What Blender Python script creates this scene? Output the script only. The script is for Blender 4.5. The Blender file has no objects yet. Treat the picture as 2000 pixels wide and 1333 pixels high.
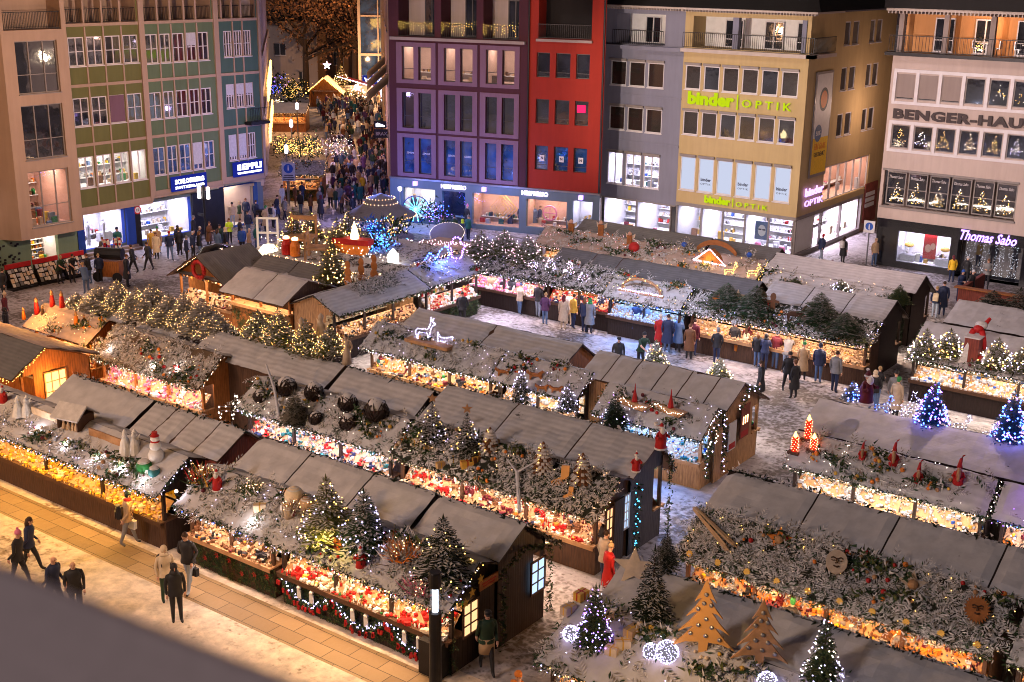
import bpy, math, random
from mathutils import Vector, Matrix, noise
from math import radians as R_, sin, cos, pi
rnd = random.Random(7)
SC = bpy.context.scene
COL = SC.collection
H = 18.0
# ---------- camera basis ----------
FPX = 2423.32
AX = (Vector((0.80356616, -0.18395592, 0.56607566)), Vector((0.59505799, 0.22640843, -0.77113242)), Vector((0.01369007, 0.95650376, 0.29139859)))
def _ray(px, py):
    c = Vector((px-1000.0, -(py-666.5), -FPX))
    return Vector((AX[0].dot(c), AX[1].dot(c), AX[2].dot(c)))
def G(px, py, z=0.0):
    r = _ray(px, py); t = (z-H)/r.z
    return Vector((r.x*t, r.y*t, z))
# ---------- mesh builder ----------
class MB:
    def __init__(s, T=None): s.v = []; s.f = []; s.m = []; s.T = T
    def add(s, vs, fs, m=0):
        b = len(s.v)
        if s.T: vs = [s.T(*p) for p in vs]
        s.v.extend([tuple(p) for p in vs])
        for f in fs: s.f.append(tuple(i+b for i in f)); s.m.append(m)
        return s
    def box(s, x0, x1, y0, y1, z0, z1, m=0):
        return s.add([(x0,y0,z0),(x1,y0,z0),(x1,y1,z0),(x0,y1,z0),(x0,y0,z1),(x1,y0,z1),(x1,y1,z1),(x0,y1,z1)],
              [(0,3,2,1),(4,5,6,7),(0,1,5,4),(1,2,6,5),(2,3,7,6),(3,0,4,7)], m)
    def quad(s, a, b, c, d, m=0): return s.add([a,b,c,d], [(0,1,2,3)], m)
    def obox(s, c, hx, hy, hz, rz=0.0, m=0, tilt=None):
        M = Matrix.Rotation(rz, 3, 'Z')
        if tilt: M = M @ Matrix.Rotation(tilt[0], 3, 'X') @ Matrix.Rotation(tilt[1], 3, 'Y')
        c = Vector(c); vs = []
        for sz in (-1,1):
            for sx, sy in ((-1,-1),(1,-1),(1,1),(-1,1)): vs.append(c + M @ Vector((sx*hx, sy*hy, sz*hz)))
        return s.add(vs, [(0,3,2,1),(4,5,6,7),(0,1,5,4),(1,2,6,5),(2,3,7,6),(3,0,4,7)], m)
    def prism(s, poly, off, m=0, mside=None):
        n = len(poly); off = Vector(off); a = [Vector(p) for p in poly]; b = [p+off for p in a]
        s.add(a+b, [tuple(range(n))[::-1], tuple(range(n, 2*n))], m)
        return s.add(a+b, [(i, (i+1) % n, n+(i+1) % n, n+i) for i in range(n)], m if mside is None else mside)
    def tube(s, pts, r, n=6, m=0, cap=True):
        pts = [Vector(p) for p in pts]; k = len(pts)
        rs = r if isinstance(r, (list, tuple)) else [r]*k
        vs = []; up = Vector((0,0,1))
        for i, p in enumerate(pts):
            d = (pts[min(i+1,k-1)]-pts[max(i-1,0)])
            if d.length < 1e-6: d = Vector((0,0,1))
            d.normalize(); a = d.cross(up if abs(d.z) < .9 else Vector((1,0,0))).normalized(); b = d.cross(a)
            for j in range(n):
                t = 2*pi*j/n; vs.append(p + (a*cos(t)+b*sin(t))*rs[i])
        fs = []
        for i in range(k-1):
            for j in range(n):
                fs.append((i*n+j, i*n+(j+1) % n, (i+1)*n+(j+1) % n, (i+1)*n+j))
        if cap: fs += [tuple(range(n))[::-1], tuple(range((k-1)*n, k*n))]
        return s.add(vs, fs, m)
    def lathe(s, c, prof, n=12, m=0, sx=1, sy=1):
        c = Vector(c); vs = []; k = len(prof)
        for r, z in prof:
            for j in range(n):
                t = 2*pi*j/n; vs.append(c+Vector((r*cos(t)*sx, r*sin(t)*sy, z)))
        fs = [(i*n+j, i*n+(j+1) % n, (i+1)*n+(j+1) % n, (i+1)*n+j) for i in range(k-1) for j in range(n)]
        fs += [tuple(range(n))[::-1], tuple(range((k-1)*n, k*n))]
        return s.add(vs, fs, m)
    def ball(s, c, r, m=0, n=8, sz=1.0, sx=1.0, sy=1.0):
        k = max(4, n//2+1)
        return s.lathe(c, [(max(r*sin(pi*i/k), r*.02), -r*sz*cos(pi*i/k)) for i in range(k+1)], n, m, sx, sy)
    def bulb(s, c, r=.03, m=0):
        x, y, z = c
        return s.add([(x+r,y,z),(x,y+r,z),(x-r,y,z),(x,y-r,z),(x,y,z+r),(x,y,z-r)],
              [(0,1,4),(1,2,4),(2,3,4),(3,0,4),(1,0,5),(2,1,5),(3,2,5),(0,3,5)], m)
    def build(s, name, mats, parent=None, smooth=False, loc=None):
        if not isinstance(mats, (list, tuple)): mats = [mats]
        me = bpy.data.meshes.new(name)
        o = Vector((0,0,0))
        if parent is not None and not is_local(parent): o = world_loc(parent)
        if loc is not None: o = Vector(loc)
        me.from_pydata([(p[0]-o.x, p[1]-o.y, p[2]-o.z) for p in s.v], [], s.f)
        for m in mats: me.materials.append(m)
        me.polygons.foreach_set('material_index', s.m)
        if smooth: me.polygons.foreach_set('use_smooth', [True]*len(s.f))
        me.update()
        ob = bpy.data.objects.new(name, me); COL.objects.link(ob)
        if parent is not None: ob.parent = parent
        if loc is not None: ob.location = loc
        return ob
def is_local(o):
    while o is not None:
        if o.get('_local'): return True
        o = o.parent
    return False
def world_loc(o):
    v = Vector((0,0,0))
    while o is not None: v += o.location; o = o.parent
    return v
def tag(o, label=None, cat=None, group=None, kind=None):
    if label: o['label'] = label
    if cat: o['category'] = cat
    if group: o['group'] = group
    if kind: o['kind'] = kind
    return o
def empty(name, loc, label=None, cat=None, group=None, rz=0.0, local=False):
    o = bpy.data.objects.new(name, None); COL.objects.link(o); o.location = loc; o.rotation_euler = (0,0,rz)
    o.empty_display_size = .2
    if local: o['_local'] = 1
    return tag(o, label, cat, group)
def copy_tree(o, parent=None):
    c = o.copy(); COL.objects.link(c); c.parent = parent
    for ch in list(o.children): copy_tree(ch, c)
    return c
def text_mesh(name, s, fr, s0, z0, width, height, mat, parent, depth=.06, d=.05, bold=.0, shear=0.0, sp=1.0):
    """lettering as a mesh laid on a facade frame: fr(s,d,z)"""
    cu = bpy.data.curves.new('lettering', 'FONT'); cu.body = s; cu.size = 1; cu.extrude = .06; cu.offset = bold; cu.shear = shear
    cu.resolution_u = 2; cu.space_character = sp
    t = bpy.data.objects.new('tmp', cu); COL.objects.link(t)
    bpy.context.view_layer.update()
    dg = bpy.context.evaluated_depsgraph_get()
    me = bpy.data.meshes.new_from_object(t.evaluated_get(dg)); bpy.data.objects.remove(t)
    xs = [v.co.x for v in me.vertices]; ys = [v.co.y for v in me.vertices]
    x0, x1, y0, y1 = min(xs), max(xs), min(ys), max(ys)
    base = world_loc(parent) if parent is not None else Vector((0,0,0))
    for v in me.vertices:
        a = s0+(v.co.x-x0)/(x1-x0)*width; z = z0+(v.co.y-y0)/(y1-y0)*height; dd = d+(v.co.z+.06)/.12*depth
        v.co = Vector(fr(a, dd, z))-base
    me.materials.clear(); me.materials.append(mat)
    ob = bpy.data.objects.new(name, me); COL.objects.link(ob); ob.parent = parent
    return ob
# ---------- materials ----------
def newmat(n):
    m = bpy.data.materials.new(n); m.use_nodes = True
    nt = m.node_tree; return m, nt, nt.nodes['Principled BSDF']
def rgb(c): return (c[0], c[1], c[2], 1)
def S(*c):   # sRGB 0-255 -> linear
    return tuple(((x/255.)/12.92 if x/255. <= .04045 else ((x/255.+.055)/1.055)**2.4) for x in c)
def tc(nt, kind='Object', scale=1.0):
    t = nt.nodes.new('ShaderNodeTexCoord'); mp = nt.nodes.new('ShaderNodeMapping')
    nt.links.new(t.outputs[kind], mp.inputs[0])
    mp.inputs['Scale'].default_value = (scale,)*3 if not isinstance(scale, tuple) else scale
    return mp.outputs[0]
def nz(nt, vec, scale, detail=4, rough=.55):
    n = nt.nodes.new('ShaderNodeTexNoise'); n.inputs['Scale'].default_value = scale; n.inputs['Detail'].default_value = detail
    n.inputs['Roughness'].default_value = rough
    nt.links.new(vec, n.inputs['Vector']); return n.outputs['Fac']
def ramp(nt, fac, stops):
    r = nt.nodes.new('ShaderNodeValToRGB'); e = r.color_ramp.elements
    e[0].position = stops[0][0]; e[0].color = rgb(stops[0][1]); e[1].position = stops[-1][0]; e[1].color = rgb(stops[-1][1])
    for p, c in stops[1:-1]:
        x = e.new(p); x.color = rgb(c)
    nt.links.new(fac, r.inputs[0]); return r.outputs[0]
def bump(nt, b, h, strength=.3, dist=.05):
    n = nt.nodes.new('ShaderNodeBump'); n.inputs['Strength'].default_value = strength; n.inputs['Distance'].default_value = dist
    nt.links.new(h, n.inputs['Height']); nt.links.new(n.outputs[0], b.inputs['Normal'])
def mix(nt, fac, a, b):
    m = nt.nodes.new('ShaderNodeMix'); m.data_type = 'RGBA'
    for i, v in ((0, fac), (6, a), (7, b)):
        if isinstance(v, (tuple, list)): m.inputs[i].default_value = rgb(v)
        elif isinstance(v, (int, float)): m.inputs[i].default_value = v
        else: nt.links.new(v, m.inputs[i])
    return m.outputs[2]
def plain(n, c, rough=.7, var=.25, scale=3.0, metal=0.0, bmp=.15, spec=.3):
    m, nt, b = newmat(n); v = tc(nt); f = nz(nt, v, scale, 5)
    col = ramp(nt, f, [(.3, tuple(x*(1-var) for x in c)), (.7, tuple(min(1, x*(1+var*.6)) for x in c))])
    nt.links.new(col, b.inputs['Base Color']); b.inputs['Roughness'].default_value = rough
    b.inputs['Metallic'].default_value = metal; b.inputs['Specular IOR Level'].default_value = spec
    if bmp: bump(nt, b, nz(nt, v, scale*8, 3), bmp, .02)
    return m
def planks(n, c, axis=0, w=.12, var=.35, rough=.65, across=None):
    """boards; groove every w metres along 'axis'"""
    m, nt, b = newmat(n); v = tc(nt)
    wv = nt.nodes.new('ShaderNodeTexWave'); wv.wave_type = 'BANDS'; wv.bands_direction = 'XYZ'[axis]; wv.wave_profile = 'SAW'
    wv.inputs['Scale'].default_value = .314/w*1.0; wv.inputs['Distortion'].default_value = 0; nt.links.new(v, wv.inputs['Vector'])
    g = ramp(nt, wv.outputs['Fac'], [(0.0, (.15,)*3), (.14, (1,1,1)), (.95, (.9,.9,.9))])
    sc = [6.0, 6.0, 6.0]
    for k in range(3):
        if k != axis: sc[k] = 1.2
    f = nz(nt, tc(nt, 'Object', tuple(sc)), 2.2, 5)
    base = ramp(nt, f, [(.3, tuple(x*(1-var) for x in c)), (.72, tuple(min(1, x*(1+var)) for x in c))])
    mm = nt.nodes.new('ShaderNodeMix'); mm.data_type = 'RGBA'; mm.blend_type = 'MULTIPLY'; mm.inputs[0].default_value = .85
    nt.links.new(base, mm.inputs[6]); nt.links.new(g, mm.inputs[7]); nt.links.new(mm.outputs[2], b.inputs['Base Color'])
    b.inputs['Roughness'].default_value = rough; b.inputs['Specular IOR Level'].default_value = .3
    bump(nt, b, g, .5, .02); return m
def emit(n, c, strength, sample='AUTO'):
    m = bpy.data.materials.new(n); m.use_nodes = True; nt = m.node_tree
    for x in list(nt.nodes): nt.nodes.remove(x)
    e = nt.nodes.new('ShaderNodeEmission'); e.inputs[0].default_value = rgb(c); e.inputs[1].default_value = strength
    o = nt.nodes.new('ShaderNodeOutputMaterial'); nt.links.new(e.outputs[0], o.inputs[0])
    m.cycles.emission_sampling = sample; return m
def snowmat(n, base=(.54,.52,.53), dark=(.05,.045,.045), cover=.42, corr=0.0, fs=1.1):
    m, nt, b = newmat(n); v = tc(nt)
    f1 = nz(nt, v, fs, 6, .6); f2 = nz(nt, v, 14, 3, .6)
    add = nt.nodes.new('ShaderNodeMath'); add.operation = 'MULTIPLY_ADD'; add.inputs[1].default_value = .35; nt.links.new(f2, add.inputs[0]); nt.links.new(f1, add.inputs[2])
    tone = ramp(nt, nz(nt, v, 2.5, 5), [(.3, tuple(x*.8 for x in base)), (.7, base)])
    msk = ramp(nt, add.outputs[0], [(cover, (0,0,0)), (cover+.07, (1,1,1))])
    col = mix(nt, msk, dark, tone)
    h = f2
    if corr:
        wv = nt.nodes.new('ShaderNodeTexWave'); wv.bands_direction = 'Y'; wv.inputs['Scale'].default_value = corr; wv.inputs['Distortion'].default_value = .6
        wv.inputs['Detail'].default_value = 1.5
        nt.links.new(v, wv.inputs['Vector'])
        mm = nt.nodes.new('ShaderNodeMix'); mm.data_type = 'RGBA'; mm.blend_type = 'MULTIPLY'; mm.inputs[0].default_value = .13
        nt.links.new(col, mm.inputs[6]); nt.links.new(wv.outputs['Color'], mm.inputs[7]); col = mm.outputs[2]
        bump(nt, b, wv.outputs['Fac'], .2, .03)
    else: bump(nt, b, f1, .6, .05)
    nt.links.new(col, b.inputs['Base Color']); b.inputs['Roughness'].default_value = .75; b.inputs['Specular IOR Level'].default_value = .2
    return m
def glassmat(n, tint=(.9,.95,1), alpha=.12):
    m = bpy.data.materials.new(n); m.use_nodes = True; nt = m.node_tree
    for x in list(nt.nodes): nt.nodes.remove(x)
    t = nt.nodes.new('ShaderNodeBsdfTransparent'); t.inputs[0].default_value = rgb(tint)
    g = nt.nodes.new('ShaderNodeBsdfGlossy'); g.inputs['Roughness'].default_value = .03
    x = nt.nodes.new('ShaderNodeMixShader'); x.inputs[0].default_value = alpha
    o = nt.nodes.new('ShaderNodeOutputMaterial')
    nt.links.new(t.outputs[0], x.inputs[1]); nt.links.new(g.outputs[0], x.inputs[2]); nt.links.new(x.outputs[0], o.inputs[0]); return m
def darkpane(n, c=(.012,.013,.018), curtain=None, rough=.04, spec=.9):
    m, nt, b = newmat(n)
    b.inputs['Roughness'].default_value = rough; b.inputs['Specular IOR Level'].default_value = .5; b.inputs['IOR'].default_value = 2.4
    v = tc(nt)
    if curtain:
        wv = nt.nodes.new('ShaderNodeTexWave'); wv.bands_direction = 'DIAGONAL'; wv.inputs['Scale'].default_value = 5; wv.inputs['Distortion'].default_value = 2
        nt.links.new(v, wv.inputs['Vector'])
        nt.links.new(mix(nt, wv.outputs['Fac'], tuple(x*.35 for x in curtain), curtain), b.inputs['Base Color'])
    else:
        nt.links.new(ramp(nt, nz(nt, v, .9, 2), [(.35, c), (.7, tuple(x*3 for x in c))]), b.inputs['Base Color'])
    bump(nt, b, nz(nt, v, 1.3, 2), .12, .03)
    return m
M = {}
def radians(d): return d*pi/180
def ground_mat(n, stone, stone2, snow, cover, s=1.0):
    m, nt, b = newmat(n); v = tc(nt, 'Object', s)
    br = nt.nodes.new('ShaderNodeTexBrick'); nt.links.new(v, br.inputs['Vector'])
    br.inputs['Color1'].default_value = rgb(stone); br.inputs['Color2'].default_value = rgb(stone2); br.inputs['Mortar'].default_value = rgb(tuple(x*.3 for x in stone))
    br.inputs['Scale'].default_value = 1.0; br.inputs['Brick Width'].default_value = 1.05; br.inputs['Row Height'].default_value = .52; br.inputs['Mortar Size'].default_value = .012
    vo = nt.nodes.new('ShaderNodeTexVoronoi'); vo.inputs['Scale'].default_value = 4.5; vo.inputs['Randomness'].default_value = 1
    dist = nt.nodes.new('ShaderNodeMapping'); nt.links.new(v, dist.inputs[0])
    nn = nt.nodes.new('ShaderNodeTexNoise'); nn.inputs['Scale'].default_value = 3; nt.links.new(v, nn.inputs['Vector'])
    va = nt.nodes.new('ShaderNodeVectorMath'); va.operation = 'MULTIPLY_ADD'; va.inputs[1].default_value = (.5,.5,.5)
    nt.links.new(nn.outputs['Color'], va.inputs[0]); nt.links.new(v, va.inputs[2]); nt.links.new(va.outputs[0], vo.inputs['Vector'])
    f1 = nz(nt, v, .22, 4, .6); f2 = nz(nt, v, 5.5, 4, .6)
    ma = nt.nodes.new('ShaderNodeMath'); ma.operation = 'MULTIPLY_ADD'; ma.inputs[1].default_value = .45; nt.links.new(f2, ma.inputs[0]); nt.links.new(f1, ma.inputs[2])
    mb_ = nt.nodes.new('ShaderNodeMath'); mb_.operation = 'MULTIPLY_ADD'; mb_.inputs[1].default_value = .28; nt.links.new(vo.outputs['Distance'], mb_.inputs[0]); nt.links.new(ma.outputs[0], mb_.inputs[2])
    msk = ramp(nt, mb_.outputs[0], [(cover, (0,0,0)), (cover+.16, (1,1,1))])
    sn = ramp(nt, nz(nt, v, 2.2, 6, .65), [(.35, tuple(x*.55 for x in snow)), (.65, snow)])
    nt.links.new(mix(nt, msk, br.outputs['Color'], sn), b.inputs['Base Color'])
    b.inputs['Roughness'].default_value = .55; b.inputs['Specular IOR Level'].default_value = .4
    bump(nt, b, mb_.outputs[0], .5, .06)
    return m
def wallmat(n, c):
    m, nt, b = newmat(n); f1 = nz(nt, tc(nt, 'Object', (2.2,2.2,.22)), 1.6, 5, .6); f2 = nz(nt, tc(nt), .5, 4)
    a = ramp(nt, f1, [(.32, tuple(x*.91 for x in c)), (.62, c)]); a2 = ramp(nt, f2, [(.3, (.88,.87,.86)), (.7, (1,1,1))])
    mm = nt.nodes.new('ShaderNodeMix'); mm.data_type = 'RGBA'; mm.blend_type = 'MULTIPLY'; mm.inputs[0].default_value = 1
    nt.links.new(a, mm.inputs[6]); nt.links.new(a2, mm.inputs[7]); nt.links.new(mm.outputs[2], b.inputs['Base Color']); b.inputs['Roughness'].default_value = .85; b.inputs['Specular IOR Level'].default_value = .2
    bump(nt, b, nz(nt, tc(nt), 22, 3), .18, .02); return m
M['ground'] = ground_mat('trampled_snow_on_paving', (.075,.06,.052), (.12,.095,.08), (.50,.47,.50), .73)
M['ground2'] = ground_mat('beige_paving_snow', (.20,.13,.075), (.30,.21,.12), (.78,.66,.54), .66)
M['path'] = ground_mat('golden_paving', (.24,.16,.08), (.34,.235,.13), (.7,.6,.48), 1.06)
M['snow'] = snowmat('roof_snow'); M['snowc'] = snowmat('roof_snow_ribbed', corr=1.6, cover=.39)
M['snowp'] = snowmat('roof_snow_patchy', cover=.62, dark=(.02,.018,.017)); M['snowd'] = snowmat('roof_felt_dusted', base=(.17,.165,.17), cover=.45, corr=2.2)
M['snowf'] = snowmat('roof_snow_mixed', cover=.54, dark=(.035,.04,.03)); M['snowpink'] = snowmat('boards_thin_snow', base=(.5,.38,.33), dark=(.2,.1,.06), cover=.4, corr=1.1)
M['bough'] = snowmat('snow_between_boughs', base=(.50,.48,.48), dark=(.018,.020,.013), cover=.68, fs=5.5); M['thatch'] = snowmat('roof_straw_snow', base=(.52,.44,.38), dark=(.12,.08,.05), cover=.66)
M['ledge'] = plain('ledge_stone', (.80,.68,.68), .8, .16, 2.5)
WD = dict(dark=(.026,.015,.012), brown=(.075,.036,.020), orange=(.36,.13,.035), tan=(.42,.23,.11), red=(.22,.05,.035), grey=(.06,.048,.046))
for k, c in WD.items():
    M['w_'+k] = planks('boards_'+k, c, 0, .11); M['wy_'+k] = planks('end_boards_'+k, c, 1, .11); M['p_'+k] = plain('timber_'+k, c, .6, .3, 4)
    M['wz_'+k] = planks('lap_boards_'+k, c, 2, .13)
M['needle'] = plain('fir_needles', (.028,.060,.022), .7, .4, 6); M['needle_d'] = plain('fir_needles_dark', (.012,.022,.010), .8, .4, 6)
M['needle_y'] = plain('fir_needles_yellow_green', (.11,.12,.035), .7, .4, 6); M['frost'] = plain('needles_under_snow', (.60,.57,.56), .8, .2, 5)
M['frost_d'] = plain('twigs_half_snow', (.26,.23,.19), .8, .3, 5); M['bluefir'] = plain('blue_fir', (.03,.10,.16), .6, .4, 6)
M['bark'] = plain('bark', (.06,.04,.03), .9, .3, 8); M['metal_d'] = plain('dark_metal', (.025,.024,.026), .45, .15, 3, .5); M['metal'] = plain('grey_metal', (.3,.3,.32), .35, .1, 3, .8)
M['white'] = plain('white_paint', (.72,.70,.70), .5, .08, 3); M['frame'] = plain('window_frame_white', (.62,.58,.60), .4, .08, 3); M['frame_d'] = plain('window_frame_dark', (.05,.045,.05), .4, .1, 3)
M['frame_g'] = plain('window_frame_greybrown', (.24,.21,.20), .4, .1, 3)
M['pane'] = darkpane('dark_window_glass'); M['pane_c'] = darkpane('curtained_glass', curtain=(.05,.038,.034), rough=.08); M['pane_b'] = darkpane('bluish_glass', (.01,.03,.09))
M['glass'] = glassmat('clear_shop_glass'); M['black'] = plain('gloss_black', (.008,.008,.012), .15, .1, 3, spec=.8)
EM = dict(warm=((1,.56,.26), 8), cool=((.62,.55,1), 8), white=((1,.80,.66), 9), blue=((.05,.14,1), 16), gold=((1,.55,.12), 7), pink=((1,.62,.78), 7), violet=((.36,.16,1), 10), cyan=((.06,.5,1), 9))
for k, (c, s) in EM.items(): M['e_'+k] = emit('bulb_'+k, c, s, 'NONE')
LAMP = dict(warm=((1,.60,.32), 58), white=((1,.78,.60), 66), cool=((.95,.80,1), 74), blue=((.16,.38,1), 120), orange=((1,.45,.14), 62), gold=((1,.52,.12), 34), pinkw=((1,.68,.52), 70))
for k, (c, s) in LAMP.items(): M['l_'+k] = emit('stall_lamp_'+k, c, s); M['r_'+k] = emit('room_lamp_'+k, c, 36 if k == 'cool' else 21)
GC = dict(red=(.42,.015,.015), white=(.75,.73,.7), gold=(.65,.38,.06), brown=(.15,.065,.03), blue=(.03,.10,.45), green=(.03,.22,.06), pink=(.7,.2,.35), cream=(.7,.56,.4), black=(.02,.02,.025), orange=(.75,.22,.03), purple=(.09,.035,.11), silver=(.5,.5,.55), tan=(.45,.3,.17), navy=(.02,.03,.08), grey=(.2,.2,.21), teal=(.02,.13,.13), skin=(.62,.36,.26), hair=(.05,.025,.015), blond=(.45,.3,.14), denim=(.10,.16,.30), ldenim=(.32,.38,.5), dgreen=(.02,.05,.03), yellow=(.8,.5,.03), wine=(.11,.012,.022), hivis=(.6,.85,.05), beige=(.5,.39,.29))
for k, c in GC.items(): M['g_'+k] = plain('colour_'+k, c, .55, .15, 7, bmp=.1)
# ---------- vegetation ----------
def sprig(mb, p, n, ang, L, mats=(0,1,2), wts=(5,3,2), lift=.04):
    """a fir twig: spine with paired leaf blades, lying on a plane with normal n"""
    n = Vector(n).normalized(); a = n.cross(Vector((0,1,0)) if abs(n.y) < .9 else Vector((1,0,0))).normalized(); b = n.cross(a)
    d = a*cos(ang)+b*sin(ang); s = n.cross(d); p = Vector(p); k = 6
    for i in range(k+1):
        t = i/k; q = p+d*(L*t)+n*(lift*(.4+t))
        ln = L*.40*(1-.5*t); w = ln*.13
        for sg in ((-1, 1) if i < k else (0,)):
            dr = (d*.75+s*sg*.8).normalized() if sg else d
            tip = q+dr*ln+n*rnd.uniform(-.03,.05); sd = n.cross(dr)*w+n*rnd.uniform(-.012,.012)
            m = rnd.choices(mats, wts)[0]
            mb.add([q, q+dr*ln*.5+sd, tip, q+dr*ln*.5-sd], [(0,1,2,3)], m)
def scatter_sprigs(mb, pfun, n, num, L=(.32,.62), mats=(0,1,2), wts=(5,3,2), lift=.04):
    for _ in range(num):
        p = pfun(rnd.random(), rnd.random())
        if p is None: continue
        sprig(mb, p, n, rnd.uniform(0, 2*pi), rnd.uniform(*L), mats, wts, lift)
def garland(mb, pts, r=.09, dens=34, mats=(0,1), wts=(3,1), L=.13):
    pts = [Vector(p) for p in pts]
    for a, b in zip(pts, pts[1:]):
        k = max(2, int((b-a).length*dens))
        for i in range(k):
            c = a.lerp(b, rnd.random())+Vector((rnd.gauss(0,r*.5), rnd.gauss(0,r*.5), rnd.gauss(0,r*.5)))
            d = Vector((rnd.uniform(-1,1), rnd.uniform(-1,1), rnd.uniform(-1,.7))).normalized()*rnd.uniform(.6,1.3)*L
            s = d.cross(Vector((rnd.uniform(-1,1), rnd.uniform(-1,1), rnd.uniform(-1,1)))).normalized()*L*.22
            mb.add([c-s, c+d, c+s], [(0,1,2)], rnd.choices(mats, wts)[0])
def bulbs_along(mb, pts, step=.2, r=.028, mats=(0,), jit=.05):
    pts = [Vector(p) for p in pts]
    for a, b in zip(pts, pts[1:]):
        k = max(1, int((b-a).length/step))
        for i in range(k):
            c = a.lerp(b, (i+.5)/k)+Vector((rnd.uniform(-jit,jit), rnd.uniform(-jit,jit), rnd.uniform(-jit,jit)))
            mb.bulb(c, r*rnd.uniform(.8,1.2), rnd.choice(mats))
_crown = {}
def crown_mesh(seed, dens=1.0, wid=.36):
    key = (seed, dens, wid)
    if key in _crown: return _crown[key]
    r = random.Random(seed); mb = MB(); lev = int(15*dens)
    for i in range(lev):
        t = (i+.3)/lev; z0 = .06+.92*t; rad = wid*(1-t)**.85+.02; nb = int((5+10*(1-t))*dens)
        for j in range(nb):
            a = 2*pi*j/nb+r.uniform(-.3,.3); ln = rad*r.uniform(.72,1.12)
            d = Vector((cos(a), sin(a), 0)); s = Vector((-sin(a), cos(a), 0)); seg = 4
            for q in range(seg):
                f0 = .18+.82*q/seg; z = z0+.06*f0-.14*f0*f0*(1-t)-.02; c = d*(ln*f0)+Vector((0,0,z))
                bl = ln*.44*(1.12-f0*.7)+.014
                for sg in (-1, 1):
                    dr = (d*.8+s*sg*.75+Vector((0,0,r.uniform(-.35,.1)))).normalized(); w = bl*.2
                    side = dr.cross(Vector((0,0,1))).normalized()*w
                    up = Vector((0,0,.006))
                    mb.add([c, c+dr*bl*.5+side, c+dr*bl, c+dr*bl*.5-side], [(0,1,2,3)], 0)
                    if r.random() < .52:
                        mb.add([c+up, c+dr*bl*.5+side*.8+up*2, c+dr*bl*.95+up, c+dr*bl*.5-side*.8+up*2], [(0,1,2,3)], 1)
            mb.add([d*ln*.95+Vector((0,0,z0-.1*(1-t))), d*ln*1.12+Vector((0,0,z0-.12*(1-t)))+s*.01, d*ln*1.1+Vector((0,0,z0-.09*(1-t)))-s*.01], [(0,1,2)], 0)
    for k in range(5):
        a = k*1.26; mb.add([(cos(a)*.02, sin(a)*.02, .93), (0,0,1.04), (cos(a+1)*.02, sin(a+1)*.02, .93)], [(0,1,2)], 0)
    me = bpy.data.meshes.new('crown'); me.from_pydata(mb.v, [], mb.f); me.materials.append(None); me.materials.append(None)
    me.polygons.foreach_set('material_index', mb.m); me.update(); _crown[key] = me
    return me
def fir(name, label, p, h, w=None, mats=('needle','frost'), lights=(), nl=60, br=.02, group=None, cat='fir tree', seed=None, star=None, spiral=0, pot=False, snowy=1):
    seed = seed if seed is not None else rnd.randint(1, 3)
    root = empty(name, p, label, cat, group, local=True)
    tr = MB(); tr.tube([(0,0,-.05),(0,0,h*.5),(0,0,h*.97)], [h*.022+.015, h*.014, .006], 6); tr.build('trunk', M['bark'], root)
    o = bpy.data.objects.new('crown', crown_mesh(seed)); COL.objects.link(o); o.parent = root
    ww = (w or h*.72)/.74; o.scale = (ww, ww, h); o.rotation_euler = (0,0,rnd.uniform(0,6.28))
    for i, mm in enumerate(mats):
        o.material_slots[i].link = 'OBJECT'; o.material_slots[i].material = M[mm]
    if lights:
        mb = MB(); rr = (w or h*.72)*.5
        for i in range(nl):
            t = (i+.5)/nl if spiral else 1-math.sqrt(rnd.random())
            a = t*2*pi*spiral if spiral else rnd.uniform(0, 2*pi)
            q = rr*(1-t)**.85*rnd.uniform(.85,1.05)+.03
            mb.bulb((q*cos(a), q*sin(a), h*(.06+.92*t)+rnd.uniform(-.04,.04)), br*rnd.uniform(.8,1.2), rnd.randrange(len(lights)))
        mb.build('string_lights', [M['e_'+k] for k in lights], root)
    if star:
        mb = MB(); star_shape(mb, Vector((0,0,h*1.08)), h*.09+.05, .03, 0); mb.build('star', M[star], root)
    if pot:
        MB().lathe((0,0,-.02), [(.10,0),(.15,.22),(.13,.22)], 10).build('pot', M['w_red'], root)
    return root
def star_pts(r, k=5, inner=.42, a0=pi/2):
    return [((r if i % 2 == 0 else r*inner)*cos(a0+pi*i/k), (r if i % 2 == 0 else r*inner)*sin(a0+pi*i/k)) for i in range(2*k)]
VR = Vector((.80, .595, .0)); VF = Vector((-.595, .80, 0))   # facing the town hall side
def star_shape(mb, c, r, th, m, k=5, inner=.42, right=VR, up=Vector((0,0,1)), a0=pi/2):
    fw = right.cross(up).normalized(); c = Vector(c)
    P = [c+right*x+up*y-fw*th/2 for x, y in star_pts(r, k, inner, a0)]
    mb.prism(P, fw*th, m)
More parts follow.
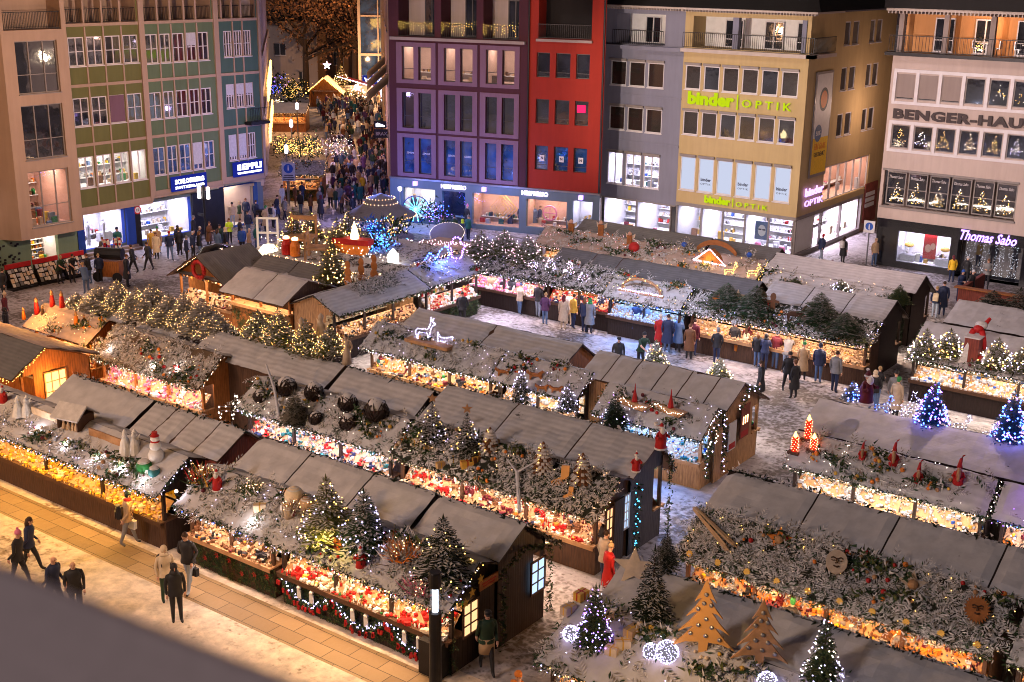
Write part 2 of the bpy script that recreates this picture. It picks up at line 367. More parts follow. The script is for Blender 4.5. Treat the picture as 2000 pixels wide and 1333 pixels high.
# ---------- roofs ----------
def slab(mb, A, B, C, D, th, m=0, ms=1, step=.22, gaps=(), nse=.03, seed=0.0):
    """A,B = low edge left/right, C,D = high edge right/left; snow layer with soft uneven top"""
    A, B, C, D = map(Vector, (A, B, C, D)); n = (B-A).cross(D-A).normalized()
    if n.z < 0: n = -n
    L = (B-A).length; cuts = [0]+[g for g in gaps if 0 < g < L]+[L]
    for c0, c1 in zip(cuts, cuts[1:]):
        a, b = (c0+(.025 if c0 else 0))/L, (c1-(.025 if c1 < L else 0))/L
        nu = max(1, int((b-a)*L/step)); nv = max(2, int((D-A).length/step))
        vs = []; fs = []
        for j in range(nv+1):
            for i in range(nu+1):
                u = a+(b-a)*i/nu; v = j/nv; p = A.lerp(B, u).lerp(D.lerp(C, u), v)
                e = 1.0 if (0 < i < nu and 0 < j < nv) else .25
                vs.append(p+n*(th*e+nse*noise.noise(Vector((p.x*2.1, p.y*2.1, seed)))*1.6))
        for j in range(nv):
            for i in range(nu): fs.append((j*(nu+1)+i, j*(nu+1)+i+1, (j+1)*(nu+1)+i+1, (j+1)*(nu+1)+i))
        if ((B-A).cross(D-A)).z < 0: fs = [f[::-1] for f in fs]
        mb.add(vs, fs, m)
    lo = [p-n*.05 for p in (A, B, C, D)]
    mb.add([A,B,C,D]+lo, [(3,2,1,0),(4,5,6,7),(0,1,5,4),(1,2,6,5),(2,3,7,6),(3,0,4,7)], ms)
# ---------- market stall ----------
PAL = dict(
 mixed=('red','white','tan','brown','navy','green','cream','grey','silver','white','teal'), xmas=('red','white','green','tan','cream','brown','cream','gold','white','brown'),
 food=('brown','tan','cream','gold','brown','orange','cream','black','wine'), wood=('tan','brown','cream','gold','tan','brown'), silver=('silver','white','cream','blue','silver','white','gold'),
 knit=('wine','grey','white','navy','brown','orange','cream','tan','black','cream','red'), straw=('gold','yellow','tan','gold','cream'), bright=('wine','denim','yellow','green','orange','cream','white','black','tan','grey','brown'), white=('white','cream','silver','white','pink','red'), blue=('white','silver','blue','white','teal'), dark=('navy','black','blue','white','red','purple'))
LAMPW = 24.0
def stall(name, label, ox, oy, rot, L, D, ze=2.05, ov=.5, yr=.95, zr=2.95, zb=2.6, ovb=.05, wall='dark', lamp='white', pal='mixed', roof='snow', roofb='snow', gaps=(), sprigs=0, garl=True, bulbs=('cool',), bstep=.17, front='open', apron=None, seed=1, cat='market stall', goods=True, sp_mats=('frost','frost_d','needle'), sp_w=(9,3,2), posts=None, glabel=None, ztop=None, counter=1.0, icicle=0, ridge_g=False, lstr=None, sp_y=(0,1), gends=True, dens=1.0, endgreen=False, fir_apron=False, gablecol=None):
    rz = radians(rot); root = empty(name, (ox, oy, 0), label, cat, 'market stalls' if 0 else None, rz=rz, local=True)
    W = M['w_'+wall]; WY = M['wy_'+wall]; P = M['p_'+wall]
    ex = .18; seed = int(abs(ox)*7) % 5
    # roof
    mb = MB()
    slab(mb, (-ex,-ov,ze), (L+ex,-ov,ze), (L+ex,yr,zr), (-ex,yr,zr), .07, 0, 2, gaps=gaps, seed=seed)
    slab(mb, (L+ex,D+ovb,zb), (-ex,D+ovb,zb), (-ex,yr,zr), (L+ex,yr,zr), .07, 1, 2, gaps=[L+2*ex-g for g in gaps][::-1], seed=seed+3)
    mb.build('roof', [M[roof], M[roofb], M['p_'+('brown' if wall != 'dark' else 'dark')]], root, smooth=False)
    # walls: back, ends (gable), apron
    mb = MB(); t = .05; zf = ze+(zr-ze)*ov/(yr+ov)
    mb.box(0, L, D-t, D, 0, zb-.02, 0)
    for x in (0, L-t):
        poly = [(x,.55,0),(x,D,0),(x,D,zb-.02),(x,yr,zr-.05),(x,0.02,zf-.04),(x,.02,zf-.35),(x,.55,zf-.35)]
        mb.prism(poly, (t,0,0), 1)
    mb.build('wall', [W, M['wy_'+(gablecol or wall)]], root)
    mb = MB(); mb.box(0, L, 0, t, 0, counter, 0); mb.box(0, t, t, .55, 0, counter, 1); mb.box(L-t, L, t, .55, 0, counter, 1); mb.build('counter_front', [M['w_'+(apron or wall)], WY], root)
    mb = MB(); mb.box(-.05, L+.05, -.2, .5, counter, counter+.05, 0); mb.box(-.02, L+.02, -.2, -.17, counter-.1, counter-.003, 0); mb.build('counter_top', M['p_'+('tan' if wall != 'dark' else 'brown')], root)
    np_ = posts if posts is not None else max(1, round(L/2.3))
    for i in range(np_+1):
        x = .05+(L-.1)*i/np_; mb = MB(); mb.box(x-.05, x+.05, .0, .1, counter+.05, zf-.06); mb.build('post', P, root)
    # lamps + shelves
    mb = MB(); mb.box(.2, L-.2, .12, .26, zf-.09, zf-.06); mb.build('lamp_strip', M['l_'+lamp], root)
    li = bpy.data.lights.new('stall_spill_light', 'AREA'); li.shape = 'RECTANGLE'; li.size = L*.9; li.size_y = .12; li.energy = LAMPW*L; li.color = LAMP[lamp][0]  # unseen area light added under the eave for extra spill on the ground
    lo_ = bpy.data.objects.new('stall_spill_light', li); COL.objects.link(lo_); lo_.parent = root; lo_.location = (L/2, -ov+.10, ze-.10); lo_.rotation_euler = (-.45, 0, 0)
    mb = MB(); ys = D-.45; zt = min(zb-.15, 2.3)
    mb.box(.1, L-.1, D-.09, D-.055, counter, zt, 0)
    for z in (counter+.02, counter+.42, counter+.82): mb.box(.1, L-.1, ys, D-.1, z, z+.03, 0)
    mb.build('shelf', M['g_cream'], root)
    if goods:
        g = MB(); cols = PAL[pal]
        for _ in range(int(L*48*dens)):      # counter display, tilted trays
            x = rnd.uniform(.1, L-.1); y = rnd.uniform(-.17, .45); s = rnd.uniform(.025, .065); z = counter+.055+max(0,y+.02)*.95; ty = (int(x/.42)*7+int((y+.2)/.17)*3+seed*5); m = (ty*ty+3*ty) % len(cols) if rnd.random() < .78 else rnd.randrange(len(cols))
            k = (ty*37 % 100)/100; s *= .7+.6*((ty*13 % 10)/10)
            if k < .6: g.obox((x,y,z+s*.8), s*rnd.uniform(.5,1.4), s, s*.8, rnd.uniform(0,3), m)
            elif k < .85: g.ball((x,y,z+s*.8), s*.8, m, 6)
            else: g.lathe((x,y,z), [(s*.5,0),(s*.5,s*1.4),(s*.2,s*2),(s*.2,s*2.4)], 6, m)
        g.add([(.1,-.02,counter+.05),(L-.1,-.02,counter+.05),(L-.1,.5,counter+.54),(.1,.5,counter+.54)], [(0,1,2,3)], len(cols))
        for z in (counter+.05, counter+.45, counter+.85):
            if z > zt-.1: break
            for _ in range(int(L*9*dens)):
                x = rnd.uniform(.15, L-.15); s = rnd.uniform(.05,.12); g.obox((x, rnd.uniform(ys+.08, D-.2), z+s), s*.7, .06, s, 0, rnd.randrange(len(cols)))
        for _ in range(int(L*7*dens)):     # hanging wares
            x = rnd.uniform(.1, L-.1); s = rnd.uniform(.05,.1); zz = zf-.12-s*1.2; g.obox((x, rnd.uniform(.05,.25), zz), s*.5, s*.3, s*1.1, 0, rnd.randrange(len(cols)))
        gr = g.build('goods', [M['g_'+c] for c in cols]+[M['p_tan']], root); tag(gr, kind='stuff')
    ng = Vector((0, -(zr-ze), yr+ov)).normalized()
    if sprigs:
        mb = MB(); a_, b_ = sp_y
        def pf(u, v):
            v = a_+(b_-a_)*v; return Vector((-ex+(L+2*ex)*u, -ov+(yr+ov)*v, ze+(zr-ze)*v))+ng*.075
        scatter_sprigs(mb, pf, ng, sprigs, mats=(0,1,2), wts=sp_w)
        mb.build('fir_branches', [M[k] for k in sp_mats], root)
        oc = ('g_red','g_gold','g_cream','g_orange','g_wine','g_silver','p_tan'); oc = [oc[(int(L*10)+k*(1+seed)) % 7] for k in range(3)]
        mb = MB(); cl_ = [(rnd.random(), rnd.random()) for _ in range(max(2, int(L*.8)))]
        for u, v in cl_:
            for _ in range(7):
                q = pf(min(.98,max(.02,u+rnd.gauss(0,.05))), min(.95,max(.05,v+rnd.gauss(0,.10)))); s = rnd.uniform(.035,.085); mb.ball((q.x,q.y,q.z+s*1.2), s, rnd.randrange(3), 6)
        mb.build('ornaments', [M[k] for k in oc], root)
        mb = MB()
        for u, v in cl_:
            mb2 = [pf(min(.98,max(.02,u+rnd.gauss(0,.07))), min(.95,max(.05,v+rnd.gauss(0,.14)))) for _ in range(9)]
            garland(mb, [q+Vector((0,0,.10)) for q in mb2[:4]], .13, 60, (0,1,2), (5,2,3), .20)
        mb.build('green_boughs', [M['needle'], M['needle_y'], M['frost']], root)
        mb = MB()
        for _ in range(int(L*5)): q = pf(rnd.random(), rnd.random()); mb.bulb((q.x,q.y,q.z+.12), .016, 0)
        mb.build('roof_lights', M['e_'+(bulbs[0] if bulbs else 'warm')], root)
    if garl:
        mb = MB(); pts = [(-ex,-ov-.03,ze-.02),(L+ex,-ov-.03,ze-.02)]
        garland(mb, pts, .11, 85)
        if gends:
            garland(mb, [(L+ex,-ov,ze-.03),(L+ex,yr,zr-.02)], .08, 40); garland(mb, [(-ex,-ov,ze-.03),(-ex,yr,zr-.02)], .08, 40)
        if ridge_g: garland(mb, [(-ex,yr,zr+.05),(L+ex,yr,zr+.05)], .10, 36, wts=(3,2), L=.16)
        mb.build('garland', [M['needle_d' if ridge_g else 'needle'], M['frost']], root)
    if fir_apron:
        mb = MB()
        for _ in range(int(L*70)):
            sprig(mb, (rnd.uniform(0,L), -.012, rnd.uniform(.1,counter-.06)), (0,-1,0), rnd.uniform(3.3,6.1), rnd.uniform(.2,.35), (0,1), (3,1), .03)
        mb.build('fir_cladding', [M['needle'], M['needle_y']], root)
    if endgreen:
        mb = MB()
        for x, sg in ((L+.01, 1),):
            for _ in range(int(D*110)):
                y = rnd.uniform(.1, D); sprig(mb, (x, y, rnd.uniform(.1, 2.4)), (sg,0,0), rnd.uniform(0,6.2), rnd.uniform(.2,.4), (0,1), (3,1), .03)
        mb.build('fir_cladding', [M['needle_d'], M['needle']], root)
    if bulbs:
        mb = MB(); bulbs_along(mb, [(-ex,-ov-.1,ze-.04),(L+ex,-ov-.1,ze-.04)], bstep, .019, range(len(bulbs)), .07)
        if gends: bulbs_along(mb, [(L+ex+.08,-ov,ze-.03),(L+ex+.08,yr,zr)], bstep, .019, range(len(bulbs)), .05)
        if icicle: 
            for i in range(int(L*icicle)):
                x = rnd.uniform(0, L); 
                for k in range(rnd.randint(2,4)): mb.bulb((x+rnd.uniform(-.02,.02), -ov-.08, ze-.1-k*.09), .022, rnd.randrange(len(bulbs)))
        mb.build('string_lights', [M['e_'+b] for b in bulbs], root)
    root['_yr'] = yr
    def rp(u, v, dz=.05):      # point on the front slope, u along, v 0 eave..1 ridge -> world
        q = Matrix.Rotation(rz, 3, 'Z') @ Vector((L*u, -ov+(yr+ov)*v, 0)); return Vector((ox+q.x, oy+q.y, ze+(zr-ze)*v+dz))
    def rb(u, v, dz=.05):      # back slope, v 0 back eave .. 1 ridge
        q = Matrix.Rotation(rz, 3, 'Z') @ Vector((L*u, D+ovb+(yr-D-ovb)*v, 0)); return Vector((ox+q.x, oy+q.y, zb+(zr-zb)*v+dz))
    return root, (rp, rb)

def roofz(x, y, ye, ze, yr, zr): return ze+(zr-ze)*(y-ye)/(yr-ye)
# ---------- facades ----------
class Fr:
    def __init__(s, o, u, n): s.o = Vector(o); s.u = Vector(u).normalized(); s.n = Vector(n).normalized()
    def __call__(s, a, d, z): return s.o+s.u*a+s.n*d+Vector((0,0,z))
def wall_mesh(fr, s0, s1, z0, z1, holes, d=0.0, depth=.22, mb=None, m=0, mr=None):
    mb = mb or MB(fr)
    xs = sorted(set([s0, s1]+[h[0] for h in holes]+[h[1] for h in holes])); zs = sorted(set([z0, z1]+[h[2] for h in holes]+[h[3] for h in holes]))
    flip = fr.u.cross(Vector((0,0,1))).dot(fr.n) < 0
    for a, b in zip(xs, xs[1:]):
        for c, e in zip(zs, zs[1:]):
            cx, cz = (a+b)/2, (c+e)/2
            if any(h[0] < cx < h[1] and h[2] < cz < h[3] for h in holes): continue
            mb.quad((a,d,c),(b,d,c),(b,d,e),(a,d,e), m)
    mr = m if mr is None else mr
    for h in holes:
        a, b, c, e = h[:4]; dd = h[4] if len(h) > 4 else depth
        mb.quad((a,d,c),(b,d,c),(b,d-dd,c),(a,d-dd,c), mr); mb.quad((a,d,e),(b,d,e),(b,d-dd,e),(a,d-dd,e), mr)
        mb.quad((a,d,c),(a,d,e),(a,d-dd,e),(a,d-dd,c), mr); mb.quad((b,d,c),(b,d,e),(b,d-dd,e),(b,d-dd,c), mr)
    return mb
def window(fr, s0, s1, z0, z1, parent, d=0.0, frame='frame', pane='pane', fw=.07, vbars=(), hbars=(), sill=True, blind=0.0, blindmat='g_silver', lit=None, dep=.10):
    mb = MB(fr); a = d-dep; b = a+.07
    mb.box(s0, s1, a, b, z1-fw, z1); mb.box(s0, s1, a, b, z0, z0+fw); mb.box(s0, s0+fw, a, b, z0+fw, z1-fw); mb.box(s1-fw, s1, a, b, z0+fw, z1-fw)
    for v in vbars: x = s0+(s1-s0)*v; mb.box(x-fw*.55, x+fw*.55, a+.004, b+.003, z0+fw, z1-fw)
    for h in hbars: z = z0+(z1-z0)*h; mb.box(s0+fw, s1-fw, a+.008, b-.012, z-fw*.35, z+fw*.35)
    if sill: mb.box(s0-.04, s1+.04, d-.05, d+.07, z0-.06, z0-.002)
    w = mb.build('window', M[frame], parent)
    p = MB(fr); p.box(s0+fw*.5, s1-fw*.5, a+.012, a+.026, z0+fw*.5, z1-fw*.5)
    p.build('pane', M[pane if not lit else 'glass'], w)
    if blind: q = MB(fr); q.box(s0+.02, s1-.02, b+.008, b+.022, z1-(z1-z0)*blind, z1-.02); q.build('blind', M[blindmat], w)
    return w
def room(fr, s0, s1, z0, z1, parent, depth=1.6, d=-.3, wall='white', pal='mixed', n=40, strength='white', shelves=2, seed=0, floor='white'):
    mb = MB(fr); b = d-depth
    mb.quad((s0,b,z0),(s1,b,z0),(s1,b,z1),(s0,b,z1)); mb.quad((s0,d,z0),(s0,b,z0),(s0,b,z1),(s0,d,z1)); mb.quad((s1,d,z0),(s1,b,z0),(s1,b,z1),(s1,d,z1))
    mb.quad((s0,d,z0),(s1,d,z0),(s1,b,z0),(s0,b,z0)); mb.quad((s0,d,z1),(s1,d,z1),(s1,b,z1),(s0,b,z1))
    o = mb.build('shop_interior', M[wall] if wall in M else M['g_'+wall], parent)
    l = MB(fr); l.box(s0+.2, s1-.2, d-depth*.6, d-depth*.25, z1-.06, z1-.03); l.build('ceiling_lamp', M['r_'+strength], o)
    g = MB(fr); cols = PAL[pal]; r = random.Random(int(s0*13+z0*7)+seed)
    for k in range(shelves):
        z = z0+(z1-z0)*(.15+.7*k/max(1,shelves)); g.box(s0+.1, s1-.1, b+.02, b+.4, z, z+.04, len(cols))
        for _ in range(n//shelves):
            x = r.uniform(s0+.15, s1-.15); s = r.uniform(.05,.14); g.box(x-s*.5, x+s*.5, b+.1, b+.3, z+.04, z+.04+s*r.uniform(1,2.6), r.randrange(len(cols)))
    for _ in range(n//4):
        x = r.uniform(s0+.2, s1-.2); s = r.uniform(.08,.2); dd = r.uniform(b+.5, d-.15); g.box(x-s, x+s, dd-.1, dd+.1, z0+.003, z0+s*r.uniform(1,4), r.randrange(len(cols)))
    g.build('display', [M['g_'+c] for c in cols]+[M['white']], o)
    return o
def railing(fr, s0, s1, d, z0, h, parent, mat='metal_d', step=.14, name='railing'):
    mb = MB(fr); mb.box(s0, s1, d-.02, d+.02, z0+h-.04, z0+h); mb.box(s0, s1, d-.015, d+.015, z0+.06, z0+.09)
    k = int((s1-s0)/step)
    for i in range(k+1): x = s0+(s1-s0)*i/k; mb.box(x-.01, x+.01, d-.01, d+.01, z0+.09, z0+h-.04)
    return mb.build(name, M[mat], parent)
# ---------- people ----------
_body = {}
def body_mesh(pose):
    """one continuous skinned figure, 1.75 m, facing -Y at rz=0; material 0 shoes 1 trousers 2 coat 3 skin"""
    if pose in _body: return _body[pose]
    V = []; Rr = []; E = []
    def v(p, r, par=None):
        V.append(p); Rr.append(r)
        if par is not None: E.append((par, len(V)-1))
        return len(V)-1
    lean = {'stand':0, 'walk':.06, 'hold':.05, 'bend':.22, 'pocket':.02}[pose]
    pel = v((0,0,.93), (.155,.115)); sp = v((0,-lean*.4,1.12), (.150,.105), pel); ch = v((0,-lean*.8,1.32), (.175,.12), sp)
    nk = v((0,-lean-.005,1.47), (.065,.065), ch); nk2 = v((0,-lean-.02,1.535), (.052,.055), nk)
    hd = v((0,-lean-.045,1.615), (.074,.085), nk2); v((0,-lean-.045,1.70), (.066,.075), hd)
    st = {'walk': (.26, -.22)}.get(pose, (.03, -.05))
    for sg, off in ((1, st[0]), (-1, st[1])):
        hp = v((sg*.085,0,.88), (.105,.105), pel); kn = v((sg*.095,-off*.55-.02,.49), (.068,.068), hp)
        bk = .16 if (pose == 'walk' and off < 0) else 0
        an = v((sg*.10,-off+bk*0,.10+bk*.5), (.045,.048), kn); v((sg*.115,-off-.13,.045+bk*.15), (.042,.035), an)
    for sg in (1, -1):
        shd = v((sg*.19,-lean*.9,1.40), (.066,.066), ch)
        if pose in ('stand',): el, ha = (sg*.245,.02,1.13), (sg*.235,-.05,.88)
        elif pose == 'walk': el, ha = (sg*.24,.05*sg,1.13), (sg*.22,-.18*sg-.02,.93)
        elif pose == 'hold': el, ha = (sg*.235,-.02-lean,1.13), (sg*.13,-.27-lean,1.17)
        elif pose == 'bend': el, ha = (sg*.23,-.18-lean,1.18), (sg*.16,-.42-lean,1.08)
        else: el, ha = (sg*.27,.04,1.14), (sg*.17,-.07,.95)
        e = v(el, (.050,.050), shd); h = v(ha, (.032,.034), e)
    me = bpy.data.meshes.new('body'); me.from_pydata(V, E, []); ob = bpy.data.objects.new('body_tmp', me); COL.objects.link(ob)
    md = ob.modifiers.new('s', 'SKIN'); md.use_smooth_shade = True
    sv = me.skin_vertices[0].data
    for i, r in enumerate(Rr): sv[i].radius = r; sv[i].use_root = (i == 0)
    ob.modifiers.new('d', 'SUBSURF').levels = 1
    bpy.context.view_layer.update()
    m2 = bpy.data.meshes.new_from_object(ob.evaluated_get(bpy.context.evaluated_depsgraph_get())); bpy.data.objects.remove(ob)
    vs = [tuple(p.co) for p in m2.vertices]; fs = [tuple(p.vertices) for p in m2.polygons]; ms = []
    for p in m2.polygons:
        c = p.center
        if c.z < .085: k = 0
        elif c.z < .90: k = 1
        elif c.z > 1.50: k = 3
        else: k = 2
        if pose in ('hold','bend') and (c.y < -.25-lean or (pose == 'bend' and c.y < -.40)): k = 3
        ms.append(k)
    mb = MB(); mb.add(vs, fs, 0); mb.m = ms
    y = -lean-.045
    mb.lathe((0,y-.085,1.585), [(.006,0),(.014,.01),(.010,.03),(.004,.05)], 6, 3, 1, 1.6)      # nose
    for sg in (1,-1):
        mb.ball((sg*.030,y-.072,1.635), .009, 4, 6); mb.ball((sg*.078,y,1.61), .022, 3, 6, 1.3, .5)       # eyes, ears
    mb.obox((0,y-.076,1.567), .02, .006, .004, 0, 5)       # mouth
    # hands: palm + five fingers
    for sg in (1, -1):
        if pose == 'pocket': continue
        if pose == 'stand': w, d = Vector((sg*.235,-.055,.87)), Vector((0,-.15,-1))
        elif pose == 'walk': w, d = Vector((sg*.22,-.18*sg-.03,.92)), Vector((0,-.3,-1))
        elif pose == 'hold': w, d = Vector((sg*.13,-.28-lean,1.17)), Vector((-sg*.5,-1,.1))
        else: w, d = Vector((sg*.16,-.43-lean,1.07)), Vector((-sg*.2,-1,-.3))
        d.normalize(); s = d.cross(Vector((1,0,0)) if abs(d.x) < .5 else Vector((0,0,1))).normalized(); q = d.cross(s)
        mb.tube([w-d*.01, w+d*.04, w+d*.08], [.026,.036,.032], 6, 3)
        for i in range(4):
            f = w+d*.075+s*(i-1.5)*.018; l = (.055,.065,.062,.048)[i]
            mb.tube([f, f+d*l*.6, f+d*l*.9+q*.02*sg], [.009,.008,.006], 5, 3)
        f = w+d*.03-s*.03; mb.tube([f, f-s*.025+d*.03, f-s*.028+d*.055], [.010,.009,.007], 5, 3)
    me = bpy.data.meshes.new('body'); me.from_pydata(mb.v, [], mb.f); me.polygons.foreach_set('material_index', mb.m); me.polygons.foreach_set('use_smooth', [True]*len(mb.f))
    for _ in range(6): me.materials.append(None)
    _body[pose] = (me, lean); return _body[pose]
_cm = {}
def cloth_mesh(kind, pose):
    key = (kind, pose)
    if key in _cm: return _cm[key]
    me0, lean = body_mesh(pose); mb = MB(); y = -lean-.045
    if kind in ('coat', 'jacket', 'puffer'):
        z0 = {'coat': .48, 'jacket': .84, 'puffer': .80}[kind]; fl = .06 if kind == 'coat' else .02; pf = .018 if kind == 'puffer' else .0
        st = .10 if pose == 'walk' and kind == 'coat' else 0
        prof = [(.195+fl, z0), (.20+fl*.6, (z0+.95)/2), (.185+pf, .98), (.175+pf, 1.10), (.195+pf, 1.25), (.205+pf, 1.36), (.15, 1.44), (.085, 1.50), (.07, 1.47)]
        vs = []; n = 14
        for i, (r, z) in enumerate(prof):
            oy = -lean*max(0, min(1, (z-.9)/.5)); sq = .72 if z > .9 else .78
            for j in range(n):
                t = 2*pi*j/n; fold = 1+(.06*sin(5*t+1) if z < .9 else 0)+(.03*sin(z*60) if pf else 0)
                vs.append((r*cos(t)*fold*(1.0), oy+r*sin(t)*sq*fold+(st*sin(t)*.5 if z < .9 else 0), z))
        fs = [(i*n+j, i*n+(j+1) % n, (i+1)*n+(j+1) % n, (i+1)*n+j) for i in range(len(prof)-1) for j in range(n)]
        mb.add(vs, fs, 0)
    elif kind == 'hair': mb.ball((0, y+.016, 1.655), .088, 0, 10, 1.05, .92, 1.0)
    elif kind == 'longhair':
        mb.ball((0, y+.018, 1.655), .090, 0, 10, 1.05, .95, 1.0); mb.tube([(0,y+.05,1.66),(0,y+.085,1.52),(0,y+.12,1.36)], [.08,.085,.05], 8)
    elif kind == 'beanie': mb.lathe((0, y+.008, 1.645), [(.090,0),(.094,.03),(.088,.07),(.06,.11),(.02,.13)], 12, 0); mb.ball((0, y+.03, 1.62), .078, 0, 8)
    elif kind == 'bobble': mb.lathe((0, y+.008, 1.645), [(.090,0),(.094,.03),(.088,.07),(.06,.11),(.02,.13)], 12, 0); mb.ball((0,y+.01,1.80), .04, 0, 8)
    elif kind == 'hood': mb.ball((0, y+.035, 1.635), .112, 0, 10, 1.15, .92, .95); mb.lathe((0,y+.03,1.46), [(.13,0),(.12,.05),(.09,.1)], 10, 0)
    elif kind == 'cap': mb.lathe((0, y, 1.655), [(.09,0),(.092,.04),(.075,.08),(.02,.095)], 12, 0); mb.obox((0,y-.10,1.662), .07, .06, .008)
    elif kind == 'scarf': mb.lathe((0, y+.03, 1.44), [(.10,0),(.12,.04),(.11,.08),(.07,.1)], 10, 0)
    elif kind == 'apron': mb.lathe((0,-lean*.3,.55), [(.20,0),(.205,.2),(.19,.40)], 14, 0, 1, .72)
    me = bpy.data.meshes.new(kind); me.from_pydata(mb.v, [], mb.f); me.polygons.foreach_set('use_smooth', [True]*len(mb.f)); me.materials.append(None); _cm[key] = me
    return me
def person(label, p, rz, coat='black', kind='jacket', legs='navy', head='hair', hcol='hair', pose='stand', h=1.75, shoes='black', extra=None, group=None, top=None):
    root = empty('person', (p[0], p[1], p[2] if len(p) > 2 else 0), label, 'person', group, rz=radians(rz), local=True); root.scale = (h/1.75,)*3
    me, lean = body_mesh(pose); b = bpy.data.objects.new('body', me); COL.objects.link(b); b.parent = root
    for i, mm in enumerate(('g_'+shoes, 'g_'+legs, 'g_'+(top or coat), 'g_skin', 'g_black', 'g_wine')):
        b.material_slots[i].link = 'OBJECT'; b.material_slots[i].material = M[mm]
    its = [('coat' if kind == 'coat' else 'jacket', kind, coat), ({'hair':'hair','longhair':'hair'}.get(head, 'hood' if head == 'hood' else 'hat'), head, hcol)]
    if extra: its += [(e[0], e[0], e[1]) for e in extra]
    for nm, kd, c in its:
        if kd is None: continue
        o = bpy.data.objects.new(nm, cloth_mesh(kd, pose)); COL.objects.link(o); o.parent = root; o.material_slots[0].link = 'OBJECT'; o.material_slots[0].material = M['g_'+c]
    return root
def backpack(label, p, rz, col):
    mb = MB(); a = radians(rz); c = Vector((p[0]-sin(a)*.22, p[1]+cos(a)*.22, 1.22))
    mb.obox((0,0,0), .14, .08, .20, 0, 0); mb.obox((0,.09,-.05), .10, .03, .11, 0, 0); mb.obox((0,0,.22), .10, .06, .025, 0, 0)
    for sg in (1,-1): mb.tube([(sg*.1,-.07,.18),(sg*.11,-.24,.22),(sg*.13,-.36,.05),(sg*.12,-.2,-.16),(sg*.1,-.06,-.18)], .014, 5, 0)
    o = mb.build('backpack', M['g_'+col]); o.location = c; o.rotation_euler = (0,0,a); return tag(o, label, 'backpack')
def bag(label, p, col, s=1.0, name='shopping_bag'):
    mb = MB(); mb.prism([(-.15*s,-.06,0),(.15*s,-.06,0),(.17*s,-.06,.32*s),(-.17*s,-.06,.32*s)], (0,.12,0), 0)
    mb.tube([(-.08*s,0,.31*s),(-.05*s,0,.45*s),(.05*s,0,.45*s),(.08*s,0,.31*s)], .009, 5, 0)
    o = mb.build(name, M['g_'+col]); o.location = p; o.rotation_euler = (0,0,rnd.uniform(0,3)); return tag(o, label, 'bag')
# ---------- setting ----------
def sheet(name, pts, z, mat, step=None):
    mb = MB(); mb.add([(x, y, z) for x, y in pts], [tuple(range(len(pts)))]); return tag(mb.build(name, M[mat]), kind='structure')
sheet('ground', [(-420,-60),(260,-60),(260,420),(-420,420)], 0, 'ground')
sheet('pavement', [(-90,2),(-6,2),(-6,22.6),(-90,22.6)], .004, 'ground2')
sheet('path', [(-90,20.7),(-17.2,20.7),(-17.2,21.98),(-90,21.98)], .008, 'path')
for k, c in dict(beige=(.42,.30,.23), olive=(.15,.15,.055), sage=(.12,.17,.10), teal=(.07,.13,.11), purple=(.065,.020,.028), frame_p=(.18,.10,.14), redw=(.27,.024,.014), greyb=(.22,.22,.29), yellow=(.50,.37,.19), pinkw=(.52,.42,.38), cream=(.50,.42,.38), ochre=(.62,.30,.12), navy=(.012,.02,.06), shopgrey=(.13,.17,.21), tanwall=(.38,.25,.17), slab=(.30,.24,.22), bluew=(.02,.06,.35), greenw=(.16,.22,.15), roofd=(.02,.018,.018), orangered=(.5,.12,.04)).items():
    M[k] = wallmat('wall_'+k, c)
M['interior'] = plain('interior_white', (.75,.74,.76), .8, .05, 2); M['interior_w'] = plain('interior_warm', (.6,.36,.28), .8, .1, 2)
M['sign_white'] = emit('sign_white', (.85,.83,1), 3); M['sign_pink'] = emit('sign_lilac', (.75,.62,1), 3.5); M['sign_yel'] = emit('sign_yellow', (.56,.72,.01), 1.0)
M['sign_violet'] = emit('sign_violet', (.52,.30,1), 3); M['sign_box_blue'] = emit('sign_box_blue', (.02,.035,.45), .6); M['screen_w'] = emit('backlit_film', (.72,.78,1), .85)
M['letters_d'] = plain('letters_dark', (.05,.035,.035), .6, .1, 3); M['letters_b'] = plain('letters_blueblack', (.02,.02,.05), .6, .1, 3)
ZT = 21
# --- green panelled building on the left ---
FL = Fr((-66,0,0), (0,1,0), (1,0,0))
gb = empty('panelled_building', (-66,52,0), 'long green panelled building with white window frames and lit blue ground floor shops', 'building')
secs = [(44.5,50.3,'olive',[(45,46.1),(46.3,47.4),(47.6,48.7),(48.9,50)],[(4.4,6.3),(8.15,9.85),(11.72,13.42)],2.95),
        (50.3,56.25,'sage',[(50.55,51.5),(51.7,52.5),(52.7,53.6),(53.8,54.6),(54.75,55.6)],[(4.5,6.3),(8.1,9.8),(11.6,13.4)],3.25),
        (56.25,60.1,'teal',[(56.9,57.6),(57.8,58.5),(58.6,59.3)],[(4.75,6.5),(8.3,9.9),(11.7,13.4)],3.4)]
bl = {(0,1,2):1.0,(1,2,3):.6,(1,0,3):.75,(2,0,0):.85,(2,0,1):.85,(2,1,0):.45,(2,1,1):.45,(2,1,2):.45,(2,2,0):.15}
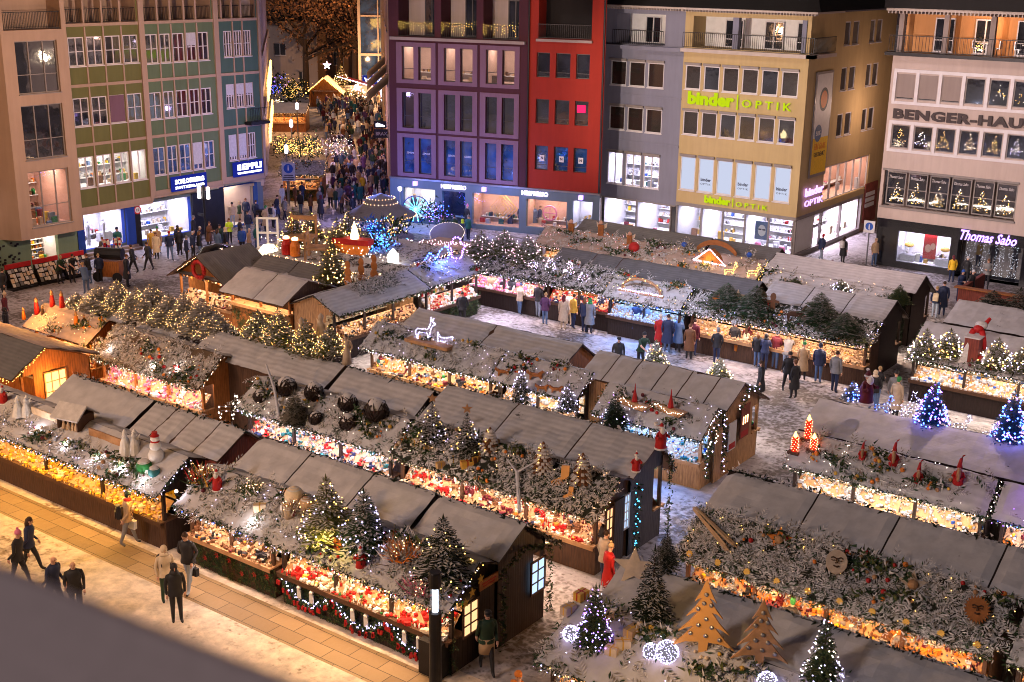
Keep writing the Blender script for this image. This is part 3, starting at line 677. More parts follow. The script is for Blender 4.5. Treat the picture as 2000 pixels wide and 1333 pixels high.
for si, (a, b, mat, cols, rows, zb) in enumerate(secs):
    holes = [(c0, c1, z0, z1, .12) for c0, c1 in cols for z0, z1 in rows]
    top = [(a+.3, b-.3, 14.2, 17.2, 1.4)]
    wall_mesh(FL, a, b, zb, ZT, holes+top, mr=1).build('wall', [M[mat], M['beige']], gb)
    mb = MB(FL)
    for z in (zb, 6.95, 10.5, 14.05): mb.box(a, b, .002, .07, z-.02, z+.16 if z > zb else z+.28)
    ed = [a+.08]+[(p[1]+q[0])/2 for p, q in zip(cols, cols[1:])]+[b-.08]
    for x in ed[1:-1]: mb.box(x-.05, x+.05, .002, .055, zb+.3, 14)
    mb.box(a, a+.2, .002, .12 if si else .10, zb, ZT); mb.box(b-.2, b, .002, .12, zb, ZT)
    mb.box(a, b, -.5, .0, zb-.2, zb-.01)
    for k in range(len(cols)): x = cols[k][0]-.1; mb.box(x-.06, x+.06, -.6, .03, 14.2, 17.2)
    mb.quad((a+.3,-1.4,14.2),(b-.3,-1.4,14.2),(b-.3,-1.4,17.2),(a+.3,-1.4,17.2))
    mb.build('pilasters', M['beige'], gb)
    railing(FL, a+.3, b-.3, -.1, 14.2, .85, gb, step=.11)
    for ri, (z0, z1) in enumerate(rows):
        for ci, (c0, c1) in enumerate(cols):
            lit = (si == 0 and ri == 0)
            bv = bl.get((si, ri and 3-ri-0 if False else ri, ci), 0); key = (si, ri, ci)
            bv = {(0,1,2):.97,(1,2,3):.45,(1,0,3):.8,(2,0,0):.85,(2,0,1):.85,(2,1,0):.45,(2,1,1):.45,(2,1,2):.45}.get(key, 0)
            window(FL, c0, c1, z0, z1, gb, pane='pane_b' if (si == 1 and ri == 0) else 'pane', vbars=(.5,) if si < 2 else (.34,.67) , hbars=() if lit else (.5,), blind=bv, blindmat='frame_p' if si == 0 else 'g_silver', lit=lit, fw=.065)
    if si == 0: room(FL, a+.4, b-.3, 4.3, 6.35, gb, 2.2, -.16, 'interior', 'bright', 60, 'white', 2)
# ground floor of the green building
wall_mesh(FL, 44.5, 60.1, 0, 2.9, [(45.15,48.25,.45,2.72,.3),(49.45,53.6,.35,2.72,.3),(56.5,59.6,.02,2.9,.5)], -.35, mr=1).build('shop_wall', [M['shopgrey'], M['bluew']], gb)
MB(FL).box(44.55,45.1,-.33,-.1,0,2.74).build('blue_pier', M['bluew'], gb); MB(FL).box(48.3,48.9,-.33,-.1,0,2.74).build('blue_pier', M['bluew'], gb)
mb = MB(FL); mb.box(44.6,49,-.33,.35,0,.15); mb.box(44.6,48.9,-.33,.1,.15,.30); mb.build('doorstep', M['slab'], gb)
MB(FL).box(48.95,49.4,-.33,-.2,0,2.9).build('dark_pier', M['metal_d'], gb); MB(FL).box(53.65,56.4,-.33,-.2,0,2.9).build('dark_pier', M['metal_d'], gb)
room(FL, 45.15,48.25,.45,2.72, gb, 2.4, -.66, 'interior', 'white', 10, 'cool', 1); room(FL, 49.45,53.6,.35,2.72, gb, 2.4, -.66, 'interior', 'silver', 50, 'cool', 2)
room(FL, 56.5,59.6,.03,2.9, gb, 2.4, -.86, 'interior', 'white', 6, 'white', 1)
for a, b, z0, z1 in ((45.15,48.25,.45,2.72),(49.45,53.6,.35,2.72)):
    mb = MB(FL); mb.box(a, b, -.60, -.585, z0, z1); mb.build('shop_window', M['glass'], gb)
def mannequin(mb, fr, s, d, z, m=0):
    mb2 = MB(); mb2.lathe((0,0,0), [(.12,0),(.13,.5),(.10,.9),(.14,1.15),(.12,1.3),(.04,1.38),(.06,1.42),(.07,1.5),(.04,1.58)], 8)
    mb.add([(s+v[0], d+v[1], z+v[2]) for v in mb2.v], mb2.f, m)
mb = MB(FL); mannequin(mb, FL, 46.3, -1.5, .5); mannequin(mb, FL, 47.3, -1.3, .5); mb.box(47.2,48,-2,-1.5,.46,1.1); mb.build('display_figures', M['interior'], gb)
M['redring'] = plain('sign_red_ring', (.6,.03,.03), .5, .1, 3)
def sign(name, label, fr, s0, s1, z0, z1, d, boxmat, txt=(), cat='sign', th=.12, pre=None):
    """txt: list of (string, s0, z0, width, height, mat, bold)"""
    root = empty(name, fr((s0+s1)/2, d, z0), label, cat)
    if boxmat: MB(fr).box(s0, s1, d, d+th, z0, z1).build('panel', M[boxmat], root)
    for t in txt:
        text_mesh('lettering', t[0], fr, t[1], t[2], t[3], t[4], M[t[5]], root, .05, d+(th+.004 if boxmat else .02), t[6] if len(t) > 6 else 0.0, t[7] if len(t) > 7 else 0, t[8] if len(t) > 8 else 1)
    return root
sign('shop_sign', 'blue light box with white letters SCHLOSSBERG SWITZERLAND on the green building', FL, 51.7, 54.6, 3.32, 4.28, .14, 'sign_box_blue', [('SCHLOSSBERG', 51.95, 3.78, 2.4, .32, 'sign_white', .03),('SWITZERLAND', 51.95, 3.46, 2.4, .18, 'sign_white', .02, 0, 1.2)])
sign('shop_sign', 'blue light box with white EPPLI lettering at the corner of the green building', FL, 57.0, 59.7, 3.62, 4.62, .14, 'sign_box_blue', [('EPPLI', 57.75, 4.05, 1.75, .42, 'sign_white', .04),('VON BESONDEREM WERT', 57.3, 3.78, 2.2, .14, 'sign_white', .015)])
MB(FL).box(57.32,57.62,.27,.31,4.05,4.45).build('emblem', M['sign_white'], bpy.data.objects['shop_sign.001'])
rs = empty('traffic_sign', FL(49.2,.1,2.2), 'round white sign with red ring on the dark pier between the blue shop windows', 'sign')
mb = MB(FL); mb.add([(49.2+.28*cos(t*pi/10), -.19, 2.45+.28*sin(t*pi/10)) for t in range(20)], [tuple(range(20))], 0); mb.add([(49.2+.20*cos(t*pi/10), -.18, 2.45+.20*sin(t*pi/10)) for t in range(20)], [tuple(range(20))], 1); mb.build('disc', [M['redring'], M['white']], rs)
text_mesh('lettering', '15', FL, 49.1, 2.37, .2, .16, M['letters_d'], rs, .01, -.17, .02)
# balcony on section three
bo = empty('balcony', FL(58.9,0,7.0), 'small dark balcony with railing on the teal corner section', 'balcony')
MB(FL).box(58.3,60.05,.12,.8,7.1,7.3).build('slab', M['metal_d'], bo); railing(FL, 58.3, 60.05, .78, 7.3, .95, bo)
# --- beige bay building far left ---
bb = empty('bay_building', (-65,42,0), 'beige building with wide dark framed windows and a bookshop below behind the news stands', 'building')
FY = Fr((-65,0,0), (0,1,0), (1,0,0)); FX = Fr((-66.6,0,0), (0,1,0), (1,0,0))
wall_mesh(FY, 40.1, 44.3, 2.1, ZT, [(40.9,43.6,2.75,6.0,.25),(40.9,43.6,6.7,9.8,.25),(40.9,43.6,10.45,13.4,.25),(40.3,44.0,14.0,17,1.3)], mr=0).build('wall', M['beige'], bb)
mb = MB(); mb.quad((-65,44.3,2.1),(-66.0,44.5,2.1),(-66.0,44.5,ZT),(-65,44.3,ZT)); mb.quad((-65,40.1,2.1),(-66.6,39.3,2.1),(-66.6,39.3,ZT),(-65,40.1,ZT)); mb.quad((-65,40.1,2.1),(-65,44.3,2.1),(-67,44.3,2.1),(-67,39.3,2.1)); mb.quad((-66.3,40.1,14),(-66.3,44.3,14),(-66.3,44.3,17),(-66.3,40.1,17)); mb.build('side_wall', M['beige'], bb)
wall_mesh(FX, 26, 39.3, 2.1, ZT, [(34.5,39.0,2.4,5.9,.3),(34.5,39.0,7.0,9.9,.3),(34.5,39.0,10.6,13.4,.3)], mr=0).build('wall', M['beige'], bb)
mb = MB(FX)
for z in (6.05, 10.0, 13.5): mb.box(34.4,39.1,.01,.12,z,z+.55)
mb.build('spandrel', M['orangered'], bb)
for z0, z1, lit in ((2.75,6.0,1),(6.7,9.8,0),(10.45,13.4,0)):
    window(FY, 40.9, 43.6, z0, z1, bb, frame='frame_g', vbars=(.33,.68), hbars=(.36,), lit=lit, fw=.06, dep=.2)
    window(FX, 34.5, 39.0, z0-.2, z1, bb, frame='frame_g', vbars=(.5,), lit=lit, fw=.07, dep=.25)
room(FY, 40.85,43.65,2.7,6.0, bb, 3.4, -.27, 'interior_w', 'bright', 90, 'pinkw', 3); room(FX, 34.4,39.1,2.3,5.9, bb, 3.0, -.32, 'interior_w', 'bright', 60, 'pinkw', 3)
railing(FY, 40.3, 44.0, -.1, 14.0, 1.0, bb, step=.1)
wall_mesh(FX, 26, 44.6, 0, 2.1, [(41.35,43.2,.25,1.9,.3)], .5, mr=0).build('shop_wall', M['greenw'], bb)
room(FX, 41.35,43.2,.25,1.95, bb, 1.6, .2, 'interior', 'bright', 70, 'white', 4)
mb = MB(FX)
r_ = random.Random(3)
for _ in range(60): 
    y = r_.uniform(37,40.6); z = r_.uniform(.4,1.8); mb.lathe((0,0,0), [(.001,0),(.001,0)], 3) if False else mb.box(y-.08, y+.08, .505, .515, z-.05*r_.random(), z+.09)
mb.build('wall_ornament', M['metal_d'], bb)
# --- purple building ---
P0 = Vector((-59.8,66.4,0)); P1 = Vector((-44.4,70.3,0)); PU = (P1-P0).normalized(); PN = Vector((PU.y,-PU.x,0))
FP = Fr(P0, PU, PN)
pb = empty('purple_building', P0, 'purple building with lilac window surrounds and fairy lit balconies over the coffee shop', 'building')
grp = [(.6,3.65),(3.85,6.8),(7.0,9.9)]; rws = [(3.3,6.35),(6.5,9.5),(9.85,12.65)]
holes = []; mb = MB(FP); wins = []
for gi, (a, b) in enumerate(grp):
    for ri, (z0, z1) in enumerate(rws):
        c = (a+b)/2; w = ((a+.42, c-.18), (c+.18, b-.36))
        for q in w: holes.append((q[0], q[1], z0+.25, z1-.28, .3)); wins.append((gi, ri, q, z0+.25, z1-.28))
        mb.box(a, b, .002, .06, z1-.28, z1); mb.box(a, b, .002, .06, z0, z0+.25); mb.box(a, a+.42, .002, .06, z0+.25, z1-.28); mb.box(b-.36, b, .002, .06, z0+.25, z1-.28); mb.box(c-.18, c+.18, .002, .06, z0+.25, z1-.28)
mb.build('window_surrounds', M['frame_p'], pb)
holes += [(a+.2, b-.1, 13.05, 17.5, 1.6) for a, b in grp]
wall_mesh(FP, 0, 10.55, 3.15, ZT, holes, mr=0).build('wall', M['purple'], pb)
mb = MB(FP); mb.quad((0,-1.6,13),(10.5,-1.6,13),(10.5,-1.6,18),(0,-1.6,18)); mb.build('balcony_back_wall', M['cream'], pb)
for a in (1.2,4.3,7.5): window(FP, a+.9, a+2.0, 13.1, 15.6, pb, d=-1.45, vbars=(.5,), frame='frame_d')
mb = MB(FP); mb.box(.2,10.3,.0,.25,12.8,13.0); mb.build('balcony_sill', M['slab'], pb)
for a, b in grp: railing(FP, a+.2, b-.1, .05, 13.02, .95, pb)
mb = MB(FP)
for a, b in grp:
    x = a+.3
    while x < b-.2:
        l = 14.05-(.15+.75*abs(sin(x*4.1))*rnd.uniform(.4,1)); z = 14.05-rnd.uniform(0,.15)
        while z > l: mb.bulb((x+rnd.uniform(-.05,.05), .12, z), .022); z -= .17
        x += .19
mb.build('icicle_lights', M['e_gold'], pb)
for gi, ri, q, z0, z1 in wins:
    lit = ri == 2; window(FP, q[0], q[1], z0, z1, pb, frame='frame_d', pane='pane' if ri else 'pane_b', fw=.05, lit=lit, dep=.26, hbars=(.33,), sill=False)
M['warmroom'] = plain('apricot_room', (.42,.30,.25), .8, .1, 2)
for a, b in grp: room(FP, a+.3, b-.2, 10.05, 12.5, pb, 2.6, -.31, 'warmroom', 'wood', 12, 'pinkw', 1)
for gi in (0,1):
    for x in (grp[gi][0]+.75, grp[gi][0]+2.0): text_mesh('lettering', 'SEMUNI' if gi == 0 else 'GENUSS', FP, x-.1, 4.9, .55, .14, M['frame'], pb, .01, -.17)
# --- red building ---
rb = empty('red_building', FP(13,0,0), 'narrow bright red building with three columns of small windows', 'building')
cl = [(11.1,12.05),(12.47,13.5),(13.9,14.85)]; rw = [(4.5,6.15),(7.65,9.27),(10.72,12.33)]
hs = [(c0,c1,z0,z1,.28) for c0,c1 in cl for z0,z1 in rw]+[(11.2,14.92,13.25,15.8,1.4)]
wall_mesh(FP, 10.55, 15.9, 3.15, ZT, hs).build('wall', M['redw'], rb)
MB(FP).quad((11,-1.4,13),(15,-1.4,13),(15,-1.4,16),(11,-1.4,16)).build('balcony_back_wall', M['roofd'], rb)
MB(FP).box(11.1,15.0,.0,.2,13.05,13.22).build('balcony_sill', M['slab'], rb); railing(FP, 11.2, 14.9, .1, 13.24, .95, rb)
for c0, c1 in cl:
    for z0, z1 in rw: window(FP, c0, c1, z0, z1, rb, frame='frame_d', pane='pane_b' if z0 < 5 else 'pane', fw=.05, dep=.24, hbars=(.2,), sill=False)
for c0, c1 in cl: MB(FP).box((c0+c1)/2-.17, (c0+c1)/2+.17, -.15, -.14, 5.1, 5.5).build('notice', M['frame'], rb)
mb = MB(FP); mb.box(14.0,14.6,-.16,-.15,8.5,9.0); mb.build('red_screen', emit('pink_screen', (1,.02,.12), 1.6), rb)
for c in cl: text_mesh('lettering', 'N', FP, (c[0]+c[1])/2-.08, 5.22, .16, .18, M['letters_b'], rb, .01, -.13, .03)
for x_, nm_ in ((10.55,pb),(15.8,rb)):
    mb = MB(FP); q = [FP(x_,.08,3.2),FP(x_,.08,20)]; mb = MB(); mb.tube(q, .06, 6); mb.build('downpipe', M['metal_d'], nm_)
# --- coffee shop front ---
cs = pb
op = [(1.1,3.6,.35,2.5),(4.15,5.95,0.02,2.5),(6.5,10.05,.3,2.55),(10.6,13.55,.5,2.45),(13.95,15.4,.7,2.6)]
wall_mesh(FP, 0, 15.9, 0, 3.15, [o+(.25,) for o in op], .12).build('wall', M['shopgrey'], cs)
MB(FP).box(0,15.9,.0,.2,3.1,3.22).build('ledge', M['metal'], cs)
rooms = [('interior','white',10,'white'),('navy','dark',6,'blue'),('interior_w','mixed',16,'pinkw'),('interior_w','xmas',14,'pinkw'),('interior','silver',12,'cool')]
for o, rm in zip(op, rooms):
    room(FP, o[0], o[1], o[2], o[3], cs, 1.5, -.14, rm[0], rm[1], rm[2], rm[3], 1); MB(FP).box(o[0], o[1], -.05, -.035, o[2], o[3]).build('shop_window', M['glass'], cs)
mb = MB(FP)
for r0 in (1.05,.8,.55,.3):
    c = (8.5, -.6, 1.45)
    pts = [(c[0]+r0*cos(t*pi/2), c[1]-r0*.2, c[2]+r0*1.0*sin(t*pi/2)) for t in range(5)]
    q = [FP(*p) for p in pts]; b2 = MB(); b2.tube(q, .035, 4); mb.T = None; mb.add(b2.v, b2.f)
mb.T = None
mb.build('gold_rhombus', M['g_gold'], cs)
mb = MB(); q = [FP(12+.5*cos(t*pi/8), -.8, 1.4+.5*sin(t*pi/8)) for t in range(17)]; mb.tube(q, .06, 5); mb.tube([FP(11.5,-.8,1.4),FP(12.5,-.8,1.4)], .04, 4); mb.tube([FP(12,-.8,.9),FP(12,-.8,1.9)], .04, 4); mb.build('pink_wheel', M['g_pink'], cs)
sign('shop_sign', 'glowing white NESPRESSO letters above the coffee shop door', FP, 4.1, 6.0, 2.68, 2.98, .14, None, [('NESPRESSO', 4.1, 2.68, 1.95, .3, 'sign_pink', .03)])
sign('shop_sign', 'glowing white NESPRESSO letters near the right end of the coffee shop front', FP, 10.25, 12.2, 2.72, 3.04, .14, None, [('NESPRESSO', 10.25, 2.70, 1.95, .32, 'sign_pink', .03)])
for i, (x, w) in enumerate(((2.1,'left above the bright white window'),(7.45,'middle beside the gold rhombus display'),(14.6,'right above the narrow white window'))):
    sg = empty('cube_sign', FP(x,.2,2.8), 'small violet cube sign on the coffee shop, '+w, 'sign'); MB(FP).box(x-.13, x+.13, .13, .4, 2.72, 3.02).build('panel', M['sign_violet'], sg)
    text_mesh('lettering', 'N', FP, x-.08, 2.78, .16, .18, M['sign_white'], sg, .01, .405, .02)
# --- grey blue building ---
FB = Fr((0,73.4,0), (1,0,0), (0,-1,0)); FS = Fr((-31.6,0,0), (0,1,0), (1,0,0))
gg = empty('grey_building', (-43,73.4,0), 'blue grey building with three windows a floor beside the red building', 'building')
gc = [(-45.85,-44.6),(-44.4,-43.15),(-42.95,-41.7)]; gr_ = [(3.4,5.6),(7.15,8.75),(10.15,11.78)]
wall_mesh(FB, -46.4, -40.3, 2.45, 15.3, [(a,b,z0,z1,.15) for a,b in gc for z0,z1 in gr_]+[(-45.5,-41.75,12.95,14.9,1.7)]).build('wall', M['greyb'], gg)
for a, b in gc:
    for i, (z0, z1) in enumerate(gr_):
        window(FB, a, b, z0, z1, gg, pane='pane_c', fw=.07, lit=(i == 0), vbars=(.5,) if i == 0 else ())
        MB(FB).box(a-.03, b+.03, .0, .16, z1, z1+.16).build('shutter_box', M['frame_g'], gg)
room(FB, -45.9,-41.6,3.35,5.6, gg, 2.6, -.18, 'interior', 'blue', 30, 'cool', 2)
mb = MB(FB); mb.box(-46.4,-40.3,.0,.06,6.35,6.5); mb.box(-46.4,-40.3,0,.06,9.5,9.62); mb.box(-46.6,-40.3,0,.45,12.6,12.85); mb.build('string_course', M['greyb'], gg)
MB(FB).quad((-46,-1.7,12.9),(-41,-1.7,12.9),(-41,-1.7,15),(-46,-1.7,15)).build('balcony_back_wall', M['white'], gg)
window(FB, -44.2,-43.0,12.95,14.7, gg, d=-1.55, vbars=(.5,)); window(FB, -42.7,-41.8,12.95,14.7, gg, d=-1.55, vbars=(.5,)); railing(FB, -45.6,-41.7,.35,12.86,1.0, gg)
# --- yellow optician building ---
yb = empty('yellow_building', (-36,73.4,0), 'yellow corner building of the optician with white lit windows and rooftop loggia', 'building')
yc = [(-40.1+1.36*i, -38.97+1.36*i) for i in range(6)]; yr_ = [(3.6,5.85),(7.3,8.85),(10.25,11.8)]
wall_mesh(FB, -40.3, -31.6, 2.75, 15.3, [(a,b,z0,z1,.15) for a,b in yc for z0,z1 in yr_]+[(-39.7,-31.9,12.95,14.9,1.7)]).build('wall', M['yellow'], yb)
for k, (a, b) in enumerate(yc):
    for i, (z0, z1) in enumerate(yr_):
        window(FB, a, b, z0, z1, yb, pane='pane_c' if (k+i) % 3 else 'pane', fw=.075)
        MB(FB).box(a-.03, b+.03, .0, .16, z1, z1+.16).build('shutter_box', M['frame_g'], yb)
    f = MB(FB).box(a+.08, b-.08, -.065, -.055, 3.68, 5.78).build('backlit_film', M['screen_w'], yb)
    if k % 2: text_mesh('lettering', 'binder', FB, a+.18, 4.32, .75, .22, M['letters_b'], yb, .01, -.05, .03); text_mesh('lettering', 'OPTIK', FB, a+.18, 4.08, .75, .12, M['letters_b'], yb, .01, -.05, 0, 0, 1.3)
side_w = [(z0,z1) for z0, z1 in ((7.3,8.8),(10.3,11.8),(13.2,14.7))]
sc_ = [(78.75,79.7),(80.1,81.15),(83.1,84.0),(84.3,85.3)]
wall_mesh(FS, 73.4, 88, 2.75, 15.3, [(a,b,z0,z1,.12) for a,b in sc_ for z0,z1 in side_w]+[(77.3,85.3,3.15,5.5,.2)]).build('side_wall', M['yellow'], yb)
for a, b in sc_:
    for z0, z1 in side_w: window(FS, a, b, z0, z1, yb, fw=.07)
for i in range(6): window(FS, 77.3+i*1.333, 78.55+i*1.333, 3.2, 5.45, yb, lit=True, dep=.14, sill=False)
room(FS, 77.2,85.4,3.1,5.5, yb, 2.0, -.25, 'interior_w', 'white', 10, 'pinkw', 1)
mb = MB(FB); mb.box(-40.3,-31.1,0,.5,12.65,12.88); mb.T = FS; mb.box(72.9,76.5,0,.5,12.65,12.879); mb.T = FB; mb.box(-40.3,-31.0,.0,.6,15.3,15.42); mb.box(-46.6,-40.31,.0,.4,15.3,15.42); mb.T = FS; mb.box(73.41,77,.0,.6,15.3,15.42); mb.T = FB
for i in range(75): x = -46.4+i*.205; mb.box(x, x+.06, .1, (.38 if x < -40.4 else .58), 15.18, 15.298)
mb.build('cornice', M['cream'], yb)
MB(FB).quad((-40.2,-1.7,12.9),(-31.7,-1.7,12.9),(-31.7,-1.7,15),(-40.2,-1.7,15)).build('balcony_back_wall', M['white'], yb)
for a in (-38.2,-35.4,-33.2): window(FB, a, a+1.3, 12.95, 14.7, yb, d=-1.5, vbars=(.5,), hbars=(.3,))
mb = MB(FB); mb.box(-36.9,-36.5,-.4,-.02,12.9,14.9); mb.box(-32.2,-31.85,-.3,-.0,12.9,14.9); mb.build('loggia_column', M['greyb'], yb)
railing(FB, -40.2,-31.15,.42,12.9,1.0, yb); railing(FS, 73.0,76.4,.42,12.9,1.0, yb)
mb = MB(); mb.add([(-47,73,15.45),(-30.8,72.7,15.45),(-30.8,90,15.45),(-47,90,15.45),(-44,78,19),(-34,78,19),(-34,86,19),(-44,86,19)], [(0,1,5,4),(1,2,6,5),(2,3,7,6),(3,0,4,7),(4,5,6,7),(0,1,2,3)]); mb.build('roof', M['roofd'], yb)
# shop glazing of the two
sf = yb
for a, b, z, pal_, n in ((-46.1,-43.4,2.3,'bright',20),(-43.35,-40.75,2.35,'white',40),(-40.2,-38.4,2.45,'xmas',12),(-38.35,-35.2,2.5,'silver',40),(-35.15,-31.75,2.5,'white',50)):
    room(FB, a, b, .12, z, sf, 3.0, -.2, 'interior', pal_, n, 'cool', 3); MB(FB).box(a, b, -.1, -.085, .12, z).build('shop_window', M['glass'], sf)
mb = MB(FB)
for x in (-46.35,-43.42,-40.72,-40.25,-38.4,-36.8,-35.2,-33.5,-31.8): mb.box(x, x+.09, -.16, .02, 0, 2.5)
mb.box(-46.4,-31.6,-.2,0,0,.115); mb.box(-46.4,-40.3,-.2,.03,2.36,2.45); mb.box(-40.3,-31.6,-.2,.05,2.52,2.75); mb.T = FS; mb.box(73.45,84.6,-.2,.03,2.52,2.75); mb.box(73.62,84.6,-.15,.02,0,.3)
for y in (73.42,77.5,80.8,84.5): mb.box(y, y+.12, -.16, .02, .3, 2.52)
mb.build('shop_frame', M['frame_g'], sf)
room(FS, 76.8,84.4,.3,2.5, sf, 2.5, -.2, 'interior', 'white', 40, 'cool', 2)
po = empty('poster', (-34,73,1), 'blue and white portrait poster with glasses in the optician window', 'poster')
mb = MB(FB); mb.box(-34.6,-33.6,-.5,-.47,.9,2.1,0); mb.ball((0,0,0), .001) if False else None
mb.add([(-34.1+.28*cos(t*pi/8), -.46, 1.5+.38*sin(t*pi/8)) for t in range(16)], [tuple(range(16))], 1)
mb.box(-34.35,-34.14,-.455,-.45,1.52,1.62,2); mb.box(-34.06,-33.85,-.455,-.45,1.52,1.62,2); mb.box(-34.14,-34.06,-.455,-.45,1.57,1.59,2)
mb.build('print', [M['g_denim'], M['white'], M['letters_b']], po)
sign('shop_sign', 'big yellow binder OPTIK lettering across the yellow facade', FB, -39.7, -32.4, 9.2, 10, .1, None, [('binder', -39.75, 9.3, 3.35, .85, 'sign_yel', .045),('|', -36.2, 9.2, .08, .95, 'sign_yel', 0),('OPTIK', -35.85, 9.38, 3.4, .5, 'sign_yel', .01, 0, 1.5)])
sign('shop_sign', 'smaller yellow binder OPTIK lettering under the white lit windows', FB, -38.1, -33.5, 2.9, 3.4, .1, None, [('binder', -38.1, 2.95, 1.9, .5, 'sign_yel', .045),('|', -36.05, 2.9, .06, .55, 'sign_yel', 0),('OPTIK', -35.8, 2.98, 2.25, .3, 'sign_yel', .01, 0, 1.5)])
sign('shop_sign', 'violet glowing binder OPTIK lettering on the corner side of the yellow building', FS, 74.0, 77.2, 3.2, 4.5, .1, None, [('binder', 74.2, 3.95, 2.9, .55, 'sign_violet', .03),('OPTIK', 74.2, 3.3, 2.9, .4, 'sign_violet', .0)])
ba = empty('banner', (-31.5,76,5), 'tall white and yellow eyewear banner hanging on the corner of the yellow building', 'banner')
mb = MB(FS); mb.box(74.65,77.3,.02,.1,5.1,11.75,0); mb.box(74.8,77.15,.101,.11,7.6,11.6,1); mb.box(74.8,77.15,.101,.11,5.3,7.6,2)
mb.add([(75.5+.55*cos(t*pi/10), .115, 7.9+.55*sin(t*pi/10)) for t in range(20)], [tuple(range(20))], 3)
mb.add([(76+.7*cos(t*pi/10), .114, 10+.75*sin(t*pi/10)) for t in range(20)], [tuple(range(20))], 4); mb.add([(76+.5*cos(t*pi/10), .117, 10+.55*sin(t*pi/10)) for t in range(20)], [tuple(range(20))], 5)
mb.build('cloth', [M['frame_g'], M['white'], M['g_yellow'], M['g_denim'], M['g_black'], M['g_orange']], ba)
text_mesh('lettering', '50%', FS, 75.15, 7.75, .7, .3, M['white'], ba, .01, .12, .02); text_mesh('lettering', 'EIN GLAS', FS, 75.1, 6.85, 1.7, .4, M['g_orange'], ba, .01, .115, 0); text_mesh('lettering', 'GESCHENKT', FS, 75.1, 6.4, 1.7, .28, M['letters_d'], ba, .01, .115, 0)
ot = empty('menu_board', FS(86,0,1), 'brown wall board with three white arrow signs past the optician side window', 'sign')
mb = MB(FS); mb.box(84.9,87.2,.0,.1,.6,3.4,0)
for z in (1.7,2.1,2.5): mb.box(84.95,86.6,.11,.15,z,z+.28,1)
mb.build('panel', [M['w_red'], M['white']], ot)
MB(FS).box(84.62,88,-.3,0,0,2.75).build('side_wall', M['tanwall'], yb)
# --- pink building ---
FK = Fr((0,75.7,0), (1,0,0), (0,-1,0))
kb = empty('pink_building', (-22,75.7,0), 'pale pink building lettered BENGER-HAUS with white framed windows and orange loggia', 'building')
kc = [(-26.8+1.38*i, -25.7+1.38*i) for i in range(8)]
kc3 = [(-26.85+1.33*i, -25.65+1.33*i) for i in range(6)]
wall_mesh(FK, -27.2, -12, 3.0, 13.0, [(a,b,z0,z1,.15) for a,b in kc for z0,z1 in ((7.45,8.85),(10.4,11.9))]+[(-27.0,-18.95,3.8,6.02,.3)]).build('wall', M['pinkw'], kb)
mb = MB(FK); 
for z0, z1 in ((7.2,9.1),(10.1,12.2)):
    mb.box(-27,-15.6,.002,.09,z1-.2,z1); mb.box(-27,-15.6,.002,.09,z0,z0+.18)
    for i in range(9): x = -27.02+1.38*i; mb.box(x, x+.2, .002, .08, z0+.18, z1-.2)
mb.build('window_band', M['frame'], kb)
for k, (a, b) in enumerate(kc):
    window(FK, a, b, 7.45, 8.85, kb, frame='frame_g', fw=.05, sill=False); window(FK, a, b, 10.4, 11.9, kb, frame='frame_g', fw=.05, sill=False, blind=.93 if k < 3 else 0, blindmat='slab')
for a, b in kc3:
    window(FK, a, b, 3.9, 5.95, kb, frame='frame_g', fw=.07, hbars=(.5,), sill=False, dep=.25); text_mesh('lettering', 'Thomas Sabo', FK, a+.15, 5.55, .85, .18, M['frame'], kb, .01, -.14, 0, .3)
def reflected_tree(w, fr, s0, s1, z0, z1, d, n, cs_):
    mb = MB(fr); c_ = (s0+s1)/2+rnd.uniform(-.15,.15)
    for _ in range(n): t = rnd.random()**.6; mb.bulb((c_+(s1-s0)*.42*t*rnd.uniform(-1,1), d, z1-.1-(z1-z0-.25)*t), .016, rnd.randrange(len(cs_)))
    mb.build('string_lights', [M['e_'+k] for k in cs_], w)  # bulb dots added here imitate tree lights mirrored in the panes
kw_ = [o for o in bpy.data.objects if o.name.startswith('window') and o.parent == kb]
for k, (a, b) in enumerate(kc3): reflected_tree(kw_[16+k] if len(kw_) > 16+k else kb, FK, a, b, 3.95, 5.5, -.15, 46, ('gold','white'))
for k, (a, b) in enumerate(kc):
    reflected_tree(kw_[2*k], FK, a, b, 7.5, 8.8, -.012, 30, (('gold','warm'),('white','cool'),('gold','warm'),('warm','white'))[k % 4])
    if k > 3: reflected_tree(kw_[2*k+1], FK, a, b, 10.45, 11.8, -.012, 18, ('gold','white'))
for k, (a, b) in enumerate(yc[:0]): reflected_tree([o for o in yb.children if o.name.startswith('window')][k*3+1], FB, a, b, 7.35, 8.8, -.012, 16, ('white','warm'))
mb = MB(FK); mb.box(-27.1,-18.9,.0,.1,3.7,3.82); mb.box(-27.1,-18.9,0,.1,6.02,6.14); mb.build('window_frame_band', M['frame_g'], kb)
mb = MB(FK); mb.box(-27.5,-12,0,.7,13.0,13.2); mb.build('balcony_slab', M['metal_d'], kb); railing(FK, -27.3,-12.5,.6,13.2,1.0, kb, step=.2)
MB(FK).quad((-27.2,-1.8,13.1),(-12,-1.8,13.1),(-12,-1.8,16),(-27.2,-1.8,16)).build('loggia_wall', M['ochre'], kb)
for i in range(6): x = -27.0+2.68*i; MB(FK).box(x, x+.3, -.2, .1, 13.2, 15.6).build('loggia_column', M['slab'], kb)
for i in range(5): window(FK, -25.4+2.4*i, -24.2+2.4*i, 13.2, 15.2, kb, d=-1.65, vbars=(.5,), hbars=(.35,))
mb = MB(FK); mb.box(-27.6,-12,-2,.8,15.6,15.75)
for i in range(70): x = -27.5+i*.22; mb.box(x, x+.07, .2, .78, 15.45, 15.598)
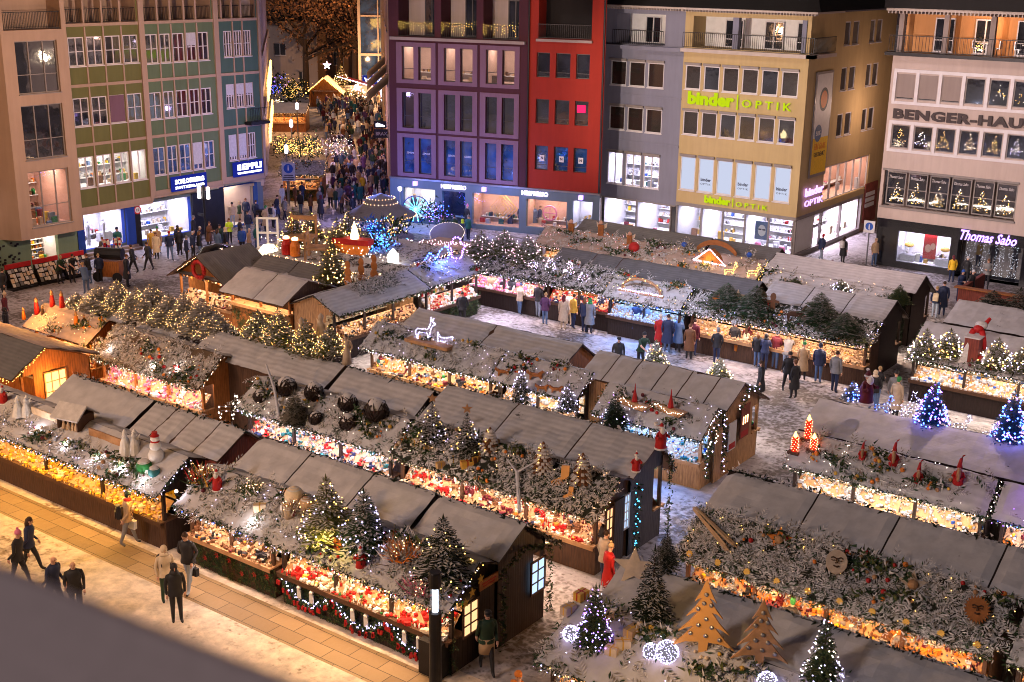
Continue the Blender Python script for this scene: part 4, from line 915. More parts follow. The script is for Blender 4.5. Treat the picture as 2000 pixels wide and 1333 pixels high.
mb.build('cornice', M['cream'], kb); MB(FK).box(-27.7,-12,-9,.9,15.76,17).build('roof', M['roofd'], kb)
MB().box(-27.2,-12,77.7,88,3,15.5).build('side_wall', M['pinkw'], kb)
for i in range(2):
    x = -21.9+2.4*i; t_ = empty('balcony_table', FK(x,-.5,13.2), 'small white balcony table with chairs, '+('left' if i == 0 else 'right')+' one on the pink building loggia', 'table')
    mb = MB(FK); mb.box(x-.35,x+.35,-.8,-.3,13.85,13.9); mb.box(x-.05,x+.05,-.6,-.5,13.2,13.85); mb.build('tabletop', M['white'], t_)
    for sg in (-1,1): mb = MB(FK); mb.box(x+sg*.6-.2,x+sg*.6+.2,-.75,-.4,13.6,13.64); mb.box(x+sg*.78-.02,x+sg*.78+.02,-.75,-.4,13.64,14.05); mb.box(x+sg*.6-.03,x+sg*.6+.03,-.6,-.55,13.2,13.6); mb.build('chair', M['metal'], t_)
sign('building_sign', 'dark metal letters BENGER-HAUS on the pale pink facade', FK, -26.8, -18.6, 9.25, 9.95, .08, None, [('BENGER-HAUS', -26.8, 9.22, 8.3, .62, 'letters_d', .05, 0, 1.1)])
ks = kb
wall_mesh(FK, -27.1, -12, 0, 3.0, [(-25.75,-22.45,.4,2.35,.2),(-22.0,-18.2,.0,2.3,.8)], .03).build('wall', M['black'], ks)
room(FK, -25.75,-22.45,.4,2.35, ks, 1.4, -.18, 'interior', 'silver', 24, 'cool', 1); MB(FK).box(-25.75,-22.45,-.12,-.105,.4,2.35).build('shop_window', M['glass'], ks)
mb = MB(FK); mb.box(-24.3,-23.5,-.7,-.66,.7,2.3,0); mb.ball((0,0,0),.001) if False else None; mb.add([(-24.0+.2*cos(t*pi/6), -.65, 1.35+.26*sin(t*pi/6)) for t in range(12)], [tuple(range(12))], 1); mb.add([(-23.7+.16*cos(t*pi/6), -.65, 1.5+.22*sin(t*pi/6)) for t in range(12)], [tuple(range(12))], 1)
mb.build('poster', [M['g_red'], M['g_skin']], ks)
for x in (-25.2,-22.95): b = MB(FK); b.box(x-.45,x+.45,-.9,-.4,.41,.8); b.build('plinth', M['g_silver'], ks); b = MB(); b.ball(FK(x,-.7,1.4), .3, 0, 10, .5); b.build('bouquet', M['g_gold'], ks)
mb = MB(FK); mb.quad((-22,-.8,0),(-18.2,-.8,0),(-18.2,-.8,2.3),(-22,-.8,2.3)); mb.build('dark_door', M['pane'], ks)
mb = MB(FK)
for _ in range(420): mb.bulb((rnd.choice((-21.4,-20.6,-19.7,-18.9))+rnd.uniform(-.3,.3), -.76, rnd.uniform(.2,2.2)), .012)
mb.build('glitter_curtain', emit('glitter', (.8,.85,1), 2.5, 'NONE'), ks)
sign('shop_sign', 'violet neon script Thomas Sabo above the black shop door', FK, -22, -18.7, 2.3, 3, .08, None, [('Thomas Sabo', -21.9, 2.35, 3.3, .62, 'sign_violet', .02, .35)])
ps = empty('pedestrian_sign', (-27.2,74.6,0), 'blue round pedestrian sign on a post beside the black jewellery shop', 'sign')
mb = MB(); mb.tube([(-27.2,74.6,0),(-27.2,74.6,2.9)], .04, 6); mb.build('post', M['metal'], ps); MB().box(-27.55,-26.85,74.52,74.56,2.2,2.95).build('plate', M['white'], ps)
mb = MB(); mb.add([(-27.2+.25*cos(t*pi/8), 74.51, 2.6+.25*sin(t*pi/8)) for t in range(16)], [tuple(range(16))]); mb.build('disc', M['g_blue'], ps)
mb = MB(); mb.obox((-27.2,74.5,2.7), .03,.005,.03); mb.obox((-27.2,74.5,2.58), .035,.005,.08); mb.obox((-27.24,74.5,2.45), .015,.005,.06,0,0,(0,.3)); mb.obox((-27.16,74.5,2.45), .015,.005,.06,0,0,(0,-.3)); mb.build('walking_figure', M['white'], ps)
MB().box(-30,-10,96,97,0,18).build('x', M['tanwall']).name = 'alley_building'
tag(bpy.data.objects['alley_building'], 'plain tan building wall closing the alley between yellow and pink buildings', 'building')
# --- street beyond the purple building ---
D1 = Vector((-.68,.733,0)).normalized(); FR1 = Fr(P0, D1, (-D1.y, D1.x, 0))
st = empty('street_building', P0, 'beige building row along the right side of the crowded shopping street', 'building')
mb = wall_mesh(FR1, .05, 62, 0, ZT, [(6+8*i, 9+8*i, z, z+1.8, .1) for i in range(6) for z in (5,9,13)]); mb.build('wall', M['tanwall'], st)
for i in range(6):
    for z in (5,9,13): window(FR1, 6+8*i, 9+8*i, z, z+1.8, st)
for i in range(3):
    w_ = ('nearest the purple building','second from the purple building','farthest along the street')[i]
    aw = empty('awning', FR1(3+9*i,0,9), 'striped folded awning on the street side wall, '+w_, 'awning'); mb = MB(FR1)
    for k in range(5): mb.add([(3+9*i,.02,10-k*.12),(3+9*i,1.6,8.6-k*.12),(5.5+9*i,1.6,8.6-k*.12),(5.5+9*i,.02,10-k*.12)], [(0,1,2,3)])
    mb.build('slats', M['g_cream'], aw)
def hang_sign(label, px, py0, w, h, z, boxmat, txt, tm, dist_pt, cat='sign'):
    p = Vector(dist_pt); fr = Fr((p.x,p.y,0), VR, -VF); r = empty('hanging_sign', (p.x,p.y,z), label, cat); MB(fr).box(0, w, 0, .12, z, z+h).build('panel', M[boxmat], r)
    if txt: text_mesh('lettering', txt, fr, w*.12, z+h*.3, w*.76, h*.4, M[tm], r, .01, .125, .01)
    mb = MB(fr); mb.box(w, w+.5, .03, .07, z+h*.7, z+h*.76); mb.build('bracket', M['metal_d'], r); return r
hang_sign('dark hanging sign BRAX on the street corner wall', 0,0,1.2,.7,4.3,'metal_d','BRAX','frame', G(733,372))
hs_ = hang_sign('dark hanging shoe shop sign with glowing shoe above the BRAX sign', 0,0,1.0,.55,5.1,'metal_d',None,None, G(733,372))
p_ = G(733,372); fr_ = Fr((p_.x,p_.y,0), VR, -VF); mb = MB(fr_); mb.prism([(.15,.13,5.2),(.85,.13,5.2),(.85,.13,5.32),(.55,.13,5.42),(.3,.13,5.52),(.15,.13,5.45)], (0,.02,0)); mb.build('glowing_shoe', M['sign_white'], hs_)
# dark building with the sausage shop
wp = G(702,198); FW = Fr((wp.x,wp.y,0), VR, -VF)
wb = empty('dark_building', wp, 'dark glass building with pale frame above the WURST shop in the far street', 'building')
mb = MB(FW); mb.box(0,5,-6,0,2.1,30,0); mb.box(0,.35,0.01,.3,2.1,30,1); mb.box(0,4.6,.31,.4,6.0,6.3,1); mb.box(2.6,2.75,.01,.3,3.4,30,1); mb.box(.4,4.5,.02,.2,11,11.2,1); mb.box(0,5,-3,-2.9,0,2.1,0); mb.build('wall', [M['pane_b'], M['cream']], wb)
room(FW, .4,4.4,.05,2.05, wb, 2.5, -.1, 'interior', 'xmas', 12, 'cool', 1)
sign('shop_sign', 'white glowing WURST letters on a blue fascia in the far street', FW, .5, 3.6, 2.3, 3.4, .2, 'sign_box_blue', [('WURST', .75, 2.55, 2.7, .6, 'sign_white', .03)])
# left side of the street with light nets
a0 = Vector((-66.2,60.1,0)); b0 = G(529,291); FN = Fr(a0, b0-a0, ((b0-a0).y, -(b0-a0).x, 0)); LN = (b0-a0).length
nb = empty('net_lit_building', a0, 'pale building with glowing yellow light nets on the left side of the street', 'building')
mb = MB(FN); mb.box(0, LN, -8, 0, 2.6, 22); mb.box(0, LN, -8, -1, 0, 2.6); mb.build('wall', M['pinkw'], nb)
mb = MB(FN)
for z in (3.6, 7.6, 11.5, 15.5): mb.box(.2, LN-.2, .01, .25, z-.3, z)
for i in range(40): x = .5+(LN-1)*i/39; mb.box(x, x+.12, .01, .12, 8.8, 21)
mb.build('balcony_band', M['cream'], nb)
mb = MB(FN)
for z0, z1 in ((3.7,4.9),(7.0,8.7)):
    for _ in range(1100): mb.bulb((LN*rnd.uniform(.35,.99), rnd.uniform(.3,.4), z0+(z1-z0)*rnd.random()**.7), .06)
mb.build('light_net', M['e_gold'], nb)
# ---------- market stalls ----------
RP = {}; RB = {}; RT = {}
def S_(key, *a, **k):
    root, (rp, rb) = stall(*a, **k); RP[key] = rp; RB[key] = rb; RT[key] = root; return root
def endpart(name, mat, x, y0, y1, z0, z1, parent, t=.03, pp=None):
    mb = MB(); mb.box(x, x+t, y0, y1, z0, z1); o = mb.build(name, M[mat]); return o
def attach(o, root):
    """keep a world-space part in place under a rotated root"""
    bpy.context.view_layer.update(); o.parent = root; o.matrix_parent_inverse = (Matrix.Translation(root.location) @ Matrix.Rotation(root.rotation_euler.z, 4, 'Z')).inverted(); return o
def end_window(root, x, y0, y1, z0, z1, nv=2, nh=3, glow='l_warm', fm='p_brown'):
    mb = MB(); f = .05
    mb.box(x, x+.05, y0, y0+f, z0, z1); mb.box(x, x+.05, y1-f, y1, z0, z1); mb.box(x, x+.05, y0+f, y1-f, z0, z0+f); mb.box(x, x+.05, y0+f, y1-f, z1-f, z1)
    for i in range(1, nv): yy = y0+(y1-y0)*i/nv; mb.box(x+.005, x+.045, yy-.015, yy+.015, z0+f, z1-f)
    for i in range(1, nh): zz = z0+(z1-z0)*i/nh; mb.box(x+.008, x+.042, y0+f, y1-f, zz-.015, zz+.015)
    w = attach(mb.build('window', M[fm]), root); m2 = MB(); m2.box(x+.003, x+.015, y0+f, y1-f, z0+f, z1-f); p = m2.build('pane', M[glow]); p.parent = w; return w
M['pane_glow'] = emit('lit_window_warm', (1,.55,.25), 1.6); M['pane_glow_b'] = emit('lit_window_blue', (.5,.7,1), 1.5); M['pane_glow_y'] = emit('lit_window_yellow', (1,.66,.22), 2.2)
Rr = dict(ze=2.15, ov=.55, yr=1.1, zr=3.4, zb=2.75, ovb=.15)
def F_(key, label, x0, x1, ye, yr, yb, **k):
    k.setdefault('ov', .42); ov = k['ov']; y0 = ye+ov
    return S_(key, 'market_stall', label, x0+.15, y0, 0, x1-x0-.3, yb-y0, yr=yr-y0, **k)
def B_(key, label, x0, x1, yback, yridge, yfront, **k):
    for a, b in Rr.items(): k.setdefault(a, b)
    k['yr'] = yfront-yridge; return S_(key, 'market_stall', label, x1-.15, yfront, 180, x1-x0-.3, yfront-yback-k['ovb'], **k)
# front double row
F_('s0', 'stall with green fir clad counter next to the long nativity stall', -50, -39.7, 21.9, 23.3, 24.1, lamp='gold', pal='straw', roof='snowf', sprigs=70, fir_apron=True)
F_('s1', 'long brown boarded stall with nativity figures and lit yellow straw stars inside', -39.5, -29.7, 21.9, 23.3, 24.1, lamp='gold', pal='straw', wall='dark', apron='brown', roof='snow', sprigs=110, bulbs=('cool',), bstep=.13, sp_w=(7,3,1), posts=3, sp_y=(0,.5))
F_('s2a', 'sweets stall with fir clad counter and red poinsettias in the front row', -28.75, -24.75, 21.9, 23.3, 24.1, lamp='pinkw', pal='food', roof='snowf', sprigs=110, bulbs=('cool','blue'), fir_apron=True, wall='brown', dens=1.6)
s2 = F_('s2b', 'front row sweets stall with hanging light garlands and three snowy firs on top', -24.7, -18.05, 21.9, 23.3, 24.1, lamp='warm', pal='xmas', roof='snowf', sprigs=120, bulbs=('cool','gold'), bstep=.1, fir_apron=True, wall='dark', dens=1.8, posts=3)
B_('r2a', 'plain snow roofed stall back behind the nativity stall', -38.3, -33.75, 23.9, 25.15, 26.3, garl=True, ridge_g=True, bulbs=None, gends=False, wall='dark')
B_('r2b', 'reddish boarded stall with ribbed snowy roof behind the nativity stall', -33.5, -29.1, 23.9, 25.15, 26.3, roof='snowc', roofb='snowc', ridge_g=True, bulbs=None, gends=False, wall='red', gablecol='red', gaps=(1.2,2.4,3.4))
B_('r2c', 'plain snow roofed stall behind the lit yellow fir', -28.3, -21.1, 23.9, 25.15, 26.3, ridge_g=True, bulbs=None, gends=False, gaps=(2.4,5.0))
r2d = B_('r2d', 'dark plank stall with garlanded end window behind the snowy roof firs', -20.9, -17.9, 23.9, 25.15, 26.3, ridge_g=True, bulbs=None, wall='dark', lamp='warm')
# middle double row
F_('s3a', 'stall with dark snow capped wicker balls and birch pole on its roof', -33.9, -26.45, 28.9, 30.15, 31.2, lamp='cool', pal='mixed', sprigs=110, bulbs=('white','cool'), bstep=.09, roof='snowf', roofb='snow', sp_w=(7,4,2))
s3b = F_('s3b', 'mitten and knitwear stall with wooden boots and cone trees on its roof', -26.3, -18.1, 28.9, 30.35, 31.2, lamp='pinkw', pal='knit', sprigs=230, bulbs=('warm',), bstep=.3, roof='bough', wall='brown', apron='brown', dens=1.9)
B_('r3z', 'stall with angels and yellow lit firs on its slatted snowy roof', -38.8, -31.4, 30.9, 32.15, 33.1, roofb='snowc', ridge_g=True, bulbs=None, wall='brown', gends=False)
B_('r3a', 'plain snow roofed stall between the angel stall and the long middle stall', -31.1, -26.9, 30.9, 32.0, 33.1, roofb='snowc', ridge_g=True, bulbs=None, gends=False)
r3b = B_('r3b', 'long plain snow roofed stall with two fabric santas on the right gable', -26.7, -18.0, 30.95, 32.6, 33.1, zr=3.5, roofb='snowc', ridge_g=True, bulbs=None, wall='grey', gaps=(2.6,5.6), ovb=.1)
fur = F_('fur', 'stall with shaggy straw roof and blue glass lanterns on its gable', -43.3, -36.6, 29.3, 30.7, 32.0, lamp='pinkw', pal='white', sprigs=260, bulbs=('warm','white'), roof='thatch', wall='orange', gablecol='orange', sp_mats=('frost','frost_d','needle_d'), sp_w=(11,4,2), zr=3.1)
# chalet and left edge
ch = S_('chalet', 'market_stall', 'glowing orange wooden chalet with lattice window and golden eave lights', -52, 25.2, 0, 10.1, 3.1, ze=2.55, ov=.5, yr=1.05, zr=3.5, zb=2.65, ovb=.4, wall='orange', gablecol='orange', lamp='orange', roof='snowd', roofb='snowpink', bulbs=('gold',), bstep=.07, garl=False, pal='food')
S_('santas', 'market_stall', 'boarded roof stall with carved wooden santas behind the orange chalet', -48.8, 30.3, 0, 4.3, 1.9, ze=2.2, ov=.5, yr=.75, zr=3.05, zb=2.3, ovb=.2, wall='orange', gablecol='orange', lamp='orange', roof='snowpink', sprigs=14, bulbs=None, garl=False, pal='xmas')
B_('trees', 'long dark roofed stall crowded with nine fairy lit firs', -48.4, -39.8, 31.7, 33.2, 34.4, roof='snowp', roofb='snowp', bulbs=None, garl=False, wall='brown')
# third double row
F_('s31a', 'toy stall with glowing white deer sledge on its shingled roof', -35.5, -28.6, 37.35, 38.5, 39.2, lamp='white', pal='bright', sprigs=110, bulbs=('cool','white'), bstep=.1, roof='snowf', wall='brown', sp_w=(11,3,1))
F_('s31b', 'stall with carved foxes and two firs on its roof beside the toy stall', -28.5, -24.4, 37.35, 38.5, 39.2, lamp='white', pal='silver', sprigs=30, bulbs=('cool',), roof='snow', wall='dark')
B_('s30', 'long plain snow roofed stall behind the toy stall with orange gable', -34.6, -26.0, 38.9, 40.2, 41.4, roofb='snowc', bulbs=('cool',), garl=False, wall='orange', gablecol='orange', zr=3.35, gaps=(4.3,))
s32 = B_('s32', 'orange plank stall with seamed snow roof and posters on its end wall', -24.9, -18.6, 38.4, 39.8, 41.5, roofb='snow', bulbs=None, ridge_g=False, wall='tan', gablecol='tan', gaps=(1.0,2.15,3.2,4.35,5.35), zb=2.7, garl=False)
s33 = F_('s33', 'blue lit stall with wooden boats on its roof and garlanded end door', -23.2, -18.7, 36.7, 37.9, 38.5, lamp='blue', pal='blue', sprigs=24, bulbs=('cool','white'), bstep=.13, roof='snow', wall='tan', apron='tan')
# centre
S_('s16', 'market_stall', 'green panelled hut with two plain snowy roof plates left of centre', -46.0, 39.3, 0, 4.1, 3.2, ze=2.5, ov=.6, yr=1.1, zr=3.4, zb=2.6, wall='orange', apron='orange', gaps=(2.4,), bulbs=None, garl=False, lamp='warm', counter=1.9, fir_apron=True, roofb='snow', goods=False, gablecol='brown')
S_('s17', 'market_stall', 'hut with two dark slate grey roof plates behind the green panelled hut', -47.3, 42.0, 0, 4.8, 2.0, ze=2.6, ov=.5, yr=.9, zr=3.4, zb=2.5, wall='dark', gaps=(2.6,), bulbs=None, garl=False, roof='snowd', roofb='snowd', lamp='warm', goods=False)
S_('s18', 'market_stall', 'shingled hut with lit gable and large red wreath', -51.0, 40.2, 0, 4.1, 2.9, ze=2.5, ov=.3, yr=1.3, zr=2.55, zb=2.55, wall='orange', bulbs=None, garl=False, roof='snowd', roofb='snowd', lamp='white', pal='food')
s19 = S_('s19', 'market_stall', 'pottery stall with fir boughs on its ribbed roof and lit bowls inside', -39.2, 39.5, 90, 6.2, 2.7, ze=2.4, ov=.5, yr=1.15, zr=3.15, zb=2.45, ovb=.1, wall='dark', lamp='white', pal='food', roof='snowc', sprigs=0, bulbs=None, gablecol='tan', counter=1.05, dens=1.4, garl=True, gends=True)
S_('s20', 'market_stall', 'stall glowing blue from roof lights with red and white pottery', -39.4, 46.3, 90, 4.2, 2.4, ze=2.4, ov=.45, yr=1.15, zr=3.1, zb=2.45, wall='dark', lamp='cool', pal='xmas', roof='snow', sprigs=60, bulbs=('white','pink'), bstep=.1, fir_apron=True, dens=1.8)
# right of centre, first row facing the square
F_('s23a', 'white lit stall crowned by three pink lit snowy firs', -41.3, -36.3, 51.6, 53.3, 54.0, lamp='cool', pal='white', sprigs=170, bulbs=('cool',), roof='bough', wall='dark', dens=1.6, gends=False, counter=1.0)
F_('s23b', 'knitted hats stall with small glittering cone trees on its roof', -36.1, -31.8, 51.6, 53.2, 53.9, lamp='pinkw', pal='dark', sprigs=130, bulbs=('cool','pink'), bstep=.1, roof='bough', wall='dark', dens=1.6)
B_('r23', 'dark roof plates with small orange gable behind the knitted hats stall', -36.6, -31.0, 53.2, 54.4, 55.6, roofb='snowd', bulbs=None, garl=False, wall='orange', gaps=(1.8,3.4), zr=3.35, goods=False)
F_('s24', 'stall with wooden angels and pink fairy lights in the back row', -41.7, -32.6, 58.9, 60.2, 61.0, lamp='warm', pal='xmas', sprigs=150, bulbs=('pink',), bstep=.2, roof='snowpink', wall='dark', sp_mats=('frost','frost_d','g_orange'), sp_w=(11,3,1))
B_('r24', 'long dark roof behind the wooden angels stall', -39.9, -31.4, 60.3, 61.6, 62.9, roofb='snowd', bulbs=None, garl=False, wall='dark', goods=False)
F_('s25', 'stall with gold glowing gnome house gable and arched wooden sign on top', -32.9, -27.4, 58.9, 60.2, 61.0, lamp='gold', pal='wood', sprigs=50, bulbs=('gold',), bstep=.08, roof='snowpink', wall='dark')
B_('r25', 'dark roof behind the gnome house stall', -31.2, -27.2, 60.4, 61.6, 62.9, roofb='snowd', bulbs=None, garl=False, wall='dark', goods=False)
F_('s28a', 'blue lit stall with glowing candle arch on its roof', -32.1, -27.7, 51.3, 52.6, 53.3, lamp='blue', pal='silver', sprigs=70, bulbs=('gold','cool'), roof='snowf', wall='dark', apron='dark', dens=1.5)
F_('s28b', 'long leather and woodware stall with gingerbread figures and fir bunches on top', -27.4, -18.3, 51.3, 52.6, 53.3, lamp='pinkw', pal='wood', sprigs=260, bulbs=('cool','gold','pink'), bstep=.12, roof='bough', wall='brown', apron='brown', dens=1.9, sp_y=(0,.6), posts=3)
B_('r28a', 'smooth dark grey roof behind the candle arch stall', -31.6, -24.8, 53.0, 54.2, 55.4, roofb='snowd', bulbs=None, garl=False, goods=False)
B_('r28b', 'roof plates with gable behind the long leather stall', -24.4, -18.4, 53.2, 54.9, 56.3, roofb='snowc', bulbs=None, garl=False, goods=False, gaps=(2,4), wall='dark')
F_('s29', 'green stall with wavy snow edged facade and red wares at its end', -26.5, -19.3, 57.2, 58.6, 59.4, lamp='warm', pal='xmas', sprigs=60, bulbs=None, roof='snowc', wall='dark', endgreen=True)
B_('r29', 'long ribbed grey roof nearest the yellow corner building', -27.0, -19.0, 59.2, 60.6, 62.0, roofb='snowc', bulbs=None, ridge_g=False, garl=False, goods=False, endgreen=False)
# right side
s34 = B_('s34', 'smooth snow roofed stall edged with blue lights and two blue firs', -15.7, -5.0, 38.2, 39.9, 41.2, roofb='snow', bulbs=('blue',), bstep=.1, gends=False)
F_('s35', 'stall with four tall capped wooden gnomes and red candles on its roof', -15.4, -8.85, 36.5, 37.5, 38.1, lamp='white', pal='silver', sprigs=60, bulbs=('white',), roof='snowc', wall='dark', sp_w=(7,5,1))
F_('s39', 'violet lit stall with small figures beside the gnome stall', -8.6, -4, 36.5, 37.5, 38.1, lamp='cool', pal='bright', sprigs=8, bulbs=('violet','blue'), bstep=.1, roof='snow')
B_('s36', 'long seamed snow roof between the fir bough stall and gnome stall', -15.2, -4.0, 30.5, 32.0, 33.2, roofb='snow', bulbs=None, ridge_g=True, gaps=(3.1,6.0,8.4))
F_('s37', 'stall covered in snowy fir boughs with carved moon and sun faces', -15.0, -6.3, 28.35, 30.0, 30.6, lamp='orange', pal='bright', sprigs=560, bulbs=('gold',), bstep=.5, roof='bough', wall='brown', dens=2.2, sp_w=(11,4,2))
F_('s37b', 'dark end stall across the black gap from the fir bough stall', -5.9, -2, 28.35, 30.0, 30.6, lamp='warm', pal='food', sprigs=30, bulbs=('gold',), roof='snowc')
F_('s38', 'nearest stall with parcels glowing balls and two flat wooden firs', -14.9, -3.2, 21.45, 23.3, 23.5, lamp='warm', pal='xmas', sprigs=230, bulbs=('cool','gold'), bstep=.11, roof='snow', wall='dark', sp_w=(9,3,2), zr=3.0, zb=2.9)
B_('r38', 'grey snow roof behind the two flat wooden firs', -14.6, -3.5, 23.4, 25.0, 26.3, roofb='snow', bulbs=None, ridge_g=True)
F_('s40', 'bright white lit glass stall with gold lit firs and climbing santa on top', -16.4, -9.4, 50.9, 53.1, 54.0, lamp='white', pal='silver', sprigs=50, bulbs=('pink','white'), bstep=.1, roof='snow', wall='dark', zr=3.2, gaps=(4.4,), sp_y=(0,.25), dens=1.3)
B_('s41', 'snowy roof with heaped fir boughs behind the climbing santa', -16.2, -10, 55.0, 57.0, 58.4, roofb='snow', bulbs=None, garl=False)
# visible ends
end_window(s2, -18.1, 22.62, 23.3, .95, 1.95, 2, 3, 'pane_glow'); end_window(r2d, -17.98, 25.5, 26.2, 1.0, 2.05, 2, 3, 'pane_glow_b'); 
end_window(s3b, -18.18, 29.7, 30.15, 1.0, 2.1, 2, 3, 'pane_glow'); end_window(s3b, -18.18, 30.75, 31.1, 1.0, 2.2, 2, 4, 'pane_glow_b', 'white')
end_window(ch, -41.86, 26.15, 27.15, 1.2, 2.45, 3, 3, 'pane_glow_y', 'p_tan')
o = MB(); o.box(-18.17,-18.11,30.15,30.72,.1,2.2); attach(o.build('door', M['wy_grey']), s3b)
o = MB(); o.box(-18.12,-18.08,23.36,24.0,.1,2.2); attach(o.build('door', M['wy_dark']), s2)
def gar_w(root, pts, bl=None, r=.09, dens=60, name='garland', mats=('needle','needle_y')):
    mb = MB(); garland(mb, pts, r, dens); attach(mb.build(name, [M[k] for k in mats]), root)
    if bl:
        mb = MB(); bulbs_along(mb, pts, .11, .027, range(len(bl)), .10); attach(mb.build('string_lights', [M['e_'+b] for b in bl]), root)
gar_w(r2d, [(-17.85,26.3,.2),(-17.85,26.3,2.3),(-17.85,25.15,2.75),(-17.85,24.1,2.4),(-17.85,24.1,.1)])
gar_w(r3b, [(-17.85,33.1,.2),(-17.85,33.1,2.9)]); gar_w(s3b, [(-17.95,31.25,.1),(-17.95,31.25,2.5)], ('cyan',), mats=('needle','needle'))
gar_w(s33, [(-18.6,37.15,2.0),(-18.6,37.1,.5)], ('cool','white'), .13); gar_w(s33, [(-18.6,37.1,2.1),(-18.6,37.9,2.75),(-18.6,38.4,2.4),(-18.6,38.4,.4)], ('cool',), .12); gar_w(s33, [(-18.55,37.2,1.4),(-18.55,37.75,2.3)], ('cool','white'))
gar_w(s32, [(-18.35,39.0,2.6),(-18.35,39.8,3.3),(-18.35,40.6,3.0)], ('cool',), .1)
for nm, lab, x, y0, y1, z0, z1, m1, txt in (('poster','white and red market poster on the orange plank end wall',-18.62,38.75,39.35,1.0,2.1,'white',None),('poster','dark red candle poster on the orange plank end wall',-18.62,39.7,40.4,1.2,2.5,'w_red',None)):
    r = empty(nm, (x,y0,z0), lab, 'poster'); mb = MB(); mb.box(x,x+.03,y0,y1,z0,z1,0); mb.box(x+.031,x+.034,y0+.05,y1-.05,z0+.05,z0+.28,1)
    if nm and m1 == 'w_red':
        for k in range(3): mb.box(x+.031,x+.036,y0+.15+k*.17,y0+.22+k*.17,z0+.55,z0+.85,2)
    mb.build('sheet', [M[m1], M['g_red'], M['e_warm']], r)
door = MB(); door.box(-18.68,-18.62,37.75,38.3,.1,2.1); attach(door.build('door', M['wy_tan']), s33)
# parts lying on roofs and fronts of particular stalls
def roofpatch(root, key, u0, u1, v0, v1, n, L=(.25,.5), wts=(8,3,2), mats=('frost','needle_d','needle'), dz=.06, lift=.10):
    mb = MB(); rp = RP[key]; a, b, c = rp(0,0), rp(1,0), rp(0,1); nn = (b-a).cross(c-a).normalized(); nn = nn if nn.z > 0 else -nn
    scatter_sprigs(mb, lambda u, v: rp(u0+(u1-u0)*u, v0+(v1-v0)*v, dz+rnd.random()*.1), nn, n, L, (0,1,2), wts, lift)
    attach(mb.build('fir_boughs', [M[k] for k in mats]), root)
ST = {k: None for k in ()}
roofpatch(s19, 's19', .30, .85, .35, .98, 170, lift=.2)
roofpatch(s3b, 's3b', .55, 1.0, .0, .7, 120)
# wreath gable of the shingled hut
# loops of lights with red bags under the front row counter
for i, (x0, x1) in enumerate(((-24.5,-22.4),(-22.4,-20.3),(-20.3,-18.6))):
    r = empty('light_garland', (x0,22.2,.9), 'looped garland of white lights and red gift bags on the front counter, '+('left','middle','right')[i]+' loop', 'garland')
    pts = [(x0+(x1-x0)*k/8, 22.18, .92-.55*sin(pi*k/8)) for k in range(9)]; mb = MB(); garland(mb, pts, .09, 90); mb.build('greenery', [M['needle'], M['needle_y']], r)
    mb = MB(); bulbs_along(mb, pts, .055, .024, (0,), .07); mb.build('string_lights', M['e_cool'], r)
    mb = MB()
    for k in range(9):
        p = pts[k] if k < 9 else pts[-1]
        for q in range(2): mb.obox((p[0]+rnd.uniform(-.1,.1), 22.12, p[2]-rnd.uniform(.1,.25)), .035, .02, .07, 0, 0, (0,rnd.uniform(-.4,.4)))
    mb.build('gift_bags', M['g_red'], r)
    mb = MB()
    for xx in ((x0+x1)/2-.25, (x0+x1)/2+.25): mb.obox((xx,22.15,.62), .07,.02,.14); mb.ball((xx,22.15,.82), .07, 0, 8)
    mb.build('felt_figures', M['g_white'], r)
for i in range(7):
    x = -28.4+i*.55; z = rnd.uniform(.4,.75); p = empty('poinsettia', (x,22.25,z), 'red poinsettia star on the green fir clad counter', 'flower', 'poinsettias on the fir clad counter')
    mb = MB()
    for k in range(6): a = k*1.05; mb.add([(x,22.24,z),(x+.06*cos(a-.3),22.22,z+.06*sin(a-.3)),(x+.12*cos(a),22.2,z+.12*sin(a)),(x+.06*cos(a+.3),22.22,z+.06*sin(a+.3))], [(0,1,2,3)])
    mb.build('petals', M['g_red'], p)
for key in ('s1','s2a','s2b','s3a','s3b','s31a','s23a','s23b','s28a','s28b','s37','s35','s40','s19'):
    rt_ = RT[key]; mb = MB(); L_ = 3.0
    for k in range(9):
        for q in range(2): mb.box(.35+k*.42+q*.05, .47+k*.42+q*.05, .1+q*.22, .11+q*.22, 1.22+q*.22, 1.31+q*.22)
    mb.build('price_cards', M['white'], rt_)
# candle arch, gable, wavy facade
def P_(k, u, v, dz=.05): return RP[k](u, v, dz)
c = P_('s28a', .45, .35); ar = empty('candle_arch', c, 'glowing golden candle arch standing on the blue lit stall roof', 'decoration')
mb = MB(); pts = [(c.x+1.1*cos(pi*k/12), c.y, c.z+.1+.62*sin(pi*k/12)) for k in range(13)]; mb.tube(pts, .07, 6); mb.box(c.x-1.3,c.x+1.3,c.y-.1,c.y+.1,c.z-.05,c.z+.08); mb.build('arch', M['p_tan'], ar)
mb = MB(); bulbs_along(mb, pts, .12, .045, (0,), .06); bulbs_along(mb, [(c.x-1.3,c.y-.12,c.z+.1),(c.x+1.3,c.y-.12,c.z+.1)], .1, .04, (1,), .02); mb.build('lights', [M['e_gold'], M['e_cool']], ar)
c = P_('s25', .45, .45); gh = empty('gnome_house', c, 'small wooden gable outlined in pink bulbs on the gold lit stall', 'decoration')
mb = MB(); mb.prism([(c.x-.95,c.y,c.z),(c.x+.95,c.y,c.z),(c.x,c.y,c.z+.75)], (0,.5,0)); mb.build('gable', M['w_orange'], gh)
mb = MB(); bulbs_along(mb, [(c.x-1.0,c.y-.05,c.z),(c.x,c.y-.05,c.z+.8),(c.x+1.0,c.y-.05,c.z),(c.x-1.0,c.y-.05,c.z+.08)], .1, .05, (0,), .01); mb.build('string_lights', M['e_pink'], gh)
